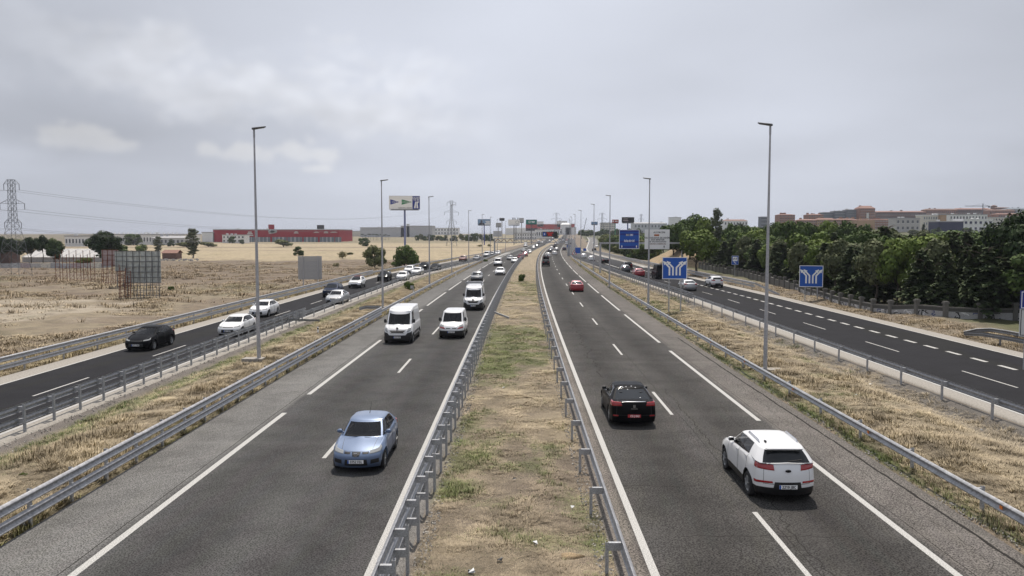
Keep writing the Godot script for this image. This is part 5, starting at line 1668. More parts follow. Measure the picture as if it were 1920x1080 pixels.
# ---- vehicles: a body is lofted through rings that run round the car from sill to roof
class Car:
	var G := []            # rows of points
	var N := []            # rows of normals
	var A := [0.0, 0.2, 0.4, 0.6, 0.78, 0.91, 1.0]
	var S := []            # lengthwise stations of the side
	var hn := 0
	var n := 0
	var p := {}
	func lerp_line(l: Array, z: float) -> float:
		if z <= l[0][0]: return l[0][1]
		for k in range(1, l.size()):
			if z <= l[k][0]:
				var t: float = (z - l[k - 1][0]) / maxf(l[k][0] - l[k - 1][0], 1e-5)
				return lerpf(l[k - 1][1], l[k][1], t * t * (3.0 - 2.0 * t) * 0.5 + t * 0.5)
		return l[l.size() - 1][1]
	func cf(a: float) -> float:       # column of a place on the front, a from the middle (0) to the corner (1)
		for k in range(1, A.size()):
			if a <= A[k]: return k - 1 + (a - A[k - 1]) / (A[k] - A[k - 1])
		return A.size() - 1.0
	func cs(z: float) -> float:
		for k in range(1, S.size()):
			if z <= S[k]: return A.size() + k - 1 + (z - S[k - 1]) / (S[k] - S[k - 1])
		return A.size() + S.size() - 1.0
	func cr(a: float) -> float: return hn - cf(a)
	func setup(q: Dictionary) -> void:
		p = q
		var L: float = p.L
		var ra: float = p.wr + 0.07
		var set_z := {}
		for w in p.wheels:
			for k in 11: set_z[snappedf(w - ra * cos(PI * k / 10.0) * 1.0, 0.001)] = 1
			set_z[snappedf(w - ra * 1.12, 0.001)] = 1
			set_z[snappedf(w + ra * 1.12, 0.001)] = 1
		for z in p.marks: set_z[snappedf(z, 0.001)] = 1
		var zz := set_z.keys()
		zz.sort()
		var last := -9.0
		for z in zz:
			if z > 0.26 and z < L - 0.26 and z - last > 0.012:
				S.append(z)
				last = z
		hn = A.size() * 2 + S.size() - 1
		n = hn * 2
		var g: float = p.gc
		var W: float = p.W / 2.0
		var bf: float = p.get("bf", 0.24)
		var br: float = p.get("br", 0.16)
		var by: float = p.by
		var hz: float = p.hz
		var tz: float = p.tz
		# name, inset, front, rear, bow front, bow rear
		var R := [[0, 0.16, 0.16, L - 0.14, bf, br], [1, 0.035, 0.05, L - 0.06, bf, br], [2, 0.005, 0.0, L - 0.005, bf, br], [3, 0.0, 0.0, L, bf, br], [4, 0.012, 0.03, L - 0.025, bf * 1.05, br], [5, 0.03, hz * 0.75, L - tz * 0.7, bf * 1.15, br], [6, 0.075, hz, L - tz, bf * 1.2, br], [7, 0, 0, 0, 0, 0], [8, 0, 0, 0, 0, 0], [9, 0.085 + p.get("tumble", 0.0), p.wsb, p.rwb, p.get("wb_bow", 0.2), p.get("rb_bow", 0.12)], [10, 0, 0, 0, 0, 0], [11, 0, 0, 0, 0, 0], [12, 0, 0, 0, 0, 0], [13, p.ti, p.wst, p.rwt, p.get("wt_bow", 0.12), 0.1], [14, p.ti + 0.05, p.wst + 0.035, p.rwt - 0.03, 0.12, 0.09], [15, p.ti + 0.14, p.wst + 0.11, p.rwt - 0.09, 0.09, 0.07], [16, W * 0.62, p.wst + 0.3, p.rwt - 0.25, 0.05, 0.04], [17, W, p.wst + 0.5, p.rwt - 0.4, 0.0, 0.0]]
		for r in R:
			var row := PackedVector3Array()
			row.resize(n + 1)
			for c in hn + 1:
				var k: int = r[0]
				var zf: float = r[2]
				var zr: float = r[3]
				var hw: float = W - r[1]
				var b1: float = r[4]
				var b2: float = r[5]
				var x := 0.0
				var z := 0.0
				var y := 0.0
				var zs := 0.0
				var fr: float = p.get("cfr", 0.90) if k <= 9 else 0.95
				var rr: float = p.get("crr", 0.95)
				if c < A.size():
					x = hw * fr * A[c]
					z = zf + b1 * pow(A[c], 2.6)
					zs = 0.0
				elif c >= A.size() + S.size():
					var a: float = A[hn - c]
					x = hw * rr * a
					z = zr - b2 * pow(a, 2.6)
					zs = L
				else:
					zs = S[c - A.size()]
					if k <= 6:
						z = clampf(zs, zf + b1, zr - b2)
					else:
						var z0: float = p.wsb + p.get("wb_bow", 0.2)
						var z1: float = p.rwb - p.get("rb_bow", 0.12)
						z = lerpf(zf + b1, zr - b2, clampf((zs - z0) / (z1 - z0), 0.0, 1.0))
					var soft: float = 0.5 if k <= 6 else 0.25
					x = hw * (fr + (1.0 - fr) * smoothstep(0.0, soft, z - zf - b1)) * (rr + (1.0 - rr) * smoothstep(0.0, soft, zr - b2 - z))
				match k:
					0: y = g + 0.02
					1: y = g
					2: y = lerpf(g, by, 0.55)
					3: y = by
					4: y = lerpf(by, lerp_line(p.belt, z), 0.55)
					5: y = lerp_line(p.belt, z) - 0.03
					6: y = lerp_line(p.belt, z)
					9: y = lerp_line(p.belt, z) + p.get("cowl", 0.05) * clampf(1.0 - absf(x) / hw, 0.15, 1.0)
					13: y = lerp_line(p.roof, z)
					14: y = lerp_line(p.roof, z) + 0.022
					15: y = lerp_line(p.roof, z) + 0.042
					16: y = lerp_line(p.roof, z) + 0.06
					17: y = lerp_line(p.roof, z) + 0.064
				if k <= 4 and c >= A.size() and c < A.size() + S.size():
					for w in p.wheels:
						var dz: float = absf(zs - w)
						if dz <= ra + 0.001:
							var lift: float = p.wr + sqrt(maxf(ra * ra - dz * dz, 0.0)) + 0.012 * k
							if k <= 1: y = maxf(y, lift)
							else: y = maxf(y, lift)
						if k >= 1 and k <= 4 and dz < ra * 1.5: x += p.get("flare", 0.012) * smoothstep(ra * 1.5, ra * 1.05, dz)
				row[c] = Vector3(x, y, z - L / 2.0)
				row[(n - c) % n] = Vector3(-x, y, z - L / 2.0)
				if c == 0: row[n] = Vector3(x, y, z - L / 2.0)
			G.append(row)
		var blend := func(k: int, a: int, b: int, t: float, up: float, out: float) -> void:
			for c in n + 1:
				var q1: Vector3 = G[a][c].lerp(G[b][c], t)
				q1.y += up
				q1.x += signf(q1.x) * out * minf(1.0, absf(q1.x))
				G[k][c] = q1
		blend.call(7, 6, 9, 0.35, p.get("crown", 0.03), 0.0)
		blend.call(8, 6, 9, 0.72, p.get("crown", 0.03) * 0.7, 0.0)
		blend.call(10, 9, 13, p.get("v0", 0.06), 0.0, 0.006)
		blend.call(11, 9, 13, 0.5, 0.0, 0.022)
		blend.call(12, 9, 13, p.get("v1", 0.93), 0.0, 0.006)
		for y in G.size():
			var row := PackedVector3Array()
			for c in n + 1:
				var a: Vector3 = G[y][(c + 1) % n] - G[y][(c - 1 + n) % n]
				var b: Vector3 = G[mini(y + 1, G.size() - 1)][c] - G[maxi(y - 1, 0)][c]
				var m := b.cross(a).normalized()
				row.append(m if m.length() > 0.5 else Vector3.UP)
			N.append(row)
		for c in n + 1: N[17][c] = Vector3.UP
	func look(g: Array, c: float, r: float) -> Vector3:
		c = fposmod(c, float(n))
		var c0 := int(c)
		var r0 := mini(int(r), g.size() - 2)
		var t := c - c0
		var s := r - r0
		return (g[r0][c0].lerp(g[r0][c0 + 1], t)).lerp(g[r0 + 1][c0].lerp(g[r0 + 1][c0 + 1], t), s)
	# a lens or trim piece that lies on the body between four (column, row) corners and stands a little proud
	func patch(m: MB, q: Array, off: float, side: float, nx := 8, ny := 6) -> void:
		if true:
			var rows := []
			for y in ny + 3:
				var row := PackedVector3Array()
				for x in nx + 3:
					var u := clampf((x - 1) / float(nx), 0.0, 1.0)
					var v := clampf((y - 1) / float(ny), 0.0, 1.0)
					var edge := x == 0 or y == 0 or x == nx + 2 or y == ny + 2
					var cc: float = lerpf(lerpf(q[0][0], q[1][0], u), lerpf(q[3][0], q[2][0], u), v) * side
					var rr: float = lerpf(lerpf(q[0][1], q[1][1], u), lerpf(q[3][1], q[2][1], u), v)
					row.append(look(G, cc, rr) + look(N, cc, rr).normalized() * (-0.01 if edge else off))
				rows.append(row)
			m.grid(rows, side > 0.0)

func car_wheel(r: float, w: float) -> Array:
	var m := MB.new()
	var ax := Basis(Vector3(0, 1, 0), Vector3(0, 0, 1), Vector3(1, 0, 0))
	m.lathe([[r * 0.66, -w * 0.5], [r * 0.93, -w * 0.5], [r, -w * 0.36], [r, w * 0.36], [r * 0.93, w * 0.5], [r * 0.66, w * 0.5], [r * 0.64, w * 0.3]], Vector3.ZERO, ax, 24)
	var t := m.mesh()
	m = MB.new()
	m.lathe([[r * 0.67, w * 0.44], [r * 0.60, w * 0.46], [r * 0.57, w * 0.30]], Vector3.ZERO, ax, 20)
	for k in 5:
		var a := TAU * k / 5.0
		m.bar(Vector3(w * 0.40, 0.0, 0.0), Vector3(w * 0.36, cos(a) * r * 0.62, sin(a) * r * 0.62), r * 0.2, 0.03)
	m.tube(Vector3(w * 0.3, 0, 0), Vector3(w * 0.45, 0, 0), r * 0.15, r * 0.12, 10)
	var rim := m.mesh()
	m = MB.new()
	m.lathe([[r * 0.64, w * 0.22], [0.0, w * 0.2]], Vector3.ZERO, ax, 20)
	return [t, rim, m.mesh()]

var kinds := {}

func car_kind(kind: String) -> Dictionary:
	if kinds.has(kind): return kinds[kind]
	var p := {}
	match kind:
		"hatch": p = {L = 3.98, W = 1.70, gc = 0.2, by = 0.52, hz = 0.17, tz = 0.10, wr = 0.31, wheels = [0.78, 3.24], wsb = 1.02, wst = 1.78, rwb = 3.88, rwt = 3.46, ti = 0.27, belt = [[0.0, 0.66], [0.2, 0.71], [0.75, 0.86], [1.2, 0.93], [2.2, 0.96], [3.3, 1.02], [3.98, 0.99]], roof = [[1.7, 1.33], [2.2, 1.385], [2.9, 1.37], [3.6, 1.27]], marks = [1.18, 1.55, 1.9, 2.28, 2.36, 2.7, 3.0, 3.12, 3.6], glass = [[1.24, 2.28], [2.36, 3.2]]}
		"golf": p = {L = 4.3, W = 1.79, gc = 0.2, by = 0.54, hz = 0.18, tz = 0.10, wr = 0.32, wheels = [0.86, 3.5], wsb = 1.12, wst = 1.9, rwb = 4.2, rwt = 3.72, ti = 0.28, belt = [[0.0, 0.68], [0.2, 0.74], [0.8, 0.9], [1.3, 0.97], [2.3, 1.0], [3.6, 1.05], [4.3, 1.0]], roof = [[1.8, 1.36], [2.4, 1.42], [3.1, 1.40], [3.9, 1.30]], marks = [1.3, 1.7, 2.1, 2.42, 2.5, 2.8, 3.1, 3.4, 3.9], glass = [[1.36, 2.42], [2.5, 3.5]]}
		"saloon": p = {L = 4.79, W = 1.85, gc = 0.19, by = 0.56, hz = 0.16, tz = 0.07, wr = 0.33, wheels = [0.95, 3.77], wsb = 1.32, wst = 2.08, rwb = 4.32, rwt = 3.5, ti = 0.30, rb_bow = 0.1, v0 = 0.03, v1 = 0.97, belt = [[0.0, 0.66], [0.25, 0.74], [0.9, 0.87], [1.4, 0.94], [2.5, 0.97], [3.8, 1.01], [4.4, 1.02], [4.79, 1.0]], roof = [[2.0, 1.34], [2.5, 1.395], [3.1, 1.385], [3.6, 1.30]], marks = [1.5, 1.9, 2.3, 2.6, 2.68, 3.0, 3.3, 3.7, 4.1, 4.3], glass = [[1.58, 2.6], [2.68, 3.72]]}
		"suv": p = {L = 4.44, W = 1.86, gc = 0.26, by = 0.66, hz = 0.2, tz = 0.12, wr = 0.36, wheels = [0.9, 3.54], wsb = 1.12, wst = 1.86, rwb = 4.34, rwt = 3.98, ti = 0.28, br = 0.27, crr = 0.9, belt = [[0.0, 0.84], [0.2, 0.9], [0.8, 1.0], [1.3, 1.07], [2.4, 1.13], [3.6, 1.2], [4.44, 1.13]], roof = [[1.8, 1.53], [2.4, 1.575], [3.2, 1.56], [4.0, 1.50]], marks = [1.3, 1.7, 2.1, 2.44, 2.52, 2.8, 3.1, 3.36, 3.8, 4.0], glass = [[1.36, 2.44], [2.52, 3.42]]}
		"van": p = {L = 5.4, W = 2.05, gc = 0.24, by = 0.72, hz = 0.16, tz = 0.05, wr = 0.35, wheels = [0.95, 4.35], wsb = 0.7, wst = 1.36, rwb = 5.36, rwt = 5.32, ti = 0.20, bf = 0.3, cfr = 0.9, crr = 0.98, crown = 0.05, cowl = 0.1, wb_bow = 0.26, wt_bow = 0.24, belt = [[0.0, 0.98], [0.2, 1.06], [0.7, 1.22], [1.3, 1.3], [5.4, 1.3]], roof = [[1.3, 2.1], [1.7, 2.3], [2.3, 2.42], [5.4, 2.42]], marks = [0.98, 1.2, 1.5, 1.9, 1.96, 2.6, 3.3, 4.0, 4.9, 5.1], glass = [[1.05, 1.9]], v1 = 0.86}
		"minivan": p = {L = 4.8, W = 1.9, gc = 0.22, by = 0.66, hz = 0.18, tz = 0.05, wr = 0.33, wheels = [0.92, 4.0], wsb = 0.85, wst = 1.62, rwb = 4.75, rwt = 4.66, ti = 0.22, bf = 0.32, cfr = 0.9, crr = 0.98, crown = 0.05, cowl = 0.07, wb_bow = 0.26, wt_bow = 0.18, belt = [[0.0, 0.88], [0.2, 0.96], [0.8, 1.1], [1.4, 1.14], [4.8, 1.14]], roof = [[1.5, 1.82], [2.0, 1.9], [4.8, 1.88]], marks = [1.1, 1.4, 1.7, 2.1, 2.16, 2.7, 3.3, 3.6, 4.4, 4.5], glass = [[1.2, 2.1]], v1 = 0.92}
	var car := Car.new()
	car.setup(p)
	var d := {p = p, car = car}
	var w := car.n + 1
	var hn := car.hn
	var na := car.A.size()
	var zof := func(c: int) -> float:
		var k := c if c <= hn else car.n - c - 1
		if c >= hn: k = car.n - 1 - c
		if k < na or k + 1 >= na + car.S.size(): return -1.0
		return (car.S[k - na] + car.S[k - na + 1]) * 0.5
	var kind_of := func(y: int, c: int) -> int:   # 0 body, 1 windscreen, 2 rear window, 3 side glass, 4 black pillar, 5 sill
		var k := c if c < hn else car.n - 1 - c
		if y >= 10 and y <= 11:
			if k < na - 2: return 1
			if k >= hn - (na - 2): return 0 if kind in ["van", "minivan"] else 2
			var z: float = zof.call(c)
			for g in p.glass:
				if z > g[0] and z < g[1]: return 3
			if p.glass.size() > 1 and z > p.glass[0][1] - 0.01 and z < p.glass[1][0] + 0.01: return 4
		if y <= 1 and kind in ["van", "minivan"] : return 5
		if y < 1: return 5
		if kind == "suv" and y < 2: return 5
		return 0
	for q in [["body", 0], ["windscreen", 1], ["rear_window", 2], ["side_glass", 3], ["pillar", 4], ["sill", 5]]:
		for s in ([1, -1] if q[1] == 3 or q[1] == 4 else [0]):
			var m := MB.new()
			m.grid(car.G, true, [], func(y, c): return kind_of.call(y, c) != q[1] or (s == 1 and c >= hn) or (s == -1 and c < hn), car.N)
			if m.i.size(): d["%s%s" % [q[0], "" if s == 0 else ("_r" if s == 1 else "_l")]] = m.mesh()
	var under := MB.new()
	under.box(Vector3(0, p.gc + 0.16, 0), Vector3(p.W - 0.52, 0.34, p.L - 0.7))
	under.box(Vector3(0, p.gc + 0.3, 0), Vector3(p.W - 0.1, 0.2, p.L - 0.5 - 2.0 * (p.wheels[0] + p.wr)))
	d.under = under.mesh()
	d.wheel = car_wheel(p.wr, 0.21)
	# details that lie on the skin
	var add := func(key: String, list: Array, off := 0.012) -> void:
		d[key] = []
		for q in list:
			for side in ([1.0] if q.size() > 4 else [1.0, -1.0]):
				var m := MB.new()
				if key == "panel_gap": car.patch(m, q, off, side, 14, 14)
				else: car.patch(m, q, off, side)
				d[key].append(m.mesh())
	var f := func(a: float) -> float: return car.cf(a)
	var s := func(z: float) -> float: return car.cs(z)
	var r := func(a: float) -> float: return car.cr(a)
	match kind:
		"hatch":
			add.call("headlight", [[[car.cf(0.56), 4.35], [car.cs(0.55), 4.6], [car.cs(0.62), 6.05], [car.cf(0.62), 5.9]]])
			add.call("grille", [[[car.cf(0.14) * -1, 3.7], [car.cf(0.14), 3.7], [car.cf(0.2), 5.6], [car.cf(0.2) * -1, 5.6], 1], [[car.cf(0.28), 4.5], [car.cf(0.52), 4.45], [car.cf(0.56), 5.5], [car.cf(0.26), 5.4]]], 0.006)
			add.call("lower_grille", [[[-car.cf(0.5), 1.4], [car.cf(0.5), 1.4], [car.cf(0.46), 2.7], [-car.cf(0.46), 2.7], 1], [[car.cf(0.62), 1.7], [car.cf(0.96), 1.9], [car.cf(0.94), 2.8], [car.cf(0.62), 2.6]]], 0.005)
			add.call("taillight", [[[car.cr(0.8), 4.3], [car.cs(3.6), 4.4], [car.cs(3.66), 6.2], [car.cr(0.78), 6.1]]])
		"golf":
			add.call("headlight", [[[car.cf(0.58), 4.5], [car.cs(0.5), 4.6], [car.cs(0.66), 5.9], [car.cf(0.58), 5.5]]])
			add.call("grille", [[[-car.cf(0.5), 4.5], [car.cf(0.5), 4.5], [car.cf(0.52), 5.3], [-car.cf(0.52), 5.3], 1]], 0.006)
			add.call("lower_grille", [[[-car.cf(0.62), 1.5], [car.cf(0.62), 1.5], [car.cf(0.56), 2.9], [-car.cf(0.56), 2.9], 1]], 0.005)
			add.call("taillight", [[[car.cr(0.62), 4.6], [car.cs(3.9), 4.7], [car.cs(3.96), 6.1], [car.cr(0.62), 5.9]]])
		"saloon":
			add.call("headlight", [[[car.cf(0.5), 4.6], [car.cs(0.5), 4.8], [car.cs(0.75), 6.0], [car.cf(0.56), 5.6]]])
			add.call("grille", [[[-car.cf(0.34), 3.2], [car.cf(0.34), 3.2], [car.cf(0.4), 5.2], [-car.cf(0.4), 5.2], 1]], 0.006)
			add.call("lower_grille", [[[-car.cf(0.8), 1.4], [car.cf(0.8), 1.4], [car.cf(0.72), 2.5], [-car.cf(0.72), 2.5], 1]], 0.005)
			add.call("taillight", [[[car.cr(0.56), 4.35], [car.cs(4.26), 4.15], [car.cs(4.2), 6.05], [car.cr(0.66), 6.0]]])
			add.call("rear_reflector", [[[car.cr(0.72), 2.3], [car.cr(0.95), 2.3], [car.cr(0.95), 2.6], [car.cr(0.72), 2.6]]], 0.008)
			add.call("chrome_strip", [[[-car.cr(0.6) + car.n, 6.25], [car.cr(0.6), 6.25], [car.cr(0.58), 6.55], [-car.cr(0.58) + car.n, 6.55], 1]], 0.008)
		"suv":
			add.call("headlight", [[[car.cf(0.52), 4.6], [car.cs(0.5), 4.8], [car.cs(0.72), 5.9], [car.cf(0.52), 5.6]]])
			add.call("grille", [[[-car.cf(0.46), 4.2], [car.cf(0.46), 4.2], [car.cf(0.5), 5.3], [-car.cf(0.5), 5.3], 1]], 0.006)
			add.call("lower_grille", [[[-car.cf(0.6), 1.6], [car.cf(0.6), 1.6], [car.cf(0.56), 2.8], [-car.cf(0.56), 2.8], 1]], 0.005)
			add.call("taillight", [[[car.cr(0.46), 4.3], [car.cs(3.98), 4.4], [car.cs(3.78), 6.6], [car.cr(0.5), 5.5]]], 0.014)
			add.call("rear_reflector", [[[car.cr(0.50), 2.75], [car.cs(4.13), 2.6], [car.cs(4.13), 3.0], [car.cr(0.52), 3.05]]], 0.01)
			add.call("bumper_trim", [[[-car.cr(0.5) + car.n, 1.7], [car.cr(0.5), 1.7], [car.cr(0.44), 2.95], [-car.cr(0.44) + car.n, 2.95], 1]], 0.006)
		"van":
			add.call("headlight", [[[car.cf(0.72), 3.6], [car.cs(0.4), 3.9], [car.cs(0.62), 6.2], [car.cf(0.84), 5.6]]])
			add.call("grille", [[[-car.cf(0.42), 3.4], [car.cf(0.42), 3.4], [car.cf(0.62), 4.6], [-car.cf(0.62), 4.6], 1]], 0.012)
			add.call("bumper_trim", [[[-car.cf(0.999), 0.3], [car.cf(0.999), 0.3], [car.cf(0.98), 2.6], [-car.cf(0.98), 2.6], 1], [[car.cf(0.55), 2.2], [car.cs(0.52), 2.0], [car.cs(0.5), 3.7], [car.cf(0.78), 3.4]]], 0.02)
			add.call("taillight", [[[car.cr(0.86), 5.2], [car.cr(0.98), 5.2], [car.cr(0.98), 9.0], [car.cr(0.86), 9.0]]])
			add.call("side_trim", [[[car.cs(1.5), 2.5], [car.cs(3.8), 2.5], [car.cs(3.8), 3.2], [car.cs(1.5), 3.2]]], 0.02)
		"minivan":
			add.call("headlight", [[[car.cf(0.64), 4.2], [car.cs(0.45), 4.4], [car.cs(0.7), 6.4], [car.cf(0.74), 6.0]]])
			add.call("amber_light", [[[car.cf(0.5), 3.5], [car.cs(0.42), 3.7], [car.cs(0.45), 4.3], [car.cf(0.62), 4.15]]], 0.014)
			add.call("grille", [[[car.cf(0.08), 3.8], [car.cf(0.46), 3.7], [car.cf(0.46), 4.2], [car.cf(0.08), 4.3]]], 0.008)
			add.call("bumper_trim", [[[-car.cf(0.999), 0.3], [car.cf(0.999), 0.3], [car.cf(0.98), 2.75], [-car.cf(0.98), 2.75], 1], [[car.cf(0.9), 0.4], [car.cs(0.5), 0.6], [car.cs(0.5), 2.8], [car.cf(0.9), 2.75]]], 0.02)
			add.call("taillight", [[[car.cr(0.86), 5.2], [car.cr(0.98), 5.2], [car.cr(0.98), 9.0], [car.cr(0.86), 9.0]]])
	# gaps between the panels
	var gaps := []
	for g in p.glass:
		for z in g: gaps.append([[car.cs(z), 1.5], [car.cs(z + 0.014), 1.5], [car.cs(z + 0.014), 6.3], [car.cs(z), 6.3]])
	gaps.append([[car.cs(p.wheels[0] + p.wr + 0.1), 1.5], [car.cs(p.wheels[0] + p.wr + 0.114), 1.5], [car.cs(p.wheels[0] + p.wr + 0.114), 5.9], [car.cs(p.wheels[0] + p.wr + 0.1), 5.9]])
	gaps.append([[car.cs(p.wheels[0] + p.wr + 0.1), 1.7], [car.cs(p.wheels[1] - p.wr - 0.1), 1.7], [car.cs(p.wheels[1] - p.wr - 0.1), 1.76], [car.cs(p.wheels[0] + p.wr + 0.1), 1.76]])
	gaps.append([[-car.cf(0.7), 5.9], [car.cf(0.7), 5.9], [car.cf(0.7), 5.98], [-car.cf(0.7), 5.98], 1])
	gaps.append([[car.cf(0.7), 5.9], [car.cf(0.72), 5.9], [car.cf(0.83), 8.9], [car.cf(0.82), 8.9]])
	gaps.append([[car.cr(0.8), 2.6], [car.cr(0.79), 2.6], [car.cr(0.79), 9.0], [car.cr(0.8), 9.0]])
	gaps.append([[car.n - car.cr(0.8), 2.55], [car.cr(0.8), 2.55], [car.cr(0.8), 2.62], [car.n - car.cr(0.8), 2.62], 1])
	add.call("panel_gap", gaps, 0.002)
	# a cabin to see through the windows
	var cab := MB.new()
	var by: float = car.lerp_line(p.belt, p.wsb + 0.6)
	var z0: float = p.wsb - p.L / 2 + 0.12
	var z1: float = minf(p.rwb - 0.62, p.wsb + 2.6) - p.L / 2
	cab.box(Vector3(0, by - 0.45, (z0 + z1) / 2), Vector3(p.W - 0.28, 0.3, z1 - z0))
	cab.box(Vector3(0, by - 0.15, z0 + 0.48), Vector3(p.W - 0.44, 0.22, 0.5))
	for sd in [-1.0, 1.0]: cab.box(Vector3(sd * (p.W / 2 - 0.15), by - 0.2, (z0 + z1) / 2 + 0.2), Vector3(0.06, 0.4, z1 - z0 - 0.5))
	if kind in ["van", "minivan"]: cab.box(Vector3(0, by + 0.1, z0 + 2.0), Vector3(p.W - 0.5, (1.7 if kind == "van" else 1.15), 0.06))
	cab.box(Vector3(0, car.lerp_line(p.roof, p.wst + 0.9) - 0.05, (p.wst + p.rwt - p.L) / 2), Vector3(p.W - p.ti * 2 - 0.3, 0.02, p.rwt - p.wst - 0.9))
	d.cabin = cab.mesh()
	var seat := MB.new()
	var seat_rows := []
	for k in 7:
		var t := k / 6.0
		var ww: float = 0.25 * (1.0 if k < 4 else [0.72, 0.42, 0.36][k - 4])
		var o := Vector3(0, -0.42 + 1.0 * t, 0.22 * t)
		var row := PackedVector3Array()
		for q in 11:
			var a := TAU * q / 10.0
			row.append(o + Vector3(cos(a) * ww, 0, sin(a) * 0.07))
		seat_rows.append(row)
	seat_rows.append(PackedVector3Array([Vector3(0, 0.6, 0.22), Vector3(0, 0.6, 0.22), Vector3(0, 0.6, 0.22), Vector3(0, 0.6, 0.22), Vector3(0, 0.6, 0.22), Vector3(0, 0.6, 0.22), Vector3(0, 0.6, 0.22), Vector3(0, 0.6, 0.22), Vector3(0, 0.6, 0.22), Vector3(0, 0.6, 0.22), Vector3(0, 0.6, 0.22)]))
	seat.grid(seat_rows, true)
	d.seat = seat.mesh()
	var wheel_m := MB.new()
	for k in 16:
		var a := TAU * k / 16.0
		var b2 := TAU * (k + 1) / 16.0
		wheel_m.tube(Vector3(cos(a) * 0.18, sin(a) * 0.16, sin(a) * -0.09), Vector3(cos(b2) * 0.18, sin(b2) * 0.16, sin(b2) * -0.09), 0.014, 0.014, 6, false)
	wheel_m.bar(Vector3(-0.17, 0, 0), Vector3(0.17, 0, 0), 0.03, 0.02)
	wheel_m.bar(Vector3(0, 0, 0), Vector3(0, -0.15, 0.08), 0.03, 0.02)
	d.steering = wheel_m.mesh()
	d.front_seat = Vector3(p.W * 0.22, by - (0.1 if kind in ["van", "minivan"] else 0.3), p.wst - p.L / 2 + (0.35 if kind in ["van", "minivan"] else 0.55))
	# door mirrors and handles
	var side_z: float = p.wsb + p.get("wb_bow", 0.2) + 0.18
	for sd in [1.0, -1.0]:
		var m := MB.new()
		var o: Vector3 = car.look(car.G, car.cs(side_z), 10.3)
		var big := 1.5 if kind in ["van", "minivan"] else 1.0
		var c := Vector3((o.x + 0.13) * sd, o.y + 0.03 * big, o.z)
		var rows := []
		for k in 7:
			var t := -1.0 + 2.0 * k / 6.0
			var e := sqrt(maxf(0.02, 1.0 - pow(absf(t), 3.0)))
			var row := PackedVector3Array()
			for q in 11:
				var a := TAU * q / 10.0
				row.append(c + Vector3(t * 0.10, sin(a) * 0.07 * e * big * (1.5 if big > 1.0 else 1.0), cos(a) * 0.06 * e - 0.02 * absf(t)))
			rows.append(row)
		m.grid(rows, true)
		m.bar(Vector3(o.x * 0.98 * sd, o.y - 0.02, o.z), c + Vector3(-0.05 * sd, -0.03, 0), 0.06, 0.04)
		d["mirror" + ("_r" if sd > 0 else "_l")] = m.mesh()
		m = MB.new()
		m.box(c + Vector3(0, 0, 0.062), Vector3(0.16, 0.1 * big, 0.006))
		d["mirror_glass" + ("_r" if sd > 0 else "_l")] = m.mesh()
		m = MB.new()
		for g in p.glass:
			var h: Vector3 = car.look(car.G, car.cs(minf(g[1] - 0.12, p.L - 0.8)), 5.35)
			m = MB.new()
			m.box(Vector3((h.x + 0.012) * sd, h.y - 0.03, h.z), Vector3(0.035, 0.035, 0.2))
			var key := "handle" + ("_r" if sd > 0 else "_l")
			if not d.has(key): d[key] = []
			d[key].append(m.mesh())
	kinds[kind] = d
	return d

func vehicle(called: String, kind: String, colour: String, label: String, category: String, p: Vector3, turn: float, group: String, detail := 2) -> Node3D:
	var d := car_kind(kind)
	var t := thing(called, label, category, p, turn, group)
	var body: Material = M["paint_" + colour]
	var b := part("body", d.body, body, t)
	var pane: Material = M.clear_glass if detail > 1 else M.glass
	var tinted: bool = colour == "black" or kind == "suv"
	for k in ["windscreen", "rear_window"]:
		if d.has(k): part(k, d[k], M.glass if tinted and k == "rear_window" else pane, t)
	for k in ["side_glass_r", "side_glass_l"]: part("side_window", d[k], pane, t)
	if detail > 1:
		var cabin := part("cabin", d.cabin, M.cabin, t)
		var fs: Vector3 = d.front_seat
		for s in [-1.0, 1.0]: part("seat", d.seat, M.seat, cabin, Vector3(fs.x * s, fs.y, fs.z))
		if d.p.glass.size() > 1:
			for s in [-1.0, 1.0]: part("seat", d.seat, M.seat, cabin, Vector3(fs.x * s, fs.y, fs.z + 0.85))
		part("steering_wheel", d.steering, M.trim, cabin, Vector3(-fs.x, fs.y + 0.26, fs.z - 0.5))
		for piece in d.panel_gap: part("panel_gap", piece, M.trim, b)
	for k in ["pillar_r", "pillar_l"]:
		if d.has(k): part("pillar", d[k], M.trim, b)
	if d.has("sill"): part("sill", d.sill, M.trim if kind in ["suv", "van", "minivan"] else body, b)
	part("underbody", d.under, M.black, t)
	for q in [["headlight", M.lamp_lens], ["taillight", M.red_lens], ["grille", M.trim], ["lower_grille", M.trim], ["bumper_trim", M.trim], ["rear_reflector", M.red_lens], ["chrome_strip", M.chrome], ["side_trim", M.trim], ["amber_light", M.red_lens]]:
		if d.has(q[0]) and (detail > 0 or q[0] in ["headlight", "taillight", "grille", "bumper_trim"]): 
			for piece in d[q[0]]: part(q[0], piece, q[1], t)
	var q: Dictionary = d.p
	for z in q.wheels:
		for s in [1.0, -1.0]:
			var w := part("wheel", d.wheel[0], M.rubber, t, Vector3(s * (q.W / 2 - 0.115), q.wr, z - q.L / 2))
			if s < 0: w.rotation.y = PI
			if detail > 0:
				part("rim", d.wheel[1], M.rim, w)
				part("brake_disc", d.wheel[2], M.black, w)
	for s in ["_r", "_l"]:
		var mi := part("mirror", d["mirror" + s], M.trim if kind in ["van", "minivan"] or colour == "black" else body, t)
		if detail > 1:
			part("mirror_glass", d["mirror_glass" + s], M.glass, mi)
			for piece in d["handle" + s]: part("door_handle", piece, body, t)
	return t

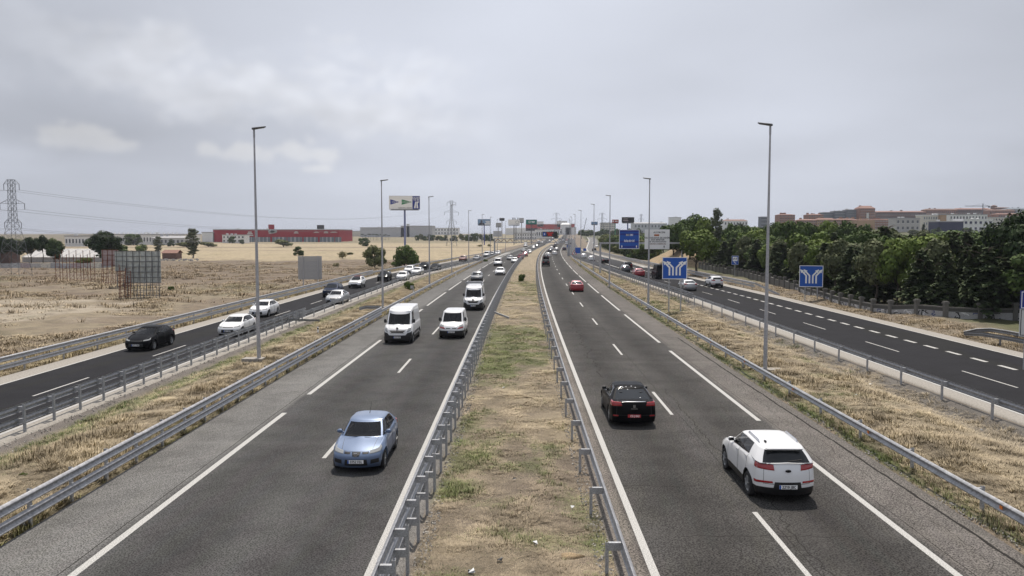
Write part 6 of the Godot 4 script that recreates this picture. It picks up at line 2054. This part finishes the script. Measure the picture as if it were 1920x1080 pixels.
func plate(t: Node3D, s: String, z: float, y: float, back: bool, red := false, tilt := 0.0, w := 0.52) -> void:
	var h := Node3D.new()
	var b := Basis() if back else Basis(Vector3.UP, PI)
	b = b * Basis(Vector3.RIGHT, tilt)
	var o := part("number_plate", panel(w, 0.115, 0.012), M.red if red else M.white, t, Vector3(0, y, z))
	o.basis = b
	h.free()
	words("lettering", s, 0.085, M.white if red else M.ink, o, Vector3(0.02, 0, 0.009), Basis(), true, 0.82)
	if not red: part("blue_band", panel(0.045, 0.113, 0.004), M.sign_blue, o, Vector3(-w / 2 + 0.024, 0, 0.007))

func build_cars() -> void:
	var L := {hatch = 3.98, golf = 4.3, saloon = 4.79, suv = 4.44, van = 5.4, minivan = 4.8}
	# kind, paint, across, along (nearest end), towards us, label, group
	var list := [
		["hatch", "blue", -5.18, 25.5, 1, "light blue metallic hatchback with a roof aerial, coming towards the camera"],
		["van", "white", -8.33, 56.02, 1, "white high roofed van in the left lane, the nearest of the vans"],
		["minivan", "white", -4.75, 58.89, 1, "small white van with red trim beside its headlights"],
		["van", "white", -4.28, 80.75, 1, "white high roofed van with a roof rack, behind the small white van"],
		["suv", "grey", -6.26, 128.07, 1, "dark grey pickup style car behind the van with the roof rack"],
		["saloon", "white", -2.9, 149.5, 1, "white saloon in the inner oncoming lane, right of the dark grey car"],
		["minivan", "white", -4.22, 191.3, 1, "white people carrier in the distance ahead of the white saloon"],
		["golf", "grey", -1.64, 233.5, 1, "dark hatchback in the distant left lane, left of the silver car"],
		["saloon", "silver", -0.21, 212.23, 1, "silver saloon in the distant inner lane"],
		["golf", "wine", 1.54, 243.25, 1, "dark red car close behind the distant silver saloon"],
		["suv", "red", 3.27, 271.59, 1, "bright red car behind the dark red one"],
		["golf", "white", 5.48, 315.72, 1, "white car behind the bright red one, on the oncoming side"],
		["saloon", "grey", 3.44, 343.62, 1, "grey saloon in the far left lane before the gantry"],
		["van", "white", 5.93, 467.5, 1, "white van passing under the left half of the truss gantry"],
		["golf", "silver", 9.47, 417.36, 1, "pale saloon under the truss gantry, right of the white van"],
		["suv", "black", 12, 449.5, 1, "black car under the message sign"],
		["van", "white", 17.6, 599.5, 1, "white box van just beyond the message sign"],
		["saloon", "black", 4.8, 31.82, 0, "black saloon with a red number plate and bird droppings on its roof"],
		["suv", "white", 7.86, 22.62, 0, "white SUV with roof rails and dark tail glass, nearest the camera"],
		["saloon", "red", 8.3, 106.84, 0, "dark red car driving away in the right lane"],
		["suv", "black", 7.29, 189.74, 0, "black SUV driving away in the left lane, ahead of the dark red car"],
		["golf", "black", 9.06, 235.86, 0, "black car ahead of the black SUV"],
		["golf", "white", 10.81, 265.41, 0, "white car just ahead of two black cars in the left lane"],
		["golf", "white", 14.33, 292, 0, "white car alone in the right lane, far off"],
		["golf", "grey", 14.49, 333.79, 0, "dark car left of the lone white car"],
		["golf", "white", 17.68, 389.5, 0, "small white car in the far left lane, driving away"],
		["saloon", "silver", 18.77, 365.12, 0, "silver car in the far right lane"],
		["golf", "black", 21.19, 441.01, 0, "black car beyond the far silver car"],
		["suv", "grey", 25.43, 508.2, 0, "grey car just past the gantry, driving away"],
		["suv", "navy", 22.42, 365.12, 0, "dark blue car on the merging lane near the blue arrow sign"],
		["van", "white", 35.66, 556.64, 0, "white van on the merging lane, far off"],
		["golf", "black", 39.78, 584.5, 0, "black car on the merging lane beside the far white van"],
		["golf", "black", -25.13, 52.44, 1, "black hatchback on the left service road, nearest the left edge"],
		["golf", "white", -21.82, 60.12, 1, "white hatchback with a black grille, second on the left service road"],
		["golf", "white", -24.05, 74.02, 1, "white hatchback partly hidden by the near left lamp post"],
		["saloon", "silver", -20.13, 87.8, 1, "silver saloon on the left service road beside a dark SUV"],
		["suv", "navy", -22.78, 97.41, 1, "dark blue SUV beside the silver saloon"],
		["suv", "white", -22.98, 113.65, 1, "white SUV with a red roof on the left service road"],
		["suv", "black", -21.7, 130.23, 1, "black car behind the second left lamp post"],
		["golf", "white", -18.97, 132.45, 1, "white car with a dark grille, right of the second left lamp"],
		["golf", "white", -21.08, 157.61, 1, "white hatchback, left one of two before the third left lamp"],
		["golf", "white", -18.6, 149.5, 1, "white hatchback, right one of two before the third left lamp"],
		["suv", "black", -19.84, 171.56, 1, "black SUV just left of the third left lamp"],
		["saloon", "black", -17.18, 169.07, 1, "black saloon just right of the third left lamp"],
		["suv", "rust", -14.85, 224.5, 1, "brownish red car on the service road by the fourth left lamp"],
		["saloon", "grey", -11.39, 233.5, 1, "grey saloon on the service road behind the brownish red car"],
		["minivan", "white", -9.57, 265.41, 1, "white car on the service road left of the white pillar"],
		["saloon", "grey", -8.37, 284.87, 1, "grey car on the merging road by the gantry post"],
		["golf", "white", -6.52, 295.7, 1, "white car on the merging road just past the gantry post"],
		["suv", "white", 29.19, 115.34, 0, "white SUV driving away on the right service road"],
		["saloon", "silver", 23.91, 108.85, 0, "pale silver car half hidden by the lane split sign"],
		["van", "black", 25.14, 137.15, 0, "black van behind the left edge of the lane split sign"],
		["saloon", "red", 22.58, 144.84, 0, "red car on the right service road under the blue overhead sign"],
		["golf", "grey", 22.43, 162, 0, "dark grey hatchback left of the red car on the service road"],
		["suv", "black", 24.68, 174.13, 0, "black SUV just ahead of the dark grey hatchback"],
		["saloon", "black", 23.61, 208.43, 0, "black car right of the gantry's left post"],
		["golf", "white", 21.87, 228.91, 0, "white car on the service road behind the fourth right lamp"],
		["golf", "white", 21.7, 253.85, 0, "white car on the service road near the warning sign"],
		["golf", "black", 34.98, 354.05, 0, "black car on the exit ramp"],
		["golf", "white", 44.06, 432.83, 0, "white car ahead of the black one on the exit ramp"],
		["suv", "silver", 51.76, 531.32, 0, "silver car higher up on the exit ramp"],
		["golf", "grey", 60.17, 668.07, 0, "dark car near the top of the exit ramp"],
		["golf", "white", 32, 599.5, 0, "white speck of a car far up the right lanes, left of the merging van"],
		["golf", "grey", 37.44, 668.07, 0, "grey speck of a car far up the right lanes"],
		["van", "white", 43.88, 730.75, 0, "white speck of a van far up the right lanes, beyond the grey one"],
		["golf", "red", 50.59, 790.04, 0, "red speck of a car far up the right lanes"],
		["golf", "white", 45.27, 817.68, 0, "white speck of a car at the far bend"],
		["golf", "black", 54.23, 913.56, 0, "black speck of a car at the far bend, right of the white one"],
		["golf", "white", 61.24, 866.17, 0, "white speck of a car farthest on the merging lane"],
		["golf", "silver", 70.45, 943.05, 0, "silver speck of a car farthest on the merging lane"],
		["golf", "black", 24.88, 631.93, 1, "black speck of an oncoming car beyond the message sign"],
		["golf", "white", 31.59, 740.01, 1, "white speck of an oncoming car at the far bend"],
		["van", "white", 38.45, 823.44, 1, "white speck of an oncoming van at the far bend"],
		["golf", "silver", 47.95, 958.52, 1, "silver speck of an oncoming car, farthest of all"],
		["golf", "white", 21.86, 642.36, 1, "white speck of an oncoming car left of the black speck"],
	]
	for k in list.size():
		var q: Array = list[k]
		var d: float = q[3]
		var len: float = L[q[0]]
		var on_left: bool = q[4] == 1
		var mid := d + len * 0.5
		var slant := heading(mid)
		if on_left and k > 30: slant += -0.07 if mid > 150.0 and mid < 340.0 else 0.0
		if not on_left and k > 48: slant += 0.035
		var x: float = q[2] + (bend(mid) - bend(d)) 
		var name: String = {hatch = "hatchback_car", golf = "hatchback_car", saloon = "saloon_car", suv = "suv_car", van = "van", minivan = "van"}[q[0]]
		var e := rise(mid)
		if k >= 58 and k <= 61: e = 0.0
		var t := vehicle(name, q[0], q[1], q[5], "van" if name == "van" else "car", Vector3(x, e, -mid), slant + (PI if on_left else 0.0), "vehicles driving on the motorway and its service roads", 2 if d < 90.0 else (1 if d < 180.0 else 0))
		dress(t, k, d)

func dress(t: Node3D, k: int, d: float) -> void:
	var m := MB.new()
	match k:
		0:
			plate(t, "0752 FSL", -2.012, 0.41, false)
			m.tube(Vector3(0, 1.42, 0.55), Vector3(0, 1.75, 0.95), 0.012, 0.006, 6)
			part("aerial", m.mesh(), M.black, t)
			m = MB.new()
			m.box(Vector3(0, 0.63, -1.995), Vector3(0.11, 0.11, 0.02), Basis(Vector3.RIGHT, -0.2))
			part("badge", m.mesh(), M.chrome, t)
			m = MB.new()
			for x in [-0.55, 0.05]: m.bar(Vector3(x, 0.98, -0.9), Vector3(x + 0.45, 1.0, -0.93), 0.012, 0.015)
			part("wiper", m.mesh(), M.black, t)
		1, 3:
			plate(t, "4193 GVD" if k == 1 else "7720 LKB", -2.74, 0.5, false)
			for y in 3:
				m = MB.new()
				m.box(Vector3(0, 0.80 + 0.09 * y, -2.685 + 0.012 * y), Vector3(1.0 + 0.12 * y, 0.03, 0.03))
				part("grille_bar", m.mesh(), M.chrome if k == 1 else M.trim, t)
			m = MB.new()
			m.box(Vector3(0, 1.1, -2.60), Vector3(0.16, 0.2, 0.02), Basis(Vector3.RIGHT, -0.3))
			part("badge", m.mesh(), M.chrome, t)
			for q in [[-0.7, 0.0, 1], [0.1, 0.0, 1]]:
				m = MB.new()
				m.bar(Vector3(q[0], 1.39, -1.88), Vector3(q[0] + 0.6, 1.44, -1.93), 0.02, 0.02)
				part("wiper", m.mesh(), M.black, t)
			if k == 3:
				for z in 7:
					m = MB.new()
					m.box(Vector3(0, 2.68, -1.1 + 0.6 * z), Vector3(1.7, 0.04, 0.05))
					m.box(Vector3(-0.75, 2.58, -1.1 + 0.6 * z), Vector3(0.04, 0.22, 0.04))
					m.box(Vector3(0.75, 2.58, -1.1 + 0.6 * z), Vector3(0.04, 0.22, 0.04))
					part("rack_bar", m.mesh(), M.galvanised, t)
				m = MB.new()
				for x in [-0.85, 0.85]: m.box(Vector3(x, 2.72, 0.7), Vector3(0.05, 0.06, 3.8))
				m.box(Vector3(0, 2.78, -1.2), Vector3(1.75, 0.12, 0.03))
				part("rack_rail", m.mesh(), M.galvanised, t)
		2:
			plate(t, "6618 DRT", -2.44, 0.52, false)
			m = MB.new()
			m.box(Vector3(-0.1, 1.12, -1.75), Vector3(0.5, 0.03, 0.09), Basis(Vector3.RIGHT, -0.35))
			part("air_intake", m.mesh(), M.trim, t)
		17:
			plate(t, "CD J 042", 2.42, 0.47, true, true)
			m = MB.new()
			m.box(Vector3(0, 0.86, 2.39), Vector3(0.1, 0.12, 0.02))
			m.box(Vector3(0, 0.76, 2.405), Vector3(0.26, 0.03, 0.01))
			part("badge", m.mesh(), M.chrome, t)
			var shell: Car = kinds.saloon.car
			for q in [[0.5, 14.6], [0.3, 15.3], [0.62, 15.2], [-0.4, 14.8], [-0.15, 15.6], [0.15, 12.2], [-0.35, 10.3]]:
				m = MB.new()
				var o: Vector3 = shell.look(shell.G, fposmod(shell.hn + q[0] * 6.0, shell.n), q[1])
				m.lathe([[0.032, -0.015], [0.026, 0.008], [0.0, 0.01]], o, Basis(Vector3(1, 0, 0), Vector3(0, 0, 1), Vector3(0, 1, 0)), 6)
				part("bird_dropping", m.mesh(), M.white, t)
			for s in [1.0, -1.0]:
				m = MB.new()
				var car: Car = kinds.saloon.car
				var last := Vector3.ZERO
				for z in 20:
					var zz := 1.5 + 2.4 * z / 19.0
					var h: float = 9.85 if z < 17 else 9.85 + (z - 16) * 0.9
					var o: Vector3 = car.look(car.G, car.cs(zz), h)
					o.x = (o.x + 0.006) * s
					if z: m.tube(last, o, 0.009, 0.009, 5, false)
					last = o
				part("window_chrome", m.mesh(), M.chrome, t)
		18:
			plate(t, "2219 JBC", 2.245, 0.52, true)
			for s in [1.0, -1.0]:
				m = MB.new()
				var last := Vector3.ZERO
				var car: Car = kinds.suv.car
				for z in 14:
					var zz := 1.9 + 1.75 * z / 13.0
					var o: Vector3 = car.look(car.G, car.cs(zz), 14.4)
					o = Vector3(o.x * s, o.y + (0.055 if z > 0 and z < 13 else 0.0), o.z)
					if z: m.tube(last, o, 0.02, 0.02, 8)
					last = o
				part("roof_rail", m.mesh(), M.chrome, t)
			m = MB.new()
			m.lathe([[0.085, 0.0], [0.08, 0.02], [0.0, 0.024]], Vector3(0, 0.98, 2.205), Basis(Vector3(1, 0, 0), Vector3(0, 0.5, 0), Vector3(0, 0, 1)), 16)
			part("badge", m.mesh(), M.trim, t)
			m = MB.new()
			m.box(Vector3(-0.4, 1.62, 1.3), Vector3(0.05, 0.05, 0.12))
			part("aerial", m.mesh(), M.trim, t)
			m = MB.new()
			m.bar(Vector3(0.0, 1.24, 2.14), Vector3(0.42, 1.28, 2.09), 0.02, 0.025)
			part("wiper", m.mesh(), M.black, t)
			m = MB.new()
			m.box(Vector3(0, 1.545, 1.80), Vector3(1.05, 0.03, 0.16), Basis(Vector3.RIGHT, 0.12))
			part("spoiler", m.mesh(), M.paint_white, t)
		37:
			m.box(Vector3(0, 1.655, 0.35), Vector3(1.0, 0.02, 1.5))
			part("roof_panel", m.mesh(), M.paint_wine, t)
		32, 33, 34, 35:
			plate(t, ["3347 FWN", "8051 LMH", "5526 KPC", "1904 CVS"][k - 32], -2.155 if k < 35 else -2.4, 0.42, false)

func blob(az: float, el: float, a: float, e: float, w: float, h: float) -> float:
	return clampf(1.0 - Vector2((az - a) / w, (el - e) / h).length(), 0.0, 1.0)

func build_sky() -> void:
	var w := 1536
	var h := 768
	var data := PackedFloat32Array()
	data.resize(w * h * 3)
	var n := FastNoiseLite.new()
	n.seed = 21; n.frequency = 0.035; n.fractal_octaves = 5
	var n2 := FastNoiseLite.new()
	n2.seed = 5; n2.frequency = 0.012; n2.fractal_octaves = 4
	for y in h:
		var el := 90.0 - 180.0 * (y + 0.5) / h
		if el < -2.0: el = -2.0
		for x in w:
			var az := fposmod(360.0 * (x + 0.5) / w + 180.0, 360.0) - 180.0   # the picture's left edge lies ahead
			if el <= -2.0 and x > 0:
				data[(y * w + x) * 3] = 0.34; data[(y * w + x) * 3 + 1] = 0.34; data[(y * w + x) * 3 + 2] = 0.36
				continue
			# cloud layer seen in perspective: features flatten towards the horizon
			var r := 34.0 / (sin(deg_to_rad(maxf(el, 0.0))) + 0.16)
			var px := sin(deg_to_rad(az)) * r
			var pz := -cos(deg_to_rad(az)) * r
			var a := n2.get_noise_2d(px, pz * 1.1)
			var b := n.get_noise_3d(px * 0.5, pz * 0.5, el)
			var side := exp(-pow((az - 3.0) / 24.0, 2.0))
			var t := 0.52 + 0.17 * side + (0.10 * a + 0.045 * b) * smoothstep(0.0, 5.0, el)
			t += 0.08 * smoothstep(12.0, 60.0, el)
			t -= 0.06 * smoothstep(5.0, 0.0, el) * (1.0 - side)
			# sunlit heaps of cloud in a band on the left
			var f1 := n.get_noise_2d(az * 16.0, el * 26.0)
			var f2 := n2.get_noise_2d(az * 8.0, el * 13.0)
			var mid := 9.4 - 0.11 * (az + 14.0)
			var band := smoothstep(3.4, 0.4, absf(el + 3.0 * f2 + 1.2 * f1 - mid)) * smoothstep(-36.0, -24.0, az) * smoothstep(2.0, -10.0, az)
			t += band * (0.085 + 0.10 * n.get_noise_2d(az * 7.0, el * 15.0 + 40.0))
			t -= 0.07 * smoothstep(0.2, 0.9, blob(az, el + 2.0 * f2, -30.0, 8.0, 11.0, 4.5))
			var heap := 0.0
			for q in [[-28.6, 5.75, 2.4, 1.25], [-26.6, 5.45, 1.7, 0.8], [-20.7, 5.4, 1.0, 0.9], [-18.5, 5.2, 2.2, 1.1], [-15.1, 5.4, 2.1, 1.35], [-13.2, 5.2, 1.8, 1.1], [-13.9, 4.4, 1.5, 0.5]]:
				var dy: float = el - q[1]
				var rr := Vector2((az - q[0]) / q[2], dy / q[3] * (2.2 if dy < 0.0 else 1.0)).length() - 0.55 * f1 - 0.3 * f2
				heap = maxf(heap, smoothstep(1.05, 0.55, rr) * (0.75 + 0.3 * clampf(dy / q[3], -0.6, 1.0)))
			t += 0.13 * heap
			t = maxf(t, 0.2)
			var warm := clampf(band * 0.5 + heap, 0.0, 1.0)
			data[(y * w + x) * 3] = t * lerpf(0.945, 0.985, warm)
			data[(y * w + x) * 3 + 1] = t * lerpf(0.995, 1.0, warm)
			data[(y * w + x) * 3 + 2] = t * lerpf(1.12, 1.045, warm)
	var im := Image.create_from_data(w, h, false, Image.FORMAT_RGBF, data.to_byte_array())
	var sm := PanoramaSkyMaterial.new()
	sm.panorama = ImageTexture.create_from_image(im)
	var sky := Sky.new()
	sky.sky_material = sm
	var e := Environment.new()
	e.background_mode = Environment.BG_SKY
	e.sky = sky
	e.tonemap_mode = Environment.TONE_MAPPER_LINEAR
	e.tonemap_exposure = 1.04
	e.fog_enabled = true
	e.fog_density = 0.00012
	e.fog_light_color = Color(0.80, 0.82, 0.87)
	e.sdfgi_enabled = true
	e.ssao_enabled = true
	e.ssil_enabled = true
	var we := WorldEnvironment.new()
	we.name = "world_environment"
	we.environment = e
	add_child(we)
	var sun := DirectionalLight3D.new()
	sun.name = "sun"
	sun.light_energy = 1.35
	sun.light_color = Color(1.0, 0.965, 0.92)
	sun.light_angular_distance = 1.5
	sun.shadow_enabled = true
	sun.rotation_degrees = Vector3(-63, 175, 0)
	add_child(sun)

func build_materials() -> void:
	var grain := ntex(1, 0.6, 0.1, 1.9, 1)
	var patch := ntex(2, 0.02, 0.86, 1.1, 4)
	var speck := ntex(4, 0.62, 0.0, 2.0, 1, 512)
	for k in [["asphalt", grain, 12.0], ["asphalt_coarse", speck, 14.0]]:
		var m := wear(mat(k[0], 1, 1, 1, 0.9), k[1], k[2], patch, 23.0)
		m.vertex_color_use_as_albedo = true
		m.metallic_specular = 0.28
	wear(mat("ramp", 0.2, 0.195, 0.19, 0.9), grain, 7.0)
	var tuft := ntex(6, 0.22, 0.45, 1.35, 3)
	var e := wear(mat("earth", 1, 1, 1, 0.95), tuft, 6.0, ntex(7, 0.03, 0.8, 1.15, 4), 31.0)
	e.vertex_color_use_as_albedo = true
	e.heightmap_enabled = true
	e.heightmap_texture = tuft
	e.heightmap_scale = 5.0
	wear(mat("concrete", 0.33, 0.305, 0.27, 0.9), ntex(8, 0.08, 0.75, 1.15, 4), 5.0)
	wear(mat("line", 0.62, 0.61, 0.58, 0.7), ntex(9, 0.2, 0.5, 1.15, 5), 4.0)
	wear(mat("rail_dark", 0.20, 0.205, 0.215, 0.55, 0.2), ntex(10, 0.05, 0.7, 1.12, 4), 4.0)
	mat("bitumen", 0.034, 0.032, 0.03, 0.9).metallic_specular = 0.1
	wear(mat("galvanised", 0.44, 0.45, 0.47, 0.5, 0.25), ntex(10, 0.09, 0.72, 1.12, 3), 2.5)
	wear(mat("rail", 0.40, 0.405, 0.42, 0.45, 0.3), ntex(10, 0.05, 0.7, 1.12, 4), 4.0)
	wear(mat("pole", 0.44, 0.44, 0.46, 0.5, 0.3), ntex(10, 0.05, 0.85, 1.08, 4), 4.0)
	mat("lamp_head", 0.10, 0.105, 0.11, 0.45)
	mat("lens", 0.16, 0.17, 0.16, 0.2)
	mat("black", 0.012, 0.012, 0.013, 0.6)
	mat("rubber", 0.02, 0.02, 0.021, 0.85)
	mat("trim", 0.014, 0.014, 0.015, 0.45)
	mat("rim", 0.42, 0.43, 0.44, 0.35, 0.7)
	mat("chrome", 0.7, 0.7, 0.72, 0.15, 1.0)
	var gl := mat("glass", 0.012, 0.014, 0.016, 0.04)
	gl.metallic_specular = 0.42
	var cg := mat("clear_glass", 0.0, 0.0, 0.0, 0.03)
	cg.transparency = BaseMaterial3D.TRANSPARENCY_ALPHA
	cg.albedo_color.a = 0.5
	cg.metallic_specular = 0.42
	mat("cabin", 0.03, 0.03, 0.032, 0.9)
	mat("seat", 0.055, 0.055, 0.06, 0.95)
	mat("skin", 0.42, 0.24, 0.17, 0.6)
	mat("shirt", 0.10, 0.12, 0.18, 0.9)
	mat("hair", 0.02, 0.015, 0.012, 0.8)
	mat("lamp_lens", 0.3, 0.31, 0.31, 0.1)
	paint("red_lens", 0.32, 0.008, 0.012, 0.0, 0.15)
	mat("amber", 0.75, 0.2, 0.02, 0.4)
	mat("white", 0.86, 0.86, 0.85, 0.55)
	mat("dull_white", 0.6, 0.6, 0.58, 0.7)
	mat("sign_blue", 0.004, 0.085, 0.42, 0.5)
	mat("deep_blue", 0.01, 0.03, 0.25, 0.5)
	mat("red", 0.45, 0.02, 0.025, 0.6)
	mat("ink", 0.03, 0.03, 0.035, 0.7)
	mat("rust", 0.16, 0.055, 0.03, 0.85)
	mat("orange", 0.75, 0.2, 0.02, 0.6)
	for p in [["white", 0.74, 0.745, 0.75, 0.0], ["blue", 0.105, 0.155, 0.26, 0.25], ["black", 0.006, 0.006, 0.007, 0.0], ["silver", 0.42, 0.43, 0.44, 0.55], ["grey", 0.10, 0.105, 0.115, 0.4], ["red", 0.30, 0.012, 0.025, 0.1], ["navy", 0.015, 0.022, 0.045, 0.2], ["wine", 0.14, 0.012, 0.02, 0.1], ["rust", 0.20, 0.05, 0.03, 0.1]]:
		paint("paint_" + p[0], p[1], p[2], p[3], p[4])
	for k in ["black", "navy", "wine"]:
		M["paint_" + k].clearcoat = 0.14
		M["paint_" + k].metallic_specular = 0.1
	M.paint_blue.roughness = 0.42
	var lf := mat("leaf", 1, 1, 1, 0.75)
	lf.vertex_color_use_as_albedo = true
	lf.backlight_enabled = true
	lf.backlight = Color(0.35, 0.38, 0.25)
	lf.metallic_specular = 0.3
	var gr := mat("blade", 1, 1, 1, 0.85)
	gr.vertex_color_use_as_albedo = true
	gr.backlight_enabled = true
	gr.backlight = Color(0.3, 0.3, 0.2)
	var gv := mat("gravel", 1, 1, 1, 0.9)
	gv.vertex_color_use_as_albedo = true
	mat("pole_dark", 0.12, 0.125, 0.13, 0.6, 0.2)
	mat("pole_blue", 0.16, 0.19, 0.36, 0.5)
	mat("leaf_green", 0.03, 0.22, 0.09, 0.6)
	wear(mat("bank", 0.42, 0.31, 0.18, 0.95), tuft, 5.0, ntex(7, 0.03, 0.75, 1.15, 4), 17.0)
	wear(mat("old_concrete", 0.17, 0.165, 0.15, 0.95), ntex(8, 0.08, 0.6, 1.2, 4), 2.5)
	wear(mat("bark", 0.10, 0.08, 0.06, 0.95), ntex(12, 0.1, 0.6, 1.2, 3), 2.0)
	wear(mat("pale_bark", 0.36, 0.33, 0.29, 0.95), ntex(12, 0.1, 0.6, 1.2, 3), 2.0)

func _ready() -> void:
	rng.seed = 7
	noise.seed = 3; noise.frequency = 0.05; noise.fractal_octaves = 3
	noise2.seed = 11; noise2.frequency = 0.05; noise2.fractal_octaves = 2
	var cam := Camera3D.new()
	cam.name = "camera"
	cam.position = Vector3(0, 7.8, 0)
	cam.rotation = Vector3(-0.0679, 0.004, 0)
	cam.fov = 39.6
	cam.near = 0.1
	cam.far = 9000.0
	add_child(cam)
	cam.current = true
	build_sky()
	build_materials()
	build_ground()
	build_roads()
	build_barriers()
	build_far()
	build_trees()
	build_grass()
	build_furniture()
	build_cars()
